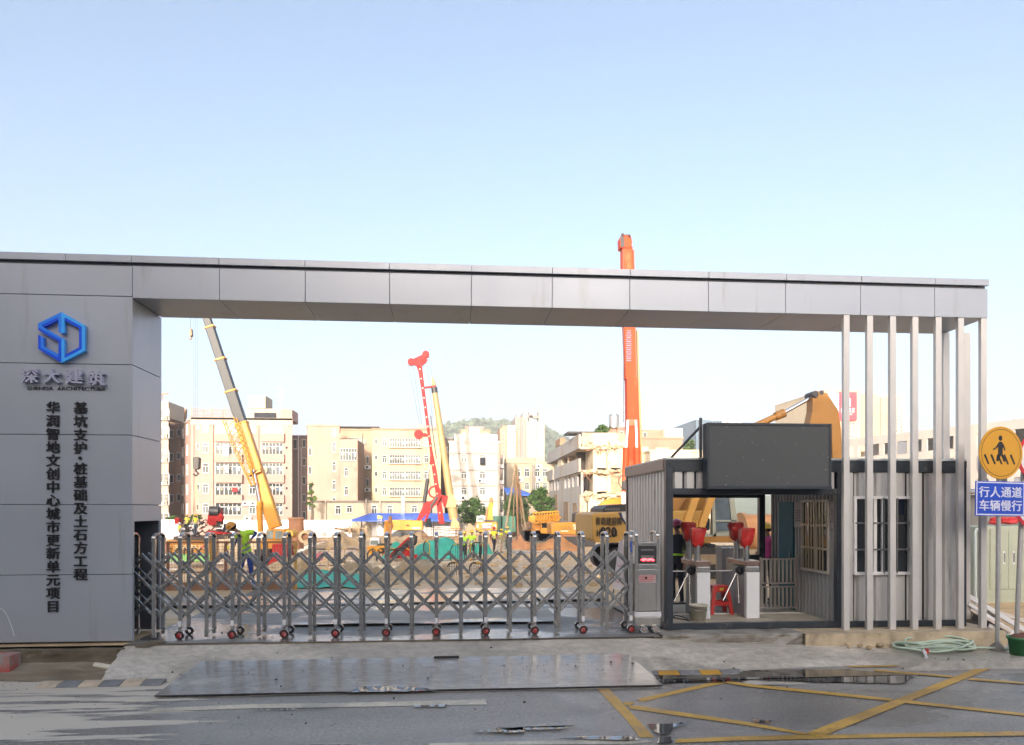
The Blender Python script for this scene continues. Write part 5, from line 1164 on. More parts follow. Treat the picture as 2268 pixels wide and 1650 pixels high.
for i in range(6): pp(b, K3([(1102+23*i,575),(1118+23*i,575),(1118+23*i,602),(1102+23*i,602)]), Y-.03, .01, 0)
b.build('rear_banner', [mt['white'], M('red_banner', (.6,.03,.03), .5)], s); b = B()
for x in (1010, 1285): pp(b, K3([(x,600),(x+28,600),(x+28,545),(x,545)]), Y-.02, .02)
b.build('tail_lamp', M('pale_lamp', (.8,.72,.4), .3), s); b = B()
for x in (1010, 1255): pp(b, K3([(x,720),(x+90,720),(x+90,640),(x,640)]), Y-.4, 3.2)
b.build('track', mt['black_metal'], s)

# --- small yellow excavator in the pit
K2 = zz(0,0,4.342,(1050,1820)); Y = 50; s = thing('excavator', 'small yellow excavator with a white cab low in the pit, left of the red auger', 'excavator', (AX(835, Y), Y, AZ(1240, Y, 835)))
b = B(); pp(b, K2([(1232,715),(1480,705),(1600,720),(1590,800),(1450,870),(1240,860)]), Y, 2.0); b.build('body', mt['yellow'], s, bevel=.05)
b = B(); pp(b, K2([(1270,710),(1280,592),(1300,582),(1425,590),(1430,705)]), Y+.3, 1.3); c_ = b.build('cab', mt['white'], s, bevel=.04); b = B(); pp(b, K2([(1282,690),(1288,625),(1410,625),(1415,695)]), Y+.28, .02); b.build('cab_glass', mt['glass_pale'], c_)
b = B(); pp(b, K2([(1385,705),(1400,682),(1620,680),(1630,700)]), Y+.2, 1.2); b.build('hood', mt['boom_grey'], s)
b = B(); pp(b, K2([(1500,690),(1520,420),(1505,330),(1590,300),(1625,380),(1585,470),(1560,690)]), Y+1.3, .45); b.build('boom', mt['orange_y'], s); b = B(); b.tube(at(*K2([(1580,680)])[0], Y+1.2), at(*K2([(1610,400)])[0], Y+1.2), .10); b.tube(at(*K2([(1590,330)])[0], Y+1.2), at(*K2([(1605,240)])[0], Y+1.2), .13); b.build('cylinder', mt['rust'], s)
c = at(*K2([(1400,800)])[0], Y); b = B(); b.text('KATO', c.x+.25, Y-.006, c.z, .30, .02, bold=.02, w=1.25, em=False); b.build('lettering', mt['black_ink'], s)
b = B(); c0 = at(*K2([(1240,880)])[0], Y); z0 = AZ(1246, Y, 835); track(b, c0.x-.2, c0.x+3.2, Y+.1, Y+.6, z0, z0+.75); track(b, c0.x-.2, c0.x+3.2, Y+1.6, Y+2.1, z0, z0+.75); b.build('track', mt['black_metal'], s)
# --- red auger boom on the ground
Y = 39; s = thing('auger_boom', 'red auger boom with a black hose leaning in front of the green net', 'machine', (AX(915, Y), Y, AZ(1238, Y, 915)))
b = B(); pp(b, K2([(1565,910),(1600,830),(1860,590),(1960,530),(2000,560),(1995,660),(1960,760),(1900,830),(1950,850),(2030,860),(2010,910)]), Y, .8); b.build('arm', mt['rig_red'], s, bevel=.04); b = B(); b.path([at(x, y, Y-.15) for x, y in K2([(1955,545),(2000,570),(1990,650),(1960,700)])], .1, 8); b.path([at(x, y, Y-.3) for x, y in K2([(1390,1030),(1385,900),(1430,820),(1560,780),(1700,760)])], .05, 8); b.build('hose', mt['rubber'], s)
b = B()
for i in range(5): c = at(*K2([(1660+55*i,870-50*i)])[0], Y); b.lathe([(.001,-.06),(.16,-.06),(.16,.02)], (c.x,c.y,c.z), 12, 0, 'y')
b.build('roller', mt['black_metal'], s)

# --- yellow mobile crane on the left
Kc = zz(0,0,1.9417,(540,1100)); K1 = zz(0,0,4.342,(560,1820)); Y = 66
s = thing('mobile_crane', 'yellow mobile crane with a long dark telescopic boom rising behind the beam', 'mobile crane', (AX(612, Y), Y, AZ(1252, Y, 612)))
A0, A1, A2 = at(611, 1169, Y), at(535.5, 938, Y), at(440, 648, Y)
def boxboom(b, p, q, w0, w1, dep, m=0):
    d = (q-p).normalized(); n = Vector((-d.z, 0, d.x)); e = Vector((0, dep/2, 0)); r = []
    for c, w in ((p, w0), (q, w1)):
        for dx, dy in ((-.5,-.5),(.5,-.5),(.5,.5),(-.5,.5)): r.append(c + n*w*dx + Vector((0, dep*dy, 0)))
    b.hexa(r, m)
b = B(); boxboom(b, A0, A1, 1.05, 1.0, 1.0); b.build('boom_base', mt['yellow'], s, bevel=.08)
L = (A2-A1).length; d = (A2-A1).normalized(); prev = A1; f = [0, .245, .49, .735, 1.0]; ws = [.86, .78, .70, .62]
for i in range(4):
    b = B(); boxboom(b, A1+d*L*f[i], A1+d*L*f[i+1], ws[i], ws[i], ws[i]); bs = b.build('boom_section', mt['boom_grey'], s, bevel=.06)
    b = B(); boxboom(b, A1+d*(L*f[i]-.09), A1+d*(L*f[i]+.09), ws[i]+.24, ws[i]+.24, ws[i]+.2); b.build('collar', mt['yellow'], bs, bevel=.05)
c = at(*Kc([(740,900)])[0], Y); n_ = B(); dd = (A1-A0).normalized(); nn_ = Vector((-dd.z,0,dd.x))
bb = B(); c1 = A0.lerp(A1, .55)
for i, ch in enumerate('汽车起重机'): pass
b = B(); p0, p1 = at(*Kc([(572,822)])[0], Y-1.0), at(*Kc([(742,1290)])[0], Y-1.0); lattice(b, p0, p0.lerp(p1, .55), .95, .8, 7, .045); lattice(b, p0.lerp(p1, .55), p1, .8, .35, 6, .04); b.build('jib', mt['yellow'], s)
b = B(); b.tube(at(577,1178,Y-.7), at(574,1110,Y-.7), .24, n=14); cy = b.build('lift_cylinder', mt['yellow'], s); b = B(); b.tube(at(574,1112,Y-.7), at(561,1040,Y-.7), .15, n=12); b.build('rod', mt['chrome'], cy); b = B(); pp(b, Kc([(680,1200),(700,1225),(790,1190),(785,1165),(740,1210)]), Y-.9, 1.6); b.build('bracket', mt['yellow'], s)
b = B(); pp(b, K1([(1755,610),(1765,470),(1790,445),(2060,455),(2070,610)]), Y-1.1, 1.6); cb = b.build('cab', mt['yellow'], s, bevel=.06); b = B(); pp(b, K1([(1768,600),(1778,470),(1880,465),(1872,600)]), Y-1.12, .03); pp(b, K1([(1905,600),(1910,475),(2030,480),(2010,600)]), Y-1.12, .03); b.build('cab_glass', mt['glass_pale'], cb)
b = B(); pp(b, K1([(1640,610),(2170,610),(2170,730),(2060,760),(2040,800),(1640,800)]), Y-1, 2.4); pp(b, K1([(2050,440),(2300,430),(2300,620),(2060,620)]), Y-.8, 2.0); b.build('chassis', mt['yellow'], s, bevel=.05); b = B(); pp(b, K1([(1580,770),(2100,760),(2100,960),(1600,960)]), Y-.6, 1.6); b.build('underframe', mt['boom_grey'], s)
b = B()
for x in (1680, 1800, 2150): c = at(*K1([(x,930)])[0], Y-1); b.lathe([(.001,0),(.75,0),(.75,.5),(.001,.5)], (c.x,c.y,c.z), 18, 0, 'y')
b.build('wheel', mt['rubber'], s)
b = B()
for x in (429.5, 433.3, 437): b.tube(at(x,652,Y), at(x,1013,Y), .009, n=4)
b.tube(at(421.8,655,Y), at(421.8,728,Y), .018, n=4); rp = b.build('hoist_rope', mt['rope'], s)
b = B(); pp(b, [(427,1036),(426.5,1015),(429,1012),(438,1012),(441,1015),(440,1036),(437,1040),(431,1040)], Y-.3, .6); hb = b.build('hook_block', M('hook_block_paint', (.04,.03,.025), .5), s, bevel=.05); b = B(); c = at(434,1046,Y); b.path([(c.x,Y,c.z+.35),(c.x,Y,c.z+.1),(c.x+.22,Y,c.z-.12),(c.x,Y,c.z-.3),(c.x-.22,Y,c.z-.15)], .09, 8); b.build('hook', mt['black_metal'], hb)
b = B(); pp(b, [(419,742),(420,728),(423.5,728),(424.5,742),(422,745)], Y-.2, .4); c = at(422,749,Y); b.path([(c.x,Y,c.z+.2),(c.x+.12,Y,c.z-.02),(c.x,Y,c.z-.14),(c.x-.12,Y,c.z)], .05, 8); b.build('auxiliary_hook', M('aux_hook_paint', (.22,.12,.03), .5), s)
b = B()
for x1, y1 in ((404,1166),(424,1167),(440,1166),(462,1168)): b.path([at(434,1050,Y), at(434+(x1-434)*.25,1130,Y), at(x1,y1,Y)], .03, 5)
b.build('sling', M('pale_sling', (.55,.42,.26), .7), s)
# red power pack below the crane
Y = 61; s = thing('power_pack', 'red machine housing standing in the pit below the yellow crane', 'machine', (AX(620, Y), Y, AZ(1254, Y, 620)))
b = B(); pp(b, K1([(1850,860),(1860,690),(1900,680),(2120,690),(2140,860)]), Y, 1.6); b.build('housing', mt['rig_red'], s, bevel=.05); b = B(); pp(b, K1([(1800,1000),(1830,880),(2160,870),(2160,1000)]), Y-.3, 1.9); b.build('base', mt['rig_red'], s); b = B()
for i in range(6): pp(b, K1([(1880+40*i,850),(1895+40*i,850),(1895+40*i,730),(1880+40*i,730)]), Y-.05, .05)
b.build('ribs', mt['red_plastic'], s); b = B(); pp(b, K1([(1590,860),(1590,770),(1820,760),(1830,860)]), Y-.2, 1.2); b.build('engine_block', mt['boom_grey'], s)
# upright casing, drums
b = B(); Yc = 63; c = at(656, 1200, Yc); r = 16*Yc/FPX; z0, z1 = AZ(1215, Yc, 656), AZ(1146, Yc, 656)
b.tube((c.x,Yc,z0), (c.x,Yc,z1), r, n=28); b.lathe([(r+.03,0),(r+.03,.15),(r,.15)], (c.x,Yc,z1-.15), 28); tag(b.build('upright_casing', mt['rust']), 'rusty steel casing standing upright behind the yellow crane', 'steel casing')
for x, y, r_, lab in ((680,1188,14,'pale steel drum lying on its side right of the upright casing'), (645,1182,9,'small yellow drum in front of the upright casing')):
    b = B(); c = at(x,y,60); r = r_*60/FPX; b.lathe([(r*.55,-.9),(r,-.9),(r,.9),(r*.55,.9)], tuple(c), 22, 0, 'y'); b.lathe([(.001,-.7),(r*.5,-.7)], tuple(c), 16, 1, 'y'); tag(b.build('drum', [M('drum_paint', (.60,.45,.26) if r_ > 10 else (.7,.42,.06), .6), mt['rust']]), lab, 'drum')

# --- drilling rig at the far left with its machinery deck
Y = 68; s = thing('drilling_rig', 'drilling rig with an orange counterweight box and dark machinery under the crane hook', 'drilling rig', (AX(415, Y), Y, AZ(1256, Y, 415)))
b = B(); pp(b, K1([(185,960),(185,640),(200,625),(865,625),(880,640),(880,960)]), Y, 2.6); b.build('counterweight', mt['orange_y'], s, bevel=.06)
b = B(); pp(b, K1([(120,955),(120,835),(878,835),(878,955)]), Y-.03, .03, 0); pp(b, K1([(110,960),(110,840),(250,840),(250,960)]), Y-.035, .03, 1); b.build('stripe', [M('green_reflective_stripe', (.28,.62,.18), .35), mt['reflect']], s)
b = B(); pp(b, K1([(185,760),(185,660),(265,755)]), Y-.03, .03); pp(b, K1([(720,740),(800,690),(800,735)]), Y-.03, .03); b.build('red_corner', M('red_triangle', (.6,.04,.03), .4), s)
c = at(*K1([(490,730)])[0], Y); b = B(); b.text('广东省基础', c.x, Y-.006, c.z, .42, .02, bold=.02, w=3.6, em=False, m=1); c = at(*K1([(485,797)])[0], Y); b.text('SANY', c.x, Y-.006, c.z, .62, .03, bold=.03, w=3.1, em=False); b.build('lettering', [mt['black_ink'], M('cream_letter', (.75,.6,.35), .5)], s)
rr = random.Random(4); b = B(); b2 = B()
pp(b, K1([(300,610),(310,560),(830,560),(1150,520),(1150,600),(860,620)]), Y+.2, 2.2)
for i in range(46):
    x = rr.uniform(390, 1060); y = rr.uniform(300, 560); w = rr.uniform(12, 50); h = rr.uniform(14, 60); pp((b2 if rr.random() < .25 else b), K1([(x,y+h),(x,y),(x+w,y+rr.uniform(-8,8)),(x+w,y+h)]), Y+rr.uniform(.3,1.8), rr.uniform(.2,.8))
for i in range(14):
    x = rr.uniform(400, 1040); y = rr.uniform(300, 540); b.path([at(*K1([(x+30*k_, y+40*math.sin(k_*.9+i))])[0], Y+.25) for k_ in range(5)], .06, 5)
b.build('machinery', M('oily_machinery', (.055,.04,.03), .6, var=.5, scale=1), s); b2.build('machinery_box', M('brown_machinery', (.24,.13,.07), .6, var=.4), s)
b = B(); pp(b, K1([(860,390),(850,230),(870,105),(1050,100),(1085,250),(1070,330),(985,330),(975,390)]), Y+.6, .25); pp(b, K1([(830,350),(850,230),(980,220),(980,370),(900,380)]), Y+.2, .5); pp(b, K1([(985,320),(975,250),(1050,190),(1085,250),(1070,325)]), Y+.1, .4); pp(b, K1([(320,365),(325,265),(385,280),(390,365)]), Y+.3, .8); pp(b, K1([(835,500),(850,470),(1150,500),(1150,525),(840,525)]), Y+.1, 1.5); b.build('winch_frame', mt['rig_red'], s)
b = B(); p0, p1 = at(*K1([(880,165)])[0], Y+.4), at(*K1([(1030,165)])[0], Y+.4); b.tube(p0, p1, .45, n=16); pp(b, K1([(1010,215),(1010,110),(1040,110),(1040,215)]), Y+.3, 1.2); b.build('winch_drum', mt['black_metal'], s)
b = B()
for i in range(9): p = K1([(1080+13*i,500),(1110+12*i,370)]); b.tube(at(*p[0], Y+.4), at(*p[1], Y+.9), .05, n=5)
b.tube(at(*K1([(1075,480)])[0], Y+.4), at(*K1([(1210,470)])[0], Y+.4), .06); b.tube(at(*K1([(1100,370)])[0], Y+.9), at(*K1([(1220,360)])[0], Y+.9), .06); b.build('cage', mt['black_metal'], s)
b = B()
for x in (1095, 1125): b.tube(at(*K1([(x,820)])[0], Y-.3), at(*K1([(x+30,560)])[0], Y+.1), .04, n=5)
b.build('ladder', mt['wood'], s)

# --- red rotary drilling rig in the middle
Kr = zz(0,0,2.357,(1100,1250)); Y = 80; s = thing('rotary_drilling_rig', 'red rotary drilling rig with a tall leaning mast and a tan kelly bar', 'drilling rig', (AX(940, Y), Y, AZ(1185, Y, 940)))
b = B(); pp(b, Kr([(975,190),(1020,180),(1055,480),(1110,900),(1150,1100),(1215,1540),(1165,1540),(1140,1300),(1085,900),(1035,520),(990,230)]), Y, .75); b.build('mast', mt['rig_red'], s, bevel=.04)
b = B()
for i in range(16): u = i/15; c = at(*Kr([(1000+170*u, 215+1230*u)])[0], Y); b.lathe([(.001,-.03),(.075,-.03),(.075,0)], (c.x+.05,Y,c.z), 10, 0, 'y')
b.build('mast_holes', M('pale_holes', (.75,.55,.45), .5), s)
b = B(); pp(b, Kr([(905,155),(940,130),(1035,85),(1060,70),(1075,85),(1060,105),(1010,170),(1000,195),(960,180)]), Y, .4)
for x, y, r in ((930,155,30),(1055,90,30)): c = at(*Kr([(x,y)])[0], Y+.2); b.lathe([(.001,-.25),(r/2.357/1.64*Y/FPX,-.25),(r/2.357/1.64*Y/FPX,.25),(.001,.25)], tuple(c), 18, 0, 'y')
pp(b, Kr([(1010,165),(1045,120),(1070,130),(1060,150),(1020,185)]), Y, .5); pp(b, Kr([(980,765),(1060,762),(1075,790),(985,795)]), Y, .5); c = at(*Kr([(993,775)])[0], Y+.2); b.lathe([(.001,-.25),(.5,-.25),(.5,.25)], tuple(c), 16, 0, 'y'); pp(b, Kr([(1085,1030),(1090,960),(1110,940),(1130,1030)]), Y-.1, .7); c = at(*Kr([(1130,1268)])[0], Y); b.lathe([(.5,-.3),(.7,-.3),(.7,.1),(.5,.1)], tuple(c), 18, 0, 'y'); pp(b, Kr([(1040,378),(1045,365),(1140,352),(1140,368)]), Y, .4); b.build('mast_head', mt['rig_red'], s)
b = B(); b.tube(at(*Kr([(1132,420)])[0], Y+.3), at(*Kr([(1262,1300)])[0], Y+.3), .30, .43, n=18); b.tube(at(*Kr([(1108,280)])[0], Y+.3), at(*Kr([(1126,360)])[0], Y+.3), .06, .28, n=10); b.tube(at(*Kr([(1268,1330)])[0], Y+.3), at(*Kr([(1295,1500)])[0], Y+.3), .55, .5, n=16); b.build('kelly_bar', mt['kelly'], s)
b = B(); b.tube(at(*Kr([(1125,370)])[0], Y+.3), at(*Kr([(1132,420)])[0], Y+.3), .33, n=14); pp(b, Kr([(1090,615),(1100,612),(1150,980),(1140,985)]), Y+.5, .3); b.tube(at(*Kr([(1070,1155)])[0], Y-.4), at(*Kr([(1040,1360)])[0], Y-.4), .22); b.tube(at(*Kr([(1155,1310)])[0], Y-.3), at(*Kr([(1095,1400)])[0], Y-.3), .25); b.build('black_cylinder', mt['black_metal'], s)
b = B(); b.tube(at(*Kr([(1090,1030)])[0], Y-.4), at(*Kr([(1070,1155)])[0], Y-.4), .10); b.build('rod', mt['chrome'], s)
b = B(); pp(b, Kr([(975,1510),(1025,1400),(1035,1350),(1090,1350),(1150,1300),(1190,1300),(1150,1370),(1090,1420),(1010,1510)]), Y-.5, .5); pp(b, Kr([(1040,1520),(1080,1400),(1095,1425),(1060,1520)]), Y-.6, .5); pp(b, Kr([(1180,1290),(1260,1310),(1290,1360),(1210,1400)]), Y-.2, .8); b.build('support_arm', mt['rig_red'], s)
b = B(); pp(b, Kr([(1225,1400),(1240,1340),(1250,1290),(1290,1290),(1320,1350),(1310,1400)]), Y-.3, 1.6); b.build('rotary_drive', mt['kelly'], s); b = B(); pp(b, Kr([(1265,1590),(1270,1520),(1300,1480),(1340,1530),(1345,1590)]), Y-.2, 1.4); b.build('drill_bucket', mt['kelly'], s)
b = B(); pp(b, K2([(1600,465),(1610,310),(1640,300),(2110,312),(2112,460)]), Y-.5, 2.6); hs_ = b.build('body', mt['yellow'], s, bevel=.05); b = B()
for i in range(4): pp(b, K2([(1635,345+25*i),(1720,345+25*i),(1720,355+25*i),(1635,355+25*i)]), Y-.53, .03)
pp(b, K2([(1755,460),(1755,305),(1762,305),(1762,460)]), Y-.55, .04); pp(b, K2([(1805,460),(1805,305),(1812,305),(1812,460)]), Y-.55, .04)
for i in range(6): pp(b, K2([(1755,325+25*i),(1812,325+25*i),(1812,331+25*i),(1755,331+25*i)]), Y-.55, .04)
b.build('trim', M('dark_yellow_trim', (.45,.22,.02), .5), hs_); b = B(); pp(b, K2([(1940,440),(2070,440),(2070,418),(1940,418)]), Y-.53, .03, 0); pp(b, K2([(1850,400),(1900,400),(1900,375),(1850,375)]), Y-.53, .03, 1); b.build('decal', [mt['white'], mt['rig_red']], hs_)
b = B(); pp(b, K2([(1500,520),(1510,310),(1600,300),(1620,380),(1580,420),(1560,520)]), Y-1.2, .8); b.build('hose_reel', mt['orange_y'], s); b = B(); c0, c1 = at(*K2([(1620,480)])[0], Y).x, at(*K2([(2150,480)])[0], Y).x; z0 = AZ(1190, Y, 900)-.4; track(b, c0, c1, Y-.6, Y+.1, z0, AZ(1176, Y, 900)); track(b, c0, c1, Y+1.6, Y+2.3, z0, AZ(1176, Y, 900)); b.build('track', mt['black_metal'], s)
b = B(); c_ = at(*K2([(2170,420)])[0], Y-.6); pp(b, Kr([(1050,1570),(1060,1500),(1095,1490),(1110,1570)]), Y-.6, 1.3); b.build('cab', mt['glass'], s)
b = B()
for (x0_, y0_), (x1_, y1_) in (((907,175),(1010,740)), ((945,185),(1105,1260)), ((1083,110),(1108,280)), ((1068,175),(1112,640)), ((1010,830),(930,1480)), ((1012,830),(1100,1250))): b.tube(at(*Kr([(x0_,y0_)])[0], Y-.1), at(*Kr([(x1_,y1_)])[0], Y-.1), .016, n=4)
b.build('rope', mt['rope'], s)

# --- orange telescopic crane on the right
Ko = zz(0,0,1.5,(2200,800)); Y = 58; s = thing('telescopic_crane', 'orange telescopic crane boom standing nearly upright beside the damaged building', 'crane', (AX(1402, Y), Y, AZ(1200, Y, 1402)))
b = B(); pp(b, Ko([(130,1700),(118,860),(176,860),(212,1700)]), Y, .9); b.build('boom_base', mt['orange_red'], s, bevel=.04); b = B(); pp(b, Ko([(112,865),(92,290),(92,140),(148,140),(152,290),(168,865)]), Y+.08, .74); b.build('boom_section', mt['orange_red'], s, bevel=.03)
b = B(); pp(b, Ko([(152,160),(158,160),(160,290),(172,860),(166,860)]), Y+.3, .3); pp(b, Ko([(120,1120),(132,1120),(172,1120),(172,1085),(118,1085)]), Y-.1, .1); b.build('edge_rail', M('brown_edge', (.30,.10,.04), .5), s)
b = B(); pp(b, Ko([(82,150),(80,95),(95,80),(138,85),(146,120),(140,150)]), Y, .9); hd_ = b.build('boom_head', mt['orange_red'], s); b = B(); pp(b, Ko([(84,145),(82,90),(100,88),(106,145)]), Y-.05, .3); pp(b, Ko([(90,95),(90,70),(100,70),(100,95)]), Y, .3); pp(b, Ko([(124,95),(124,78),(136,78),(136,95)]), Y, .3); b.tube(at(*Ko([(95,84)])[0], Y+.3), at(*Ko([(130,84)])[0], Y+.3), .08); b.build('sheaves', mt['black_metal'], hd_)
b = B()
for k_ in range(7): 
    c = at(*Ko([(128,612+23*k_)])[0], Y); 
    for q_ in range(3): b.box(c.x-.22+.05*q_, c.x+.22-.03*q_, Y+.055, Y+.075, c.z-.24+.18*q_, c.z-.17+.18*q_)
b.build('worn_lettering', M('violet_letter', (.62,.20,.33), .5), s)
for x0_, x1_, yy in ((122, 104, Y-.35), (166, 176, Y-.35)):
    b = B(); b.tube(at(*Ko([(x1_+0,1480)])[0], yy), at(*Ko([((x0_+x1_)/2,1240)])[0], yy), .26, n=12); cy = b.build('lift_cylinder', mt['orange_red'], s); b = B(); b.tube(at(*Ko([((x0_+x1_)/2,1245)])[0], yy), at(*Ko([(x0_,1090)])[0], yy), .10, n=10); b.tube(at(*Ko([(x1_-5,1480)])[0], yy), at(*Ko([(x1_-6,1560)])[0], yy), .17, n=10); b.build('rod', mt['white'], cy)
b = B(); b.tube(at(*Ko([(98,160)])[0], Y-.3), at(*Ko([(99,1100)])[0], Y-.3), .025, n=4); b.build('rope', mt['rope'], s)
b = B(); pp(b, Ko([(172,600),(180,600),(205,1360),(190,1360)]), Y+1.2, .4); b.build('jib_tube', mt['kelly'], s)
b = B(); pp(b, Ko([(60,1720),(60,1560),(300,1560),(300,1720)]), Y+.2, 2.4); b.build('chassis', mt['orange_red'], s); b = B(); pp(b, [(1370,1205),(1370,1175),(1500,1175),(1500,1205)], Y, 2.4); b.build('carrier', mt['black_metal'], s); b = B(); pp(b, Ko([(92,1470),(96,1420),(112,1415),(112,1470)]), Y-.7, .3); b.path([at(*p, Y-.75) for p in Ko([(100,1390),(75,1400),(70,1430),(85,1455),(105,1465)])], .04, 6); b.build('pivot', mt['black_metal'], s)

# --- tripod derrick
Kt = zz(0,0,3,(1600,1400)); Y = 50; s = thing('drilling_tripod', 'tall drilling tripod of thin poles meeting at the top', 'tripod', (AX(1140, Y), Y, AZ(1216, Y, 1140)))
ap = at(*Kt([(822,885)])[0], Y+.5)
for x, y, yy, r in ((712,1560,Y-.6,.075), (788,1560,Y+1.6,.05), (848,1620,Y,.06), (930,1570,Y+1.2,.07), (890,1500,Y+1.8,.05)): b = B(); b.tube(at(*Kt([(x,y)])[0], yy), ap + Vector((random.uniform(-.1,.1),0,random.uniform(-.1,.2))), r, n=7); b.build('leg', mt['wood'], s)
b = B(); b.tube(at(*Kt([(845,1650)])[0], Y), at(*Kt([(838,1000)])[0], Y), .05, n=6); b.tube(at(*Kt([(878,1400)])[0], Y+.3), at(*Kt([(868,1070)])[0], Y+.3), .03, n=5); b.build('drill_rod', mt['rust'], s); b = B(); pp(b, K3([(1560,940),(1570,780),(1640,800),(1700,700),(1760,800),(1820,850),(1820,930)]), Y, 1.5); b.build('drill_engine', mt['rust'], s)

# timber pile, bench stand, bags, containers
b = B(); rr = random.Random(9); Y = 74
for i in range(16):
    p, q_ = K2([(rr.uniform(660,900), rr.uniform(420,500)), (rr.uniform(1000,1340), rr.uniform(420,500))]); b.bar(at(*p, Y+rr.uniform(0,2)), at(*q_, Y+rr.uniform(0,2)), .18, .08)
for x in (960, 1100, 1220): p = K2([(x,530),(x,390)]); b.bar(at(*p[0], Y-.2), at(*p[1], Y-.2), .22)
o = b.build('timber_pile', mt['wood']); tag(o, 'pile of weathered planks on the bank in front of the blue canopy', 'timber')
s = thing('site_container', 'dark green container left of its twin under the trees', 'container', (AX(1110, 88), 88, AZ(1176, 88, 1110)), 'green containers'); cg = M('container_green', (.02,.12,.075), .5, var=.1)
for i, (x0_, x1_) in enumerate(((1092, 1110), (1112, 1142))):
    if i: s = thing('site_container', 'dark green container right of its twin under the trees', 'container', (AX(1130, 88), 88, AZ(1176, 88, 1130)), 'green containers')
    b = B(); a, c = AX(x0_, 88), AX(x1_, 88); b.box(a, c, 88, 90.4, AZ(1178, 88, 1120), AZ(1143, 88, 1120)); b.build('box', cg, s, bevel=.03); b = B()
    for k_ in range(3): x = a+(c-a)*(k_+.5)/3; b.box(x-.03, x+.03, 87.96, 87.99, AZ(1177, 88, 1120), AZ(1145, 88, 1120))
    b.build('door_seam', mt['black_metal'], s)
b = B(); pp(b, K3([(775,740),(880,540),(905,525),(985,600),(1000,700),(880,760)]), 55, 1.0); tag(b.build('tan_plate', M('tan_board', (.62,.47,.28), .7, var=.1)), 'big tan board leaning behind the group of workers', 'board')
s = thing('step_stand', 'yellow topped step stand in front of the blue canopy', 'step stand', (AX(1378/1.64*.8, 72), 72, AZ(1185, 72, 1000)))
b = B(); pp(b, K2([(1395,280),(1395,230),(1465,240),(1468,280)]), 71.5, 1.0); b.build('top', M('lemon_top', (.75,.72,.12), .5), s); b = B()
for x0_, x1_ in ((1405,1400),(1455,1470)): b.tube(at(*K2([(x1_,430)])[0], 71.6), at(*K2([(x0_,280)])[0], 71.6), .05, n=5); b.tube(at(*K2([(x1_,430)])[0], 72.5), at(*K2([(x0_,280)])[0], 72.4), .05, n=5)
for k_ in range(3): b.tube(at(*K2([(1402,310+40*k_)])[0], 71.6), at(*K2([(1460,310+40*k_)])[0], 71.6), .04, n=5)
b.build('frame', mt['steel'], s); s.location = (AX(874, 72), 72, AZ(1178, 72, 874)); 
for ch in s.children: ch.matrix_parent_inverse = Matrix.Translation(-s.location)

# smaller clutter on the site
def clutter(name, label, cat, mat, fn, group=None): b = B(); fn(b); return tag(b.build(name, mat), label, cat, group)
def planks(b):
    c = at(487, 1279, 19.6); r_ = random.Random(3)
    for i in range(7): b.box(c.x-.14+r_.uniform(-.02,.02), c.x+.14+r_.uniform(-.02,.02), 19.5, 20.6, .01+.055*i, .06+.055*i)
clutter('timber_stack', 'neat stack of short planks behind the mesh fence', 'timber', mt['wood'], planks)
pk = M('faded_pink_sheet', (.50,.16,.20), .7, var=.2); 
clutter('pink_board', 'bright pink board standing in the pit behind the first barrier', 'board', pk, lambda b: pp(b, K2([(400,950),(402,835),(540,815),(538,940)]), 36, .08))
clutter('pink_tarpaulin', 'pale mauve tarpaulin lying low beside the spoil heap', 'tarpaulin', M('mauve_tarpaulin', (.42,.24,.27), .8, var=.2, bump=.5, bscale=5), lambda b: pp(b, K2([(105,1100),(140,1000),(200,960),(255,1010),(262,1110)]), 23, .7))
clutter('pump', 'rusty brown pump beside the mauve tarpaulin', 'pump', mt['rust'], lambda b: (pp(b, K2([(120,1240),(120,1110),(250,1105),(255,1240)]), 21.5, .5), b.tube(at(*K2([(185,1110)])[0], 21.7), at(*K2([(190,1050)])[0], 21.7), .06), b.tube(at(*K2([(130,1180)])[0], 21.5), at(*K2([(100,1185)])[0], 21.3), .08)))
for i, (x0_, x1_, y_, Y_, lab) in enumerate(((935, 985, 1181, 62, 'rebar cage lying on the bank below the red rig'), (985, 1022, 1183, 60, 'rebar cage lying on the bank left of the tan board'), (700, 768, 1192, 66, 'long rebar cage lying on the left earth bank'))):
    b = B(); p, q = at(x0_, y_, Y_), at(x1_, y_-1, Y_+.8); r = .45; ax = (q-p).normalized()
    for k in range(10): a = 2*math.pi*k/10; o = Vector((0, r*math.cos(a), r*math.sin(a))); b.tube(p+o, q+o, .02, n=4)
    n = int((q-p).length/.35)
    for k in range(n+1):
        c = p.lerp(q, k/n); b.path([c+Vector((0, r*1.03*math.cos(2*math.pi*j/12), r*1.03*math.sin(2*math.pi*j/12))) for j in range(13)], .014, 4)
    tag(b.build('rebar_cage', mt['rust']), lab, 'rebar cage', 'rebar cages')
b = B(); r_ = random.Random(6)
for _ in range(260):
    Y_ = r_.uniform(19, 48); x = r_.uniform(655, 1400); p = at(x, 1127, Y_); z = tz(p.x, Y_)
    s_ = r_.uniform(.03, .14)*(Y_/22)**.5; b.ell((p.x, Y_, z+s_*.25), (s_*r_.uniform(.8,1.5), s_, s_*.6), 5)
tag(b.build('clods', earth), 'scattered clods of earth over the site', 'clods', kind='stuff')
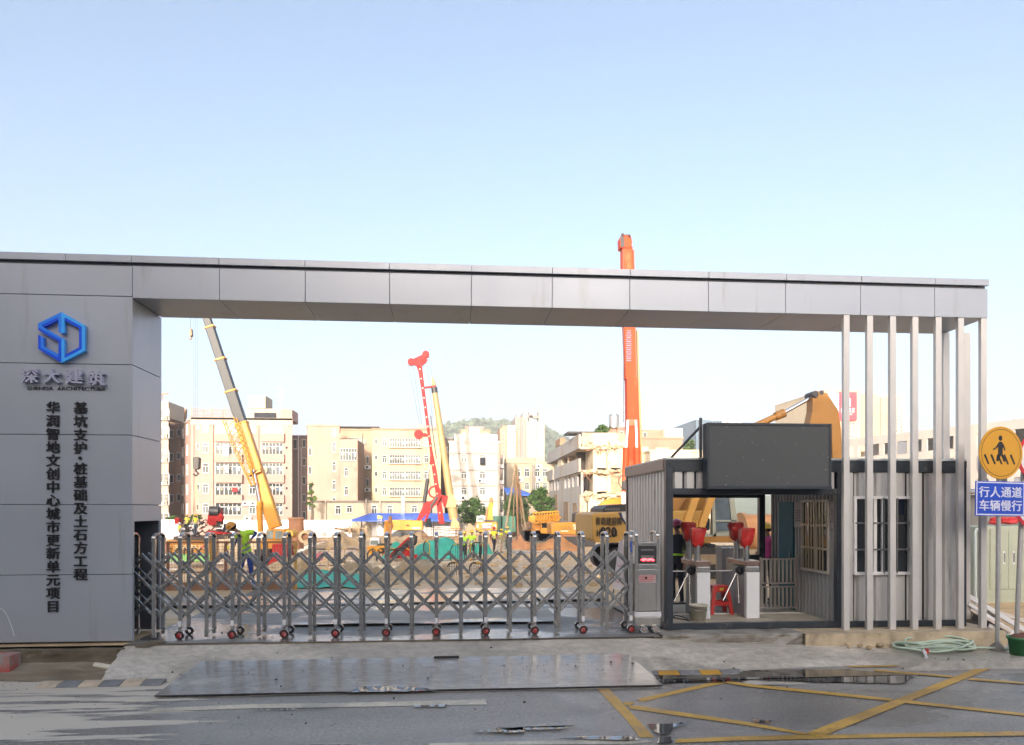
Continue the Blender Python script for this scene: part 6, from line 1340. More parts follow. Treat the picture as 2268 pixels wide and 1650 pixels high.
# ------------------------------------------------------------------ buildings around the site
def wmesh(kind):
    b = B(); f = .045
    def fr(x0, x1, z0, z1, m=0, y0=-.06, y1=.02): b.box(x0, x1, y0, y1, z0, z1, m)
    b.box(-.5, .5, -.02, .015, -.5, .5, 1)
    if kind == 'casement':
        fr(-.5, -.44, -.5, .5); fr(.44, .5, -.5, .5); fr(-.439, .439, .455, .5); fr(-.439, .439, -.5, -.455); fr(-.439, .439, .17, .215); fr(-.03, .03, -.454, .169); b.box(-.58, .58, -.16, .02, -.55, -.501, 2)
    elif kind == 'balcony':
        for i in range(7): x = -.5+i/6*.985; fr(x, x+.015, -.5, .5)
        fr(-.48, .48, .18, .215, y0=-.05); fr(-.5, .5, .501, .54, 2, -.14); fr(-.5, .5, -.57, -.501, 2, -.14)
        r = random.Random(3)
        for i in range(7): x = -.42+.13*i; h = r.uniform(.12,.3); b.box(x, x+r.uniform(.04,.08), -.035, -.021, .1-h, .12, 3+i % 3)
    elif kind == 'caged':
        fr(-.5, -.45, -.5, .5); fr(.45, .5, -.5, .5); fr(-.449, .449, .46, .5); fr(-.449, .449, -.5, -.46); fr(-.03, .03, -.459, .459)
        for i in range(9): x = -.5+i/8*.985; b.box(x, x+.014, -.42, -.40, -.5, .5, 2)
        for z in (-.5, -.15, .2, .48): b.box(-.5, .5, -.40, -.385, z, z+.02, 2)
        for x in (-.5, .486): 
            for z in (-.5, 0, .48): b.box(x, x+.014, -.40, 0, z, z+.015, 2)
        b.box(-.5, .5, -.40, 0, -.52, -.505, 2); b.box(-.2, .1, -.35, -.1, -.5, -.25, 3); b.box(.2, .35, -.35, -.1, -.5, -.1, 4)
    elif kind == 'plain':
        fr(-.5, -.43, -.5, .5); fr(.43, .5, -.5, .5); fr(-.429, .429, .44, .5); fr(-.429, .429, -.5, -.44)
    elif kind == 'dark_opening': pass  # flat dark pane stands for the shade inside an opening
    return b.mesh('window', [mt['frame_w'], mt['glass'] if kind == 'dark_opening' else wglass, mt['w_sill'], mt['cl_white'], mt['cl_tan'], mt['cl_jean']])
wglass = M('window_glass', (.075,.085,.08), .12, var=.5, scale=.8, spec=.7, rnd=.6)
mt['w_sill'] = M('window_sill', (.55,.50,.45), .7)
WM = {k: wmesh(k) for k in ('casement', 'balcony', 'caged', 'plain', 'dark_opening')}
def wall_m(name, c, var=.07, dirt=None):
    c = tuple(v*.56 for v in c)
    return M(name, c, .8, var=var, scale=.25, bump=.1, bscale=8, dirt=dirt or (tuple(v*.72 for v in c), .28, .35, (1,1,.35)))
GR = 'buildings beyond the site'
def block(label, x0, x1, yt, yb, Y, dep, mat, cat='building', group=GR, name='apartment_building', parapet=.5, coping=None, back=None):
    a, c = AX(x0, Y), AX(x1, Y); xm = (x0+x1)/2; z1, z0 = AZ(yt, Y, xm), AZ(yb, Y, xm)-1.5
    t = thing(name, label, cat, (a, Y, z0), group); b = B(); p, q = (a, c) if not back else (AX(back[0], Y+dep), AX(back[1], Y+dep))
    b.hexa([(a,Y,z0),(c,Y,z0),(q,Y+dep,z0),(p,Y+dep,z0),(a,Y,z1),(c,Y,z1),(q,Y+dep,z1),(p,Y+dep,z1)]); b.build('wall', mat, t)
    if parapet:
        b = B(); e = .12; b.box(a-e, c+e, Y-e, Y+.12, z1+.001, z1+.25)
        for u, v in ((a, p), (c, q)): b.hexa([(u-.12,Y+.121,z1+.001),(u+.12,Y+.121,z1+.001),(v+.12,Y+dep,z1+.001),(v-.12,Y+dep,z1+.001),(u-.12,Y+.121,z1+.25),(u+.12,Y+.121,z1+.25),(v+.12,Y+dep,z1+.25),(v-.12,Y+dep,z1+.25)])
        b.build('roof_edge', coping or mat, t)
    return t
def vol(t, nm, x0, x1, yt, yb, Y, dep, mat): b = B(); a, c = AX(x0, Y), AX(x1, Y); b.box(a, c, Y, Y+dep, AZ(yb, Y, (x0+x1)/2), AZ(yt, Y, (x0+x1)/2)); return b.build(nm, mat, t)
def win(t, kind, x0, x1, yt, yb, Y):
    p, q = at(x0, yt, Y), at(x1, yb, Y); return inst(WM[kind], 'window', t, ((p.x+q.x)/2, Y-.005, (p.z+q.z)/2), (q.x-p.x, 1, p.z-q.z))
def pipe(t, x, yt, yb, Y, r=.08, mat=None): b = B(); b.tube(at(x, yt, Y-.12), at(x, yb, Y-.12), r, n=6); b.build('downpipe', mat or mt['frame_w'], t)
def aircon(t, x, y, Y):
    c = at(x, y, Y); b = B(); b.box(c.x-.45, c.x+.45, Y-.4, Y-.05, c.z-.3, c.z+.3, 0); b.lathe([(.001,-.41),(.2,-.41),(.2,-.4)], (c.x-.1,Y,c.z), 12, 1, 'y'); b.build('air_conditioner', [mt['frame_w'], mt['boom_grey']], t)
pink, pinkt = wall_m('pink_render', (.66,.43,.36)), wall_m('pale_pink_trim', (.72,.59,.48))
cream, orange_w = wall_m('cream_render', (.68,.60,.47)), wall_m('orange_brown_render', (.55,.33,.20))
# 1 far left
Y = 104; t = block('narrow cream building with caged windows at the far left edge of the gate opening', 300, 373, 925, 1152, Y, 12, cream, back=(310, 374))
vol(t, 'stair_tower', 330, 373, 889, 924, Y+.5, 6, cream)
for y in (917, 957, 1010, 1060, 1105, 1148): win(t, 'caged', 351, 375, y-12, y+14, Y)
b = B(); c = at(360, 885, Y+2); b.tube((c.x,Y+2,c.z), (c.x,Y+2,c.z+.9), .05); b.bar((c.x-.7,Y+2,c.z+.6), (c.x+.8,Y+2,c.z+.9), .15); b.build('roof_frame', mt['rust'], t)
Y = 112; t = block('orange brown building set back in the gap between the cream and pink buildings', 370, 412, 909, 1152, Y, 10, orange_w, back=(372, 412), coping=wall_m('tan_coping', (.45,.28,.17)))
for y in (961, 1012, 1060, 1104): win(t, 'plain', 376, 384, y-9, y+10, Y); win(t, 'plain', 392, 400, y-10, y+6, Y)
# 2 pink building
Y = 102; t = block('pink apartment building of five storeys with laundry on its balconies', 423, 647, 930, 1172, Y, 11, pink, coping=pinkt, back=(398, 645))
for k_, y in enumerate((947, 993, 1038, 1083, 1127)):
    for f_ in (.3, .7):
        u0, u1 = Vector((AX(423, Y), Y, 0)), Vector((AX(398, Y+11), Y+11, 0)); m_ = u0.lerp(u1, f_); an_ = math.atan2((u0-u1).y, (u0-u1).x); nn = Vector((math.sin(an_), -math.cos(an_), 0)); o_ = inst(WM['plain'], 'window', t, (m_.x+nn.x*.02, m_.y+nn.y*.02, AZ(y, Y, 423)), (1.3, 1, 1.5), an_)
vol(t, 'top_band', 422, 648, 925, 942, Y-.12, .11, pinkt)
rows = [947, 993, 1038, 1083, 1127]
for i, y in enumerate(rows):
    vol(t, 'balcony_parapet', 475, 536, y+13, y+31, Y-.5, .5, pink) if i < 4 else None
    win(t, 'balcony', 477, 535, y-12, y+13, Y); win(t, 'casement', 449, 462, y-12, y+10, Y); win(t, 'plain', 435, 443, y-11, y+3, Y)
    win(t, 'balcony', 580, 627, y-12, y+13, Y); win(t, 'casement', 552, 566, y-10, y+12, Y); win(t, 'dark_opening', 633, 637, y-4, y+1, Y)
    if i < 4: vol(t, 'balcony_parapet', 578, 629, y+13, y+31, Y-.4, .4, pink)
for x in (426, 428, 471, 572): pipe(t, x, 940, 1165, Y, .07, pinkt)
for x, y in ((546,1115),(563,1115),(550,1148)): aircon(t, x, y, Y)
t2 = vol(t, 'roof_house', 546, 640, 905, 929, Y+2, 6, pinkt); vol(t, 'roof_house', 622, 647, 907, 930, Y+.3, 4, pink); vol(t, 'water_tank', 550, 588, 876, 904, Y+2.5, 4, cream); vol(t, 'recess_shade', 563, 612, 914, 927, Y+1.95, .04, mt['cl_navy'])  # thin dark slab on the roof house stands for shade in a recess
b = B()
for x in (424, 470, 500, 536): p = at(x, 929, Y+2); b.tube(p, (p.x, p.y, p.z+1.9), .05, n=5); b.tube((p.x, p.y+5, p.z), (p.x, p.y+5, p.z+1.9), .05, n=5)
for k in range(7): p, q = at(424, 905+3*k, Y+2), at(540, 907+3*k, Y+2); b.tube(p, q, .035, n=4)
b.build('roof_frame', mt['wood'], t)
b = B(); p = at(621, 929, Y+3); b.tube(p, (p.x, p.y, p.z+4.6), .05, n=5)
for k in (2.6, 3.4, 4.2): b.tube((p.x-.5, p.y, p.z+k), (p.x+.5, p.y, p.z+k+.1), .03, n=4)
b.build('aerial', mt['steel'], t)
for x0, x1, y0, y1, m in ((493,507,985,1010,'cl_white'),(570,590,1096,1117,'cl_white'),(514,526,1079,1090,'cl_red'),(500,506,1030,1046,'cl_white'),(585,592,1034,1046,'cl_tan')): vol(t, 'laundry', x0, x1, y0, y1, Y-.62, .05, mt[m])
# 3 grey wing and salmon building
Y = 108; g1 = wall_m('shaded_pink_render', (.44,.36,.32)); t = block('grey pink wing in the shadow of the pink building', 645, 684, 968, 1165, Y, 9, g1, back=(645, 683))  # shadow of the pink building is put into this greyer render
for y in (983, 1024, 1065, 1104, 1143): win(t, 'plain', 670, 677, y-10, y+8, Y)
win(t, 'plain', 649, 658, 972, 995, Y); pipe(t, 661, 965, 1150, Y); pipe(t, 667, 990, 1150, Y, .05)
salmon = wall_m('salmon_render', (.66,.46,.36)); Y = 104; t = block('salmon building with small separate windows and one glazed bay', 681, 752, 944, 1165, Y, 10, salmon, back=(684, 752))
for y in (999, 1041, 1082, 1121): win(t, 'plain', 680+3, 680+11, y-18+10, y+10, Y-.0); win(t, 'casement', 736, 744, y-19, y-1+10-6, Y)
win(t, 'casement', 736, 744, 950, 968, Y)
a_ = vol(t, 'wing', 752.5, 792, 973, 1165, Y-.8, 8, salmon); win(t, 'balcony', 753, 791, 994, 1019, Y-.85); win(t, 'casement', 763, 771, 1036, 1055, Y-.8); win(t, 'casement', 763, 771, 1077, 1097, Y-.8); win(t, 'casement', 763, 771, 1118, 1136, Y-.8)
# 5 orange building in the gap
Y = 116; t = block('orange building behind, in the gap left of the yellow block', 750, 826, 953, 1152, Y, 9, wall_m('pale_orange_render', (.62,.45,.30)))
win(t, 'balcony', 772, 801, 970, 985, Y); win(t, 'dark_opening', 800, 812, 972, 986, Y)
for y in (1010, 1060, 1105): win(t, 'plain', 811, 817, y, y+18, Y); aircon(t, 815, y+25, Y)
b = B(); p, q = at(750, 951, Y), at(840, 947, Y); b.box(p.x, q.x, Y-.6, Y+8, p.z+.3, p.z+.45); b.build('roof_canopy', mt['boom_grey'], t); pipe(t, 801, 960, 1140, Y-.1, .12, cream)
# 6 yellow building
yel_w = wall_m('pale_yellow_render', (.80,.67,.40)); Y = 100; t = block('pale yellow apartment building behind the red rig with long barred balconies', 824, 976, 953, 1156, Y, 14, yel_w, coping=wall_m('tan_edge', (.55,.36,.24)))
for i, y in enumerate((981, 1017, 1053, 1089)):
    win(t, 'balcony', 863, 896, y-9, y+9, Y); win(t, 'balcony', 898, 932, y-9, y+9, Y); win(t, 'casement', 847, 856, y-9, y+8, Y); win(t, 'plain', 830, 836, y-9, y+2, Y); win(t, 'casement', 939, 949, y-9, y+8, Y)
    b = B(); p, q = at(861, y+10, Y), at(934, y+12, Y); b.box(p.x, q.x, Y-.3, Y-.002, q.z, p.z); b.build('ledge', pink, t)
for k, (x0, x1, yt) in enumerate(((927, 940, 939), (941, 962, 942), (966, 974, 941))): vol(t, 'roof_house', x0, x1, yt, 953, Y+5, 4, cream if k != 1 else wall_m('pinkish_roof_house', (.6,.5,.48)))
Y = 106; t = block('dark narrow block for the shaded right side of the yellow building, behind the kelly bar', 974, 1003, 972, 1156, Y, 14, wall_m('shaded_brown_render', (.33,.27,.22)), coping=wall_m('roof_tin', (.35,.35,.36)))  # brown render carries the shade on the yellow building's right side
for y in (990, 1015, 1040, 1065): win(t, 'plain', 989, 995, y, y+14, Y)
# 7 low house row and canopy
Y = 97; low = wall_m('worn_beige_render', (.60,.50,.37), dirt=((.36,.30,.22), .5, .5, (1,1,.5))); t = block('long low beige building behind the blue canopy', 697, 985, 1113, 1165, Y, 8, low, name='low_building', coping=wall_m('dark_coping', (.25,.21,.17)))
for x in (749, 774, 829, 863, 918, 953): win(t, 'casement', x-6, x+6, 1119, 1135+ (4 if x % 2 else 0), Y)
for x in (721, 811, 842): pipe(t, x, 1105, 1160, Y, .11, cream)
vol(t, 'duct', 889, 896, 1098, 1138, Y-.3, .28, mt['steel'])
Y = 93; x0, x1 = AX(773, Y), AX(1016, Y); z1, z0 = AZ(1137, Y, 900), AZ(1155, Y, 900); t = thing('blue_canopy', 'long open canopy with a bright blue sheet roof at the far side of the site', 'canopy', (x0, Y, AZ(1185, Y, 900)))
b = B(); b.hexa([(x0,Y,z0),(x1,Y,z0),(x1,Y+3.5,z1-.1),(x0+2.2,Y+3.5,z1-.1),(x0,Y,z0+.12),(x1,Y,z0+.12),(x1,Y+3.5,z1),(x0+2.2,Y+3.5,z1)]); b.build('roof', mt['blue_roof'], t)
b = B()
for x in (800, 850, 905, 960, 1010): p = AX(x, Y); b.tube((p,Y+.4,z0-3), (p,Y+.4,z0+.1), .07, n=6); b.bar((p-.7,Y+.4,z0), (p,Y+.4,z0-.9), .07)
b.build('column', mt['black_metal'], t); b = B(); b.box(x0+2.5, x1, Y+2.6, Y+2.7, z0-3, z0+.4); b.build('back_wall', mt['hoard'], t)
# 8 white building
white_w = wall_m('white_render', (.78,.73,.65)); band = wall_m('tan_band', (.52,.42,.35)); Y = 96; t = block('white four storey building with thin tan floor bands and clothes on its side windows', 995, 1106, 981, 1160, Y, 12, white_w)
vol(t, 'roof_storey', 1006, 1102, 961, 980, Y+.6, 8, white_w); vol(t, 'roof_house', 1039, 1062, 947, 960, Y+3, 4, white_w); vol(t, 'dark_gap', 1050, 1070, 968, 973, Y+.58, .03, mt['w_sill'])
for yb in (1003, 1040, 1075, 1109): vol(t, 'floor_band', 995.5, 1105, yb, yb+3, Y-.05, .045, band)
for i, y in enumerate((1016, 1052, 1088, 1123)):
    win(t, 'casement', 1021, 1034, y-9, y+8, Y); win(t, 'casement', 1062, 1075, y-9, y+8, Y); win(t, 'plain', 1003, 1006, y-8, y-5, Y); win(t, 'plain', 1090, 1093, y-8, y-5, Y)
vol(t, 'laundry', 1063, 1075, 1013, 1030, Y-.25, .06, mt['cl_navy']); aircon(t, 1064, 1065, Y); aircon(t, 1027, 1103, Y)
xs_ = AX(1106, Y)
for k in range(4):
    for yy in (2.5, 7.0): 
        o = inst(WM['caged'], 'window', t, (xs_+.02, Y+yy, AZ(1018+36*k, Y, 1106)), (2.0, 1.6, 1.9), R(90)); 
    b = B(); z = AZ(1016+36*k, Y, 1106); b.box(xs_+.7, xs_+.8, Y+4.8, Y+6.0, z-1.0, z+.4); b.build('laundry', mt[('cl_navy','cl_grey','cl_jean','cl_white')[k]], t)
pipe(t, 1103, 985, 1150, Y, .08, cream)
# 9-11 farther blocks
ofar = wall_m('orange_far', (.60,.38,.24)); Y = 260; t = block('distant orange apartment block with a stepped roof behind the white building', 1020, 1086, 953, 1060, Y, 20, ofar)
vol(t, 'roof_house', 1030, 1072, 944, 952, Y+2, 10, wall_m('rose_far', (.52,.34,.30)))
for i in range(7):
    for y in (958, 967): win(t, 'plain', 1025+8.4*i, 1029+8.4*i, y, y+5, Y)
Y = 270; t = block('distant orange and white apartment block left of the tall tower', 1107, 1147, 949, 1080, Y, 20, ofar); vol(t, 'white_flank', 1123, 1142, 942, 1070, Y-1, 1, white_w); vol(t, 'roof_house', 1112, 1128, 943, 948, Y+2, 10, ofar)
for i in range(10): win(t, 'plain', 1113, 1118, 953+9*i, 958+9*i, Y)
for i in range(10): win(t, 'plain', 1136, 1140, 953+9*i, 958+9*i, Y-1)
tw = wall_m('tower_white', (.62,.55,.46)); tg = wall_m('tower_shaded', (.46,.37,.32)); Y = 330; t = block('tall white apartment tower with columns of small windows, far off', 1168, 1206, 935, 1080, Y, 22, tw)  # pinkish grey copy carries the shade of the tower's left face
vol(t, 'flank', 1141, 1158, 923, 1070, Y+1, 20, tg); vol(t, 'flank', 1158.1, 1167.9, 914, 1070, Y+.4, 20, tw); vol(t, 'crown_post', 1160, 1168, 910, 916, Y+2, 6, tw); vol(t, 'crown_post', 1193, 1198, 910, 934, Y+2, 6, tw); vol(t, 'crown_beam', 1167, 1194, 920, 926, Y+2, 3, tg); vol(t, 'crown_post', 1172, 1180, 911, 934, Y+2, 4, tw); vol(t, 'crown_post', 1143, 1146, 917, 924, Y+2, 4, tg)
for i in range(15):
    y = 938+6.85*i; win(t, 'plain', 1179, 1184, y, y+3.8, Y); win(t, 'plain', 1186, 1191, y, y+3.8, Y)
for x in (1150, 1155, 1161, 1164): vol(t, 'rib', x, x+1.2, 926, 1065, Y-.2, .55, tg if x > 1158 else tw)
beige = wall_m('beige_far', (.66,.56,.40)); Y = 112; t = block('beige two storey building with tall windows behind the tripod', 1122, 1226, 1026, 1160, Y, 10, beige); vol(t, 'upper_band', 1121, 1200, 1014, 1026, Y+1.5, 6, beige)
for x in (1147, 1167, 1190, 1207): win(t, 'casement', x-5.5, x+5.5, 1038, 1056, Y); win(t, 'casement', x-5, x+5, 1069, 1085, Y)
vol(t, 'corner_turret', 1186, 1205, 1013, 1026, Y+.8, 3, cream); pipe(t, 1182, 1030, 1090, Y, .2, wall_m('grey_strip', (.45,.40,.36)))
for x, y in ((1152,1063),(1195,1063),(1194,1033)): aircon(t, x, y, Y)
Y = 94; t = block('small brick house with a blue sheet roof half hidden by the trees', 1126, 1172, 1096, 1160, Y, 6, wall_m('brown_house', (.42,.31,.22)), name='small_house', parapet=0); a, c = AX(1121, Y), AX(1184, Y); z = AZ(1096, Y, 1150)
b = B(); b.hexa([(a,Y-1,z),(c,Y-1,z-.2),(c-2,Y+5,z+.9),(a,Y+5,z+.9),(a,Y-1,z+.15),(c,Y-1,z-.05),(c-2,Y+5,z+1.05),(a,Y+5,z+1.05)]); b.build('roof', mt['blue_roof'], t)
for x in (1136, 1156): win(t, 'dark_opening', x-4, x+4, 1103, 1122, Y)
# 12 half demolished building: front face to the right, open gallery side on the left
Y = 76; Kd = zz(0,0,3.7514,(1950,1480)); dm = M('demolition_plaster', (.62,.53,.38), .9, var=.2, scale=.5, bump=.5, bscale=3, dirt=((.42,.30,.19), .45, .6, (1,1,1))); dw = wall_m('white_gallery_wall', (.60,.58,.56), dirt=((.30,.23,.15), .42, .5, (1,1,.3))); dk = M('interior_shade', (.06,.05,.04), .9)
x0, x1 = AX(1290, Y), AX(1398, Y); z = lambda yy, xx=620: at(*Kd([(xx, yy)])[0], Y).z
zb = AZ(1160, Y, 1330)-2; t = thing('damaged_building', 'half demolished pale building with torn open floors and a white gallery side', 'building', (x0, Y, zb), GR)
zs = [zb, z(1185), z(860), z(515), z(345)]
b = B()
for i in range(3):                                     # front: floor slabs, broken edges and wall panels
    pass
cols = [620, 800, 985, 1180, 1290]; cx_ = [at(*Kd([(x, 800)])[0], Y).x for x in cols]
for i, (za, zc) in enumerate(((zs[0], zs[1]), (zs[1], zs[2]), (zs[2], zs[3]))):
    for j in range(4):
        if i > 0 and j == 0: continue
        b.box(cx_[j]+.18, cx_[j+1]-.18, Y+.3+(.25 if (i+j) % 2 else 0), Y+.55+(.25 if (i+j) % 2 else 0), za+.3, zc-.02)
    for x in cx_[1 if i else 0:]: b.box(x-.2, x+.2, Y+.08, Y+.7, za, zc-.1)
b.box(x1-.3, x1, Y+.3, Y+11, zb, zs[3]); b.box(x0+.2, x1, Y+10.8, Y+11, zb, zs[4]-.2); b.box(cx_[1]-.2, cx_[1], Y+.7, Y+11, zs[1], zs[3]-.1)
b.build('front_wall', dm, t)
b = B(); rr = random.Random(5)
for zc in zs[1:4]:
    k = x0
    while k < x1: w = rr.uniform(.3, .8); b.box(k, min(k+w, x1), Y+rr.uniform(-.45, .15), Y+1, zc-rr.uniform(.12,.4), zc+rr.uniform(.0,.15)); k += w*.97
    b.box(x0, x1, Y+1.0, Y+10.8, zc-.25, zc-.02)
for _ in range(40):
    zc = rr.choice(zs[1:4]); c = (rr.uniform(x0, x1), Y-rr.uniform(.1,.5), zc+rr.uniform(-.5,.25)); s_ = rr.uniform(.1,.35); b.bar(c, (c[0]+rr.uniform(-.5,.5), c[1]+.1, c[2]+rr.uniform(-.4,.4)), s_, s_*.7)
b.build('broken_slab', M('broken_concrete', (.52,.40,.26), .95, var=.35, scale=1.5, bump=1, bscale=5), t)
b = B()
for _ in range(26): c = Vector((rr.uniform(x0, x1), Y-rr.uniform(.1,.4), rr.choice(zs[1:4]))); b.path([c, c+Vector((rr.uniform(-.4,.4), -.1, -rr.uniform(.2,.6))), c+Vector((rr.uniform(-.7,.7), -.15, -rr.uniform(.4,1.2)))], .03, 4)
b.build('torn_rebar', mt['rust'], t)
b = B(); b.box(x0, x1, Y+.05, Y+.4, zs[3]+.02, zs[4]); b.build('roof_parapet', dm, t)
b = B(); pp(b, Kd([(995,935),(1170,930),(1170,1185),(995,1190)]), Y+.22, .06); b.build('brick_patch', M('exposed_brick', (.52,.28,.17), .9, var=.3, scale=3), t)
b = B(); b.box(cx_[0]+.2, cx_[1]-.2, Y+4.5, Y+4.6, zs[2], zs[3]-.2); b.box(cx_[0]+.2, cx_[1]-.2, Y+4.5, Y+4.6, zs[1], zs[2]-.2); b.build('room_shade', dk, t)  # near-black sheets stand for the shade inside the open rooms
# gallery side runs back to the left
ex_ = at(1218, 1030, 103); e0 = Vector((x0, Y, 0)); e1 = Vector((ex_.x, 103, 0)); dv = (e1-e0); Ls = dv.length; ang = math.atan2(dv.y, dv.x)
def side(name, boxes, mat):
    b = B(); Mx = Matrix.Translation(e0) @ Matrix.Rotation(ang, 4, 'Z')
    for u0, u1, d0, d1, za, zc in boxes: b.box(u0*Ls, u1*Ls, -d1, -d0, za, zc)
    b.xf(Mx).build(name, mat, t)
side('gallery_parapet', [(0, 1, -.4, -.15, zs[3]-.35, zs[4]-.15), (0, .72, -.4, -.15, zs[2]-.15, zs[2]+1.25), (.78, 1, -.4, -.15, zs[2]-.15, zs[2]+1.25)], dw)
side('gallery_slab', [(0, 1, -.15, 3, zs[3]-.4, zs[3]-.15), (0, 1, -.15, 3, zs[2]-.35, zs[2]-.16)], dm)
wins_ = [(.02,.10),(.16,.22),(.27,.33),(.38,.44),(.62,.68),(.73,.79),(.85,.90),(.94,.98)]; bx_ = []; last = 0
for a, c in wins_ + [(1, 1)]:
    bx_.append((last, a, -.14, .1, zb, zs[2]-.36))
    if c > a: bx_.append((a, c, -.14, .1, zb, zs[1]+.9)); bx_.append((a, c, -.14, .1, zs[1]+2.6, zs[2]-.36))
    last = c
side('gallery_wall', bx_, dw)
side('gallery_back', [(0, 1, 2.6, 2.7, zs[2], zs[3]-.2)] , M('grey_inner_wall', (.30,.27,.24), .9, var=.4, scale=.6)); side('room_shade', [(0, 1, .5, .55, zb, zs[2]-.4)], dk); side('gallery_pier', [(.55, .68, -.1, .4, zs[2], zs[3]-.4), (.9, .93, -.1, .4, zs[2], zs[3]-.4)], dm)
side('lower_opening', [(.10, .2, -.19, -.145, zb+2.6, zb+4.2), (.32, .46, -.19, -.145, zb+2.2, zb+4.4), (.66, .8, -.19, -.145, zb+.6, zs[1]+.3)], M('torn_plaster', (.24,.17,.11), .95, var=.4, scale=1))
vol(t, 'roof_shed', 1240, 1252, 970, 985, 92, 4, orange_w); b = B(); c = at(1300, 962, Y+3); b.box(c.x-2.2, c.x+1, Y+2, Y+5, c.z, c.z+.2); b.build('roof_canopy', mt['boom_grey'], t)
Y = 84; tk = thing('water_tank', 'ribbed steel water tank on the roof of the damaged building', 'water tank', at(1360, 962, Y)); c = at(1360, 949, Y); r = 12*Y/FPX; h = AZ(919, Y, 1360)-c.z
b = B(); b.lathe([(.001,0)] + [(r*(1.0 if i % 2 else .96), h*i/14) for i in range(15)] + [(.001,h+.15)], tuple(c), 20); b.build('tank', mt['steel_light'], tk); b = B()
for dx in (-.5, .5): b.tube((c.x+dx*r,Y,c.z-1.2), (c.x+dx*r,Y,c.z), .07, n=5)
b.build('stand', mt['rust'], tk)
Y = 98; t = block('pink rooftop house behind the water tank', 1336, 1392, 950, 985, Y, 6, wall_m('rose_brick', (.55,.33,.25)), name='rooftop_house'); win(t, 'plain', 1373, 1380, 955, 968, Y)
Y = 92; t = block('salmon building with green glazed windows right of the orange crane', 1395, 1512, 972, 1100, Y, 10, wall_m('salmon_far', (.58,.36,.25)))
vol(t, 'upper_storey', 1422, 1493, 952, 971, Y+2, 6, wall_m('salmon_upper', (.62,.38,.26))); b = B(); p, q = at(1452, 991, Y-.03), at(1482, 1001, Y-.03); b.box(p.x, q.x, Y-.06, Y, q.z, p.z); b.build('green_window', M('green_glass', (.22,.38,.25), .2), t); win(t, 'plain', 1424, 1432, 957, 968, Y+2); b = B(); p = at(1480, 962, Y); b.box(p.x, p.x+2.2, Y+1, Y+3, p.z-.3, p.z+.9); b.build('rooftop_ac', mt['frame_w'], t); vol(t, 'annex', 1400, 1436, 990, 1100, Y-1, 1, dm)
Y = 88; t = block('pale broken wall behind the guard cabin roof', 1440, 1580, 1001, 1140, Y, 3, dm, name='broken_wall', cat='wall')
Y = 240; t = block('dark glass office block behind the left edge of the display board', 1541, 1600, 932, 1100, Y, 25, M('blue_glass_wall', (.10,.16,.22), .15, .3, var=.2, scale=.2), name='office_building')
for i in range(9): vol(t, 'mullion', 1541+7*i, 1541.6+7*i, 932, 1090, Y-.3, .29, mt['boom_grey'])
for x0_, x1_, y_ in ((1572, 1607, 927), (1614, 1642, 927)): vol(t, 'roof_plant', x0_, x1_, y_, 945, Y+6, 10, mt['white'])
# right: hotel slab with billboard and the long unfinished white building
Yh = 190; hy = wall_m('hotel_cream', (.76,.63,.42)); t = block('tall cream building with a red billboard seen between the slatted posts', 1826, 1906, 866, 1000, Yh, 30, hy, name='hotel_building')
vol(t, 'wing', 1906.2, 1944, 871, 1000, Yh+5, 25, wall_m('hotel_tan', (.68,.50,.34))); vol(t, 'wing', 1944.2, 2001, 873, 1000, Yh+8, 25, hy); vol(t, 'rib_screen', 1950, 1975, 880, 998, Yh+7.6, .3, wall_m('hotel_pink', (.62,.45,.34)))
for y in range(936, 975, 9):
    for x in (1872, 1880, 1888): win(t, 'plain', x, x+5, y, y+5, Yh)
for y in range(920, 975, 8):
    for x in (1923, 1984, 1994): win(t, 'plain', x, x+4, y, y+5, Yh+8 if x > 1944 else Yh+5)
bb = thing('billboard', 'red and pale blue billboard with white lettering on the cream building', 'billboard', at(1877, 930, Yh-1))
b = B(); p, q = at(1858, 868, Yh-1), at(1898, 931, Yh-1); b.box(p.x, q.x, Yh-1, Yh-.2, q.z, p.z, 0); p2 = at(1836, 872, Yh-1); b.box(p2.x, p.x-.02, Yh-1, Yh-.2, q.z+2, p.z-.3, 1); b.build('panel', [M('billboard_red', (.62,.03,.05), .5, var=.04), M('billboard_blue', (.45,.62,.82), .5, var=.15)], bb)
b = B(); c = at(1877, 892, Yh-1); w = (q.x-p.x)
b.box(c.x+w*.06, c.x+w*.16, Yh-1.05, Yh-1.001, c.z-1, c.z+1.2); b.box(c.x-w*.1, c.x+w*.05, Yh-1.05, Yh-1.001, c.z-1, c.z-.6)
for i in range(4): x = p.x+w*(.12+.2*i); c2 = at(1877, 908, Yh-1); b.box(x, x+w*.13, Yh-1.05, Yh-1.001, c2.z-.6, c2.z-.25); b.box(x, x+w*.03, Yh-1.05, Yh-1.001, c2.z-.24, c2.z+.5); b.box(x+w*.06, x+w*.13, Yh-1.05, Yh-1.001, c2.z, c2.z+.5)
for i in range(9): x = p.x+w*(.3+.05*i); c2 = at(1877, 917, Yh-1); b.box(x, x+w*.03, Yh-1.05, Yh-1.001, c2.z-.2, c2.z+.1)
b.build('lettering', mt['cl_white'], bb)
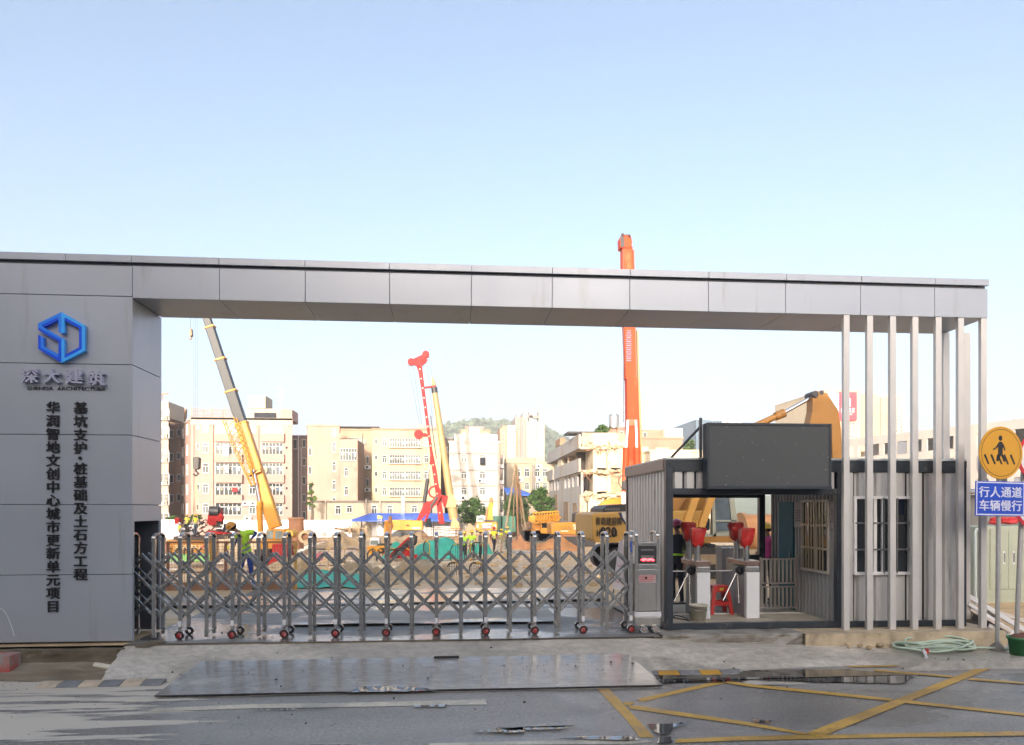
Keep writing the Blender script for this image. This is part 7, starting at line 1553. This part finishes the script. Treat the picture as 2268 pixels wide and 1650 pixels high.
# unfinished white building, receding to the left
pR, pL = at(2330, 905, 92), at(1868, 985, 128); zt = (pR.z+pL.z)/2; dv = Vector((pR.x-pL.x, pR.y-pL.y, 0)); Lw = dv.length; an = math.atan2(dv.y, dv.x)
uw = wall_m('bare_white_concrete', (.66,.63,.58), dirt=((.45,.41,.36), .4, .35, (1,1,.4))); t = thing('unfinished_building', 'long unfinished white building with open window bays and grey sheets behind the posts', 'building', (pL.x, pL.y, -1.5), GR)
def ub(name, boxes, mat):
    b = B(); Mx = Matrix.Translation((pL.x, pL.y, 0)) @ Matrix.Rotation(an, 4, 'Z')
    for bx in boxes: b.box(*bx)
    return b.xf(Mx).build(name, mat, t)
fh = 3.35; nf = 5; bands_, piers, slabs = [], [], []; nb = 13; bw = Lw/nb
bands_.append((0, Lw, 0, .25, zt-1.35, zt))
for k in range(nf): zf = zt-1.35-fh*k; bands_.append((0, Lw, 0, .25, zf-fh, zf-1.95)); slabs.append((0, Lw, .25, 7, zf-fh-.1, zf-fh+.1))
for i in range(nb+1):
    for k in range(nf): zf = zt-1.35-fh*k; piers.append((max(0, i*bw-.5), min(Lw, i*bw+.5), .01, .26, zf-1.94, zf-.01))
ub('floor_band', bands_, uw); [ub('pier', [p_], uw) for p_ in piers]; ub('slab', slabs, uw); ub('back_wall', [(0, Lw, 6.8, 7, -2, zt)], M('dim_inner_wall', (.42,.39,.36), .9)); ub('roof_slab', [(0, Lw, .26, 7, zt-.9, zt-.7)], uw); ub('end_wall', [(Lw-.2, Lw-.01, .26, 6.8, -2, zt-.9)], uw)
rr = random.Random(11); sh = []
for i, k in ((4,0),(8,0),(9,1),(10,1),(11,1),(11,2),(6,1)): sh.append((i*bw+.6, (i+1)*bw-.6, -.06, -.01, zt-1.35-fh*k-1.9-rr.random()*.4, zt-1.35-fh*k-.1))
ub('hanging_sheet', sh, M('grey_sheet', (.20,.21,.24), .7, var=.3))
ub('parapet_stub', [(i*bw+.2, i*bw+.5, .02, .2, zt, zt+rr.uniform(.1,.5)) for i in range(1, nb, 2)], uw)
# pylons
for x, yt, yb, Y, lab in ((2242/1.64, 880, 940, 330, 'faint lattice power pylon above the water tank'), (2120/1.64, 948, 985, 500, 'small faint power pylon beyond the hill')):
    t = thing('power_pylon', lab, 'pylon', at(x, yb, Y)); b = B(); p, q = at(x, yb+20, Y), at(x, yt, Y); lattice(b, p, q, 5, .8, 9, .16)
    for f in (.68, .84): c = Vector(p).lerp(q, f); b.bar((c.x-6.5,Y,c.z), (c.x+6.5,Y,c.z), .25); b.bar((c.x-6.5,Y,c.z), (c.x,Y,c.z+1.6), .18); b.bar((c.x+6.5,Y,c.z), (c.x,Y,c.z+1.6), .18)
    b.build('tower', M('grey_pylon', (.45,.45,.47), .6), t)

# ------------------------------------------------------------------ hill and trees
Yh_ = 620; vs = []; fs = []; NX_, NY_ = 90, 14
prof = [(300, 1085), (900, 985), (950, 960), (985, 942), (1030, 934), (1060, 932), (1100, 934), (1150, 938), (1200, 945), (1230, 958), (1262, 978), (1300, 1000), (1400, 1040), (1600, 1085), (2000, 1100)]
def hill_y(x):
    for (xa, ya), (xb, yb) in zip(prof, prof[1:]):
        if xa <= x <= xb: return ya+(yb-ya)*(x-xa)/(xb-xa)
    return 1110
for j in range(NY_+1):
    for i in range(NX_+1):
        x = 300+1700*i/NX_; Y = Yh_-170+ 200*j/NY_; top = AZ(hill_y(x)+6, Yh_, x); c = at(x, 1127, Yh_); f_ = sm(j/NY_)
        vs.append((c.x, Y, -2+(top+2)*f_ + 3*fbm(c.x, Y, .02)*f_))
for j in range(NY_):
    for i in range(NX_): k = j*(NX_+1)+i; fs.append((k, k+1, k+NX_+2, k+NX_+1))
hm_ = M('hill_woods', (.075,.115,.055), .9, var=.4, scale=.06); b = B(); b.add(vs, fs, 0, True); tag(b.build('hill', hm_), 'wooded hill behind the town', 'hill', kind='structure')
def leaf_clump(b, c, r, n, size, rr, m=0, flat=1.0):
    for _ in range(n):
        v = Vector((rr.gauss(0,1), rr.gauss(0,1), rr.gauss(0,1)*flat)).normalized() * r * rr.random()**.45; p = Vector(c)+v
        d1 = Vector((rr.gauss(0,1), rr.gauss(0,1), rr.gauss(0,.6))).normalized(); d2 = d1.cross(Vector((rr.gauss(0,1), rr.gauss(0,1), rr.gauss(0,1)))).normalized(); s = size*rr.uniform(.6,1.3)
        b.add([p-d1*s, p+d2*s*.5, p+d1*s, p-d2*s*.5], [(0,1,2,3)], m)
rr = random.Random(21); b = B()
for _ in range(1500):
    x = rr.uniform(960, 1300); Y = rr.uniform(Yh_-120, Yh_+25); f_ = sm((Y-Yh_+170)/200); top = AZ(hill_y(x)+6, Yh_, x); c = at(x, 1127, Yh_); z = -2+(top+2)*f_; h = rr.uniform(2.5, 6)
    leaf_clump(b, (c.x, Y, z+h*.6), h*.8, 12, h*.55, rr)
tag(b.build('forest', M('forest_leaves', (.06,.10,.045), .8, var=.6, scale=.12), recalc=False), 'far-off woods covering the hill', 'woods', kind='stuff')
def tree(label, x, yt, yb, Y, w, seed, mat='leaf', name='tree', n=3600, leaf=.16, trunk=True, group='trees around the site', ybase=None, dens=26):
    rr = random.Random(seed); base = at(x, ybase or yb, Y); top = AZ(yt, Y, x); zc0 = AZ(yb, Y, x); W = w*Y/FPX/2; H = top-zc0
    t = thing(name, label, 'tree', tuple(base), group); tb = B(); th = zc0 + H*.35
    tb.path([(base.x, Y, base.z-.3), (base.x+.1, Y+.1, (base.z+th)/2), (base.x, Y, th)], [.22, .17, .12], 8); cs = []
    for i in range(dens):
        a = rr.uniform(0, 6.28); e = rr.random(); rz = rr.random()**.8; cr = math.sin(math.pi*(.12+.83*rz))**.7; c = Vector((base.x+W*.82*cr*math.cos(a)*e**.5, Y+W*.82*cr*math.sin(a)*e**.5, zc0+H*(.08+.84*rz))); cs.append(c)
        if i < 12: tb.path([(base.x, Y, th-.3), ((base.x+c.x)/2, (Y+c.y)/2, (th+c.z)/2+.2), tuple(c)], [.09, .05, .02], 5)
    tb.build('trunk', mt['bark'], t); b = B()
    for c in cs: r = rr.uniform(.22, .42)*min(W, H*.6); leaf_clump(b, c, r, n//dens, leaf, rr, flat=.8)
    b.build('crown', mt[mat], t, recalc=False); return t
tree('bushy tree between the kelly bar and the orange excavator', 1045, 1105, 1158, 90, 74, 1, n=4200)
tree('smaller tree behind the green containers', 1142, 1095, 1160, 92, 62, 2, n=3400)
tree('big rounded tree in front of the damaged building', 1196, 1080, 1160, 84, 66, 3, n=5600)
tree('low bush at the corner of the damaged building', 1212, 1120, 1165, 80, 36, 4, n=2000)
tree('shrub behind the rig deck at the left', 382, 1143, 1166, 94, 40, 5, n=1400); tree('shrub right of it below the pink building', 432, 1140, 1168, 95, 40, 6, n=1600)
tree('slim sapling in front of the salmon building', 690, 1066, 1130, 94, 22, 7, 'leaf2', n=900, leaf=.14, ybase=1162, dens=14)
tree('small tree on the roof of the damaged building', 1334, 941, 964, 84, 34, 8, n=1300, leaf=.14)
tree('round tree behind the guard cabin roof', 1526, 972, 1010, 120, 46, 9, n=2200, leaf=.22)
tree('creeper bush on the low beige building', 943, 1122, 1140, 96, 14, 10, 'leaf2', n=500, leaf=.12)
# ------------------------------------------------------------------ right foreground: signs, cabinet, hose, debris
gal = M('galvanised_pole', (.46,.46,.45), .4, .6, var=.1, scale=5)
PY = 10.95; zb = -.215; px0 = AX(2206, PY)
sg = thing('road_sign', 'pole with a round amber pedestrian sign above a blue sign with white lettering', 'road sign', (px0, PY, zb))
b = B(); b.tube((px0+.02,PY,zb), (px0+.055,PY,AZ(975, PY, 2210)), .033, n=16); b.build('pole', gal, sg)
b = B(); b.lathe([(.12,0),(.10,.05),(.05,.10)], (px0+.02,PY,zb), 14); b.build('base', mt['concrete'], sg)
amber = M('amber_sign', (.62,.31,.02), .4, var=.04); sign_blue = M('sign_blue', (.010,.065,.50), .35, var=.05); lav = M('sign_white', (.66,.68,.80), .35, var=.03)
ROT = Matrix.Rotation(R(8), 4, 'Z')
c = at(2216.5, 1003, PY-.07); r = 57*12.0/FPX*.985
b = B(); b.lathe([(.001,-.006),(r,-.006),(r,.006),(.001,.006)], (0,0,0), 48, 0, 'y'); b.lathe([(r*.885,-.0072),(r*.905,-.0072)], (0,0,0), 48, 1, 'y', False)
def sp(x, y): return ((x-380)/368*r*1.41, (455-y)/368*r)      # photo outline is foreshortened across
def sprism(pl): b.prism([sp(*q) for q in pl], -.0085, -.0062, 1)
h = [(sp(372,250)[0]+.042*r*2.0*math.cos(a)*1.0, sp(372,250)[1]+.052*r*2.0*math.sin(a)) for a in [2*math.pi*i/16 for i in range(16)]]; b.prism(h, -.0085, -.0062, 1)
sprism([(355,300),(390,300),(415,350),(432,420),(418,425),(400,372),(398,470),(435,570),(412,580),(378,490),(345,575),(322,570),(328,490),(345,470),(342,372),(318,400),(300,415),(280,412),(282,400),(310,388),(335,340)])
for i in range(5): x = 172+78*i; sprism([(x,490),(x+20,470),(x+68,612),(x+50,618)])
b.xf(Matrix.Translation(c) @ ROT).build('amber_disc', [amber, mt['black_ink']], sg)
c = at(2215, 1104.5, PY-.07); W, Hh = .93, .54; b = B(); b.box(-W/2, W/2, -.006, .006, -Hh/2, Hh/2, 0)
t_ = .018
for x0_, x1_, z0_, z1_ in ((-W/2+.012, W/2-.012, Hh/2-.012-t_, Hh/2-.012), (-W/2+.012, W/2-.012, -Hh/2+.012, -Hh/2+.012+t_), (-W/2+.012, -W/2+.012+t_, -Hh/2+.012+t_, Hh/2-.012-t_), (W/2-.012-t_, W/2-.012, -Hh/2+.012+t_, Hh/2-.012-t_)): b.box(x0_, x1_, -.009, -.0062, z0_, z1_, 1)
for j, row in enumerate(('行人通道', '车辆慢行')):
    for i, ch in enumerate(row): b.text(ch, -.305+.205*i, -.0062, .105-.21*j, .165, .003, 1, bold=.03, fx=1.12)
b.xf(Matrix.Translation(c) @ Matrix.Rotation(R(8), 4, 'Z') @ Matrix.Rotation(R(.8), 4, 'Y')).build('blue_plate', [sign_blue, lav], sg)
b = B()
for z in (c.z+.12, c.z-.12, c.z+.60, c.z+.85): b.box(px0-.0, px0+.09, PY-.06, PY+.04, z-.02, z+.02)
b.build('bracket', gal, sg)
PX2 = AX(2253, 11.3); s2_ = thing('road_sign', 'pole with round red rimmed white signs at the right edge of the picture', 'road sign', (PX2, 11.3, zb))
b = B(); b.tube((PX2-.02,11.3,zb), (PX2+.12,11.3,2.95), .036, n=16); b.build('pole', gal, s2_)
redr = M('sign_red', (.55,.025,.04), .4, var=.05)
for x, y, dark in ((2301, 1012, 0), (2294, 1118, 1)):
    c = at(x, y, 11.2); b = B(); rr_ = .40; b.lathe([(.001,-.006),(rr_,-.006),(rr_,.006),(.001,.006)], (0,0,0), 40, 0, 'y'); b.lathe([(.001,-.008),(rr_*.86,-.008)], (0,0,0), 40, 1, 'y')
    if dark: b.box(-.18,.1,-.0095,-.0081,.0,.13,2); b.box(-.12,.04,-.0095,-.0081,.13,.2,2)
    b.xf(Matrix.Translation(c) @ Matrix.Rotation(R(4), 4, 'Z')).build('disc', [redr, mt['white'], mt['black_ink']], s2_)
# green street cabinet
CY = 15.0; a, c = AX(2166, CY), AX(2350, CY); z0, z1 = -.12, AZ(1165, CY, 2220); cb = thing('street_cabinet', 'pale green steel street cabinet with two doors behind the sign poles', 'cabinet', (a, CY, z0)); gm = M('pale_green_paint', (.42,.46,.36), .5, var=.06, dirt=((.33,.34,.27), .25, 1.2, (1,1,.4)))
b = B(); b.box(a, c, CY, CY+.6, z0, z1); b.build('body', gm, cb, bevel=.03)
xm = AX(2232, CY); zl = AZ(1305, CY, 2220)
for x0_, x1_, hx in ((AX(2192, CY), xm-.004, xm-.11), (xm+.004, AX(2290, CY), xm+.11)):
    b = B(); b.box(x0_, x1_, CY-.02, CY-.001, zl, z1-.06); d_ = b.build('door', gm, cb, bevel=.004)
    b = B(); zh = AZ(1235, CY, 2230); b.box(hx-.025, hx+.025, CY-.034, CY-.021, zh-.14, zh+.14, 0); b.box(hx-.012, hx+.012, CY-.05, CY-.034, zh-.1, zh+.1, 1); b.build('handle', [mt['white'], mt['steel']], d_)
b = B(); b.box(a-.03, c, CY-.05, CY+.64, z0-.1, z0+.03); b.build('plinth', mt['concrete'], cb)
b = B(); rr = random.Random(2)
for i in range(7): q = at(rr.uniform(2200, 2262), 1163, CY+.3); b.ell((q.x, q.y, z1+.07+.05*rr.random()), (.14, .1, .05), 8)
for i in range(4): q = at(2205+18*i, 1150, CY+.3); b.ell((q.x, q.y, z1+.12+.03*rr.random()), (.12, .1, .05), 8)
tag(b.build('red_sacks', M('red_cloth', (.60,.05,.05), .7, var=.35, scale=4)), 'red cloth bundles lying on top of the green cabinet', 'bundles')
b = B(); q0, q1, q2, q3 = at(2160,1340,14.7), at(2160,1178,14.7), at(2168,1168,14.7), at(2176,1185,14.7); b.path([q0, q0.lerp(q1,.5), q1, (q1+q2)/2+Vector((0,0,.02)), q2, q3, at(2178,1230,14.75)], .03, 8); tag(b.build('bent_pipe', M('pale_pipe', (.55,.62,.60), .4)), 'pale bent pipe standing beside the green cabinet', 'pipe')
gw = wall_m('grey_site_wall', (.36,.36,.34)); b = B(); a2 = AX(2138, 17.5); b.box(a2-2.5, a2+12, 17.5, 17.7, -.3, AZ(1096, 17.5, 2160)); tag(b.build('boundary_wall', gw), 'plain grey wall behind the green cabinet', 'wall')
b = B(); b.tube((a2-.5,17.3,AZ(1089,17.3,2160)), (a2+3,17.3,AZ(1089,17.3,2160)), .07, n=10); tag(b.build('wall_pipe', mt['steel']), 'grey pipe along the top of the grey wall', 'pipe')
# debris heap behind the posts: white boards, dark sheets
heap('debris_mound', M('dark_rubble', (.10,.08,.06), .9, var=.6, scale=5, bump=1, bscale=12), 2120, 2330, 1345, 1422, 12.9, 1.6, 'dark heap of rubble under the white boards', 'rubble', 14)
rr = random.Random(8)
for i, (x0_, y0_, x1_, y1_, w, yy) in enumerate(((2148,1322,2290,1408,.09,12.3), (2146,1338,2275,1420,.06,12.15), (2150,1350,2240,1400,.05,12.0), (2190,1385,2290,1425,.07,11.9), (2195,1405,2236,1432,.07,11.6), (2175,1345,2300,1385,.07,12.6))):
    b = B(); b.bar(at(x0_,y0_,yy+.3), at(x1_,y1_,yy), .03, w, up=(0,.4,1)); tag(b.build('board', [mt['hoard'], mt['cl_white'], mt['w_sill']][i % 3]), ['long white board, topmost on the rubble heap','second white board sloping under the topmost one','short white board near the last post','white board lying low beside the sign pole','small broken white piece at the end of the footing','pale board at the back of the rubble heap'][i], 'board', 'white boards thrown on the rubble')
b = B(); b.bar(at(2150,1372,12.4), at(2215,1400,12.1), .02, .25, up=(0,.5,1)); tag(b.build('dark_sheet', mt['rubber']), 'black sheet under the white boards', 'sheet')
# green tub with soil
c = onz(2258, 1450, zb); tb = thing('planter_tub', 'green plastic tub of soil at the right edge of the picture', 'tub', tuple(c)); b = B(); b.lathe([(.001,0),(.125,0),(.155,.24),(.172,.24),(.172,.275),(.155,.275),(.15,.22)], tuple(c), 28); b.build('tub', M('green_tub', (.03,.17,.06), .4, var=.1), tb); b = B(); b.ell((c.x,c.y,c.z+.23), (.15,.15,.09), 10); b.ell((c.x+.05,c.y-.02,c.z+.31), (.07,.05,.03), 8); b.build('soil', M('reddish_soil', (.14,.06,.04), .9, var=.4, scale=12), tb)
# coiled hose with a white valve
pts = []; cH = onz(2078, 1441, -.20)
for i in range(190):
    a = 2*math.pi*i/30; k = i/190; rx = .58+.09*math.sin(i*.21)+.05*math.sin(i*.53); ry = .30+.07*math.cos(i*.17); pts.append((cH.x+.12*math.sin(i*.05)+rx*math.cos(a), cH.y+.10+.08*math.cos(i*.043)+ry*math.sin(a)*.8, -.195+.018*(i % 30)/30+.026*(i//30)*(.6+.4*math.sin(a*2+i*.1))+(.05 if 60 < i < 75 else 0)))
e_ = onz(2246, 1441, -.2); l0 = Vector(pts[-1])
for i in range(1, 12): pts.append(tuple(l0.lerp(Vector((e_.x, e_.y, -.19)), i/11)+Vector((0, .06*math.sin(i*.8), 0))))
b = B(); b.path(pts, .017, 8); hose = thing('hose', 'coiled pale green water hose lying on the kerb below the posts', 'hose', tuple(cH)); b.build('coil', M('pale_green_hose', (.40,.50,.40), .3, var=.25, scale=2), hose)
v0, v1 = onz(2044, 1432, -.13), onz(2052, 1457, -.19); b = B(); b.tube(v0, v0.lerp(v1,.3), .016, n=10, m=1); b.tube(v0.lerp(v1,.3), v1, .017, n=10); b.tube(v0.lerp(v1,.35), v0.lerp(v1,.6), .026, n=10); b.tube(v0.lerp(v1,.93), v1, .024, n=10); vv = b.build('valve', [mt['white'], M('cream_fitting', (.6,.55,.32), .4)], hose); b = B(); q = v0.lerp(v1,.48); b.box(q.x+.02, q.x+.05, q.y-.03, q.y+.03, q.z-.02, q.z+.045); b.build('valve_handle', mt['red_plastic'], vv)
# black tube on the ground in front of the footing
p, q = onz(1788, 1416.5, -.115), onz(2010, 1427, -.175); b = B(); b.bar(p, q, .05, .05); b.box(p.x-.004, p.x+.002, p.y-.018, p.y+.018, p.z-.018, p.z+.018, 1); tag(b.build('steel_tube', [M('black_square_tube', (.045,.048,.055), .4, .4, var=.4, scale=4), mt['rubber']]), 'black square steel tube lying in front of the concrete footing', 'tube')
b = B()
for (x, y, z, s) in ((1875,1427,-.12,.04),(1905,1430,-.14,.05),(1950,1428,-.15,.06),(1925,1434,-.16,.05),(1880,1434,-.14,.03)): c = onz(x, y, z); b.ell(tuple(c), (s, s*.8, s*.6), 7)
tag(b.build('clods', earth_d), 'clods of earth beside the black tube', 'clods', kind='stuff')
# thin wisp of wire at the left edge of the sign wall
b = B(); b.path([at(2+15*k, 1612/1.64*1.0+ (1352-982.6)+40*k*k, 11.3) if False else at(-2+34*k/1.0, 1347+62*k*k, 11.42) for k in [i/10 for i in range(11)]], .004, 5); tag(b.build('wire', mt['cl_white']), 'thin pale wire curving in front of the sign wall at the left edge', 'wire')
b = B(); q = onz(300/1.0, 1425, 0.0)
for i in range(7): b.box(AX(296,11.2)+.03*i, AX(296,11.2)+.03*i+.2, 11.25+.02*i, 11.29+.02*i, -.02+.006*i, .0+.006*i)
tag(b.build('scraps', mt['concrete_brown']), 'muddy scraps of board at the corner of the sign wall', 'scraps', kind='stuff')

# ------------------------------------------------------------------ thin morning haze
hz = bpy.data.materials.new('haze'); hz.use_nodes = True; nt = hz.node_tree
for q in list(nt.nodes):
    if q.type == 'BSDF_PRINCIPLED': nt.nodes.remove(q)
pv = nt.nodes.new('ShaderNodeVolumePrincipled'); pv.inputs['Color'].default_value = (.93, .95, 1, 1); pv.inputs['Density'].default_value = .00075; pv.inputs['Anisotropy'].default_value = .0
nt.links.new(pv.outputs[0], [q for q in nt.nodes if q.type == 'OUTPUT_MATERIAL'][0].inputs['Volume'])
b = B(); b.box(-4200, 4200, -400, 2800, -6, 95); tag(b.build('haze', hz), 'thin pale haze over the town', 'haze', kind='stuff')
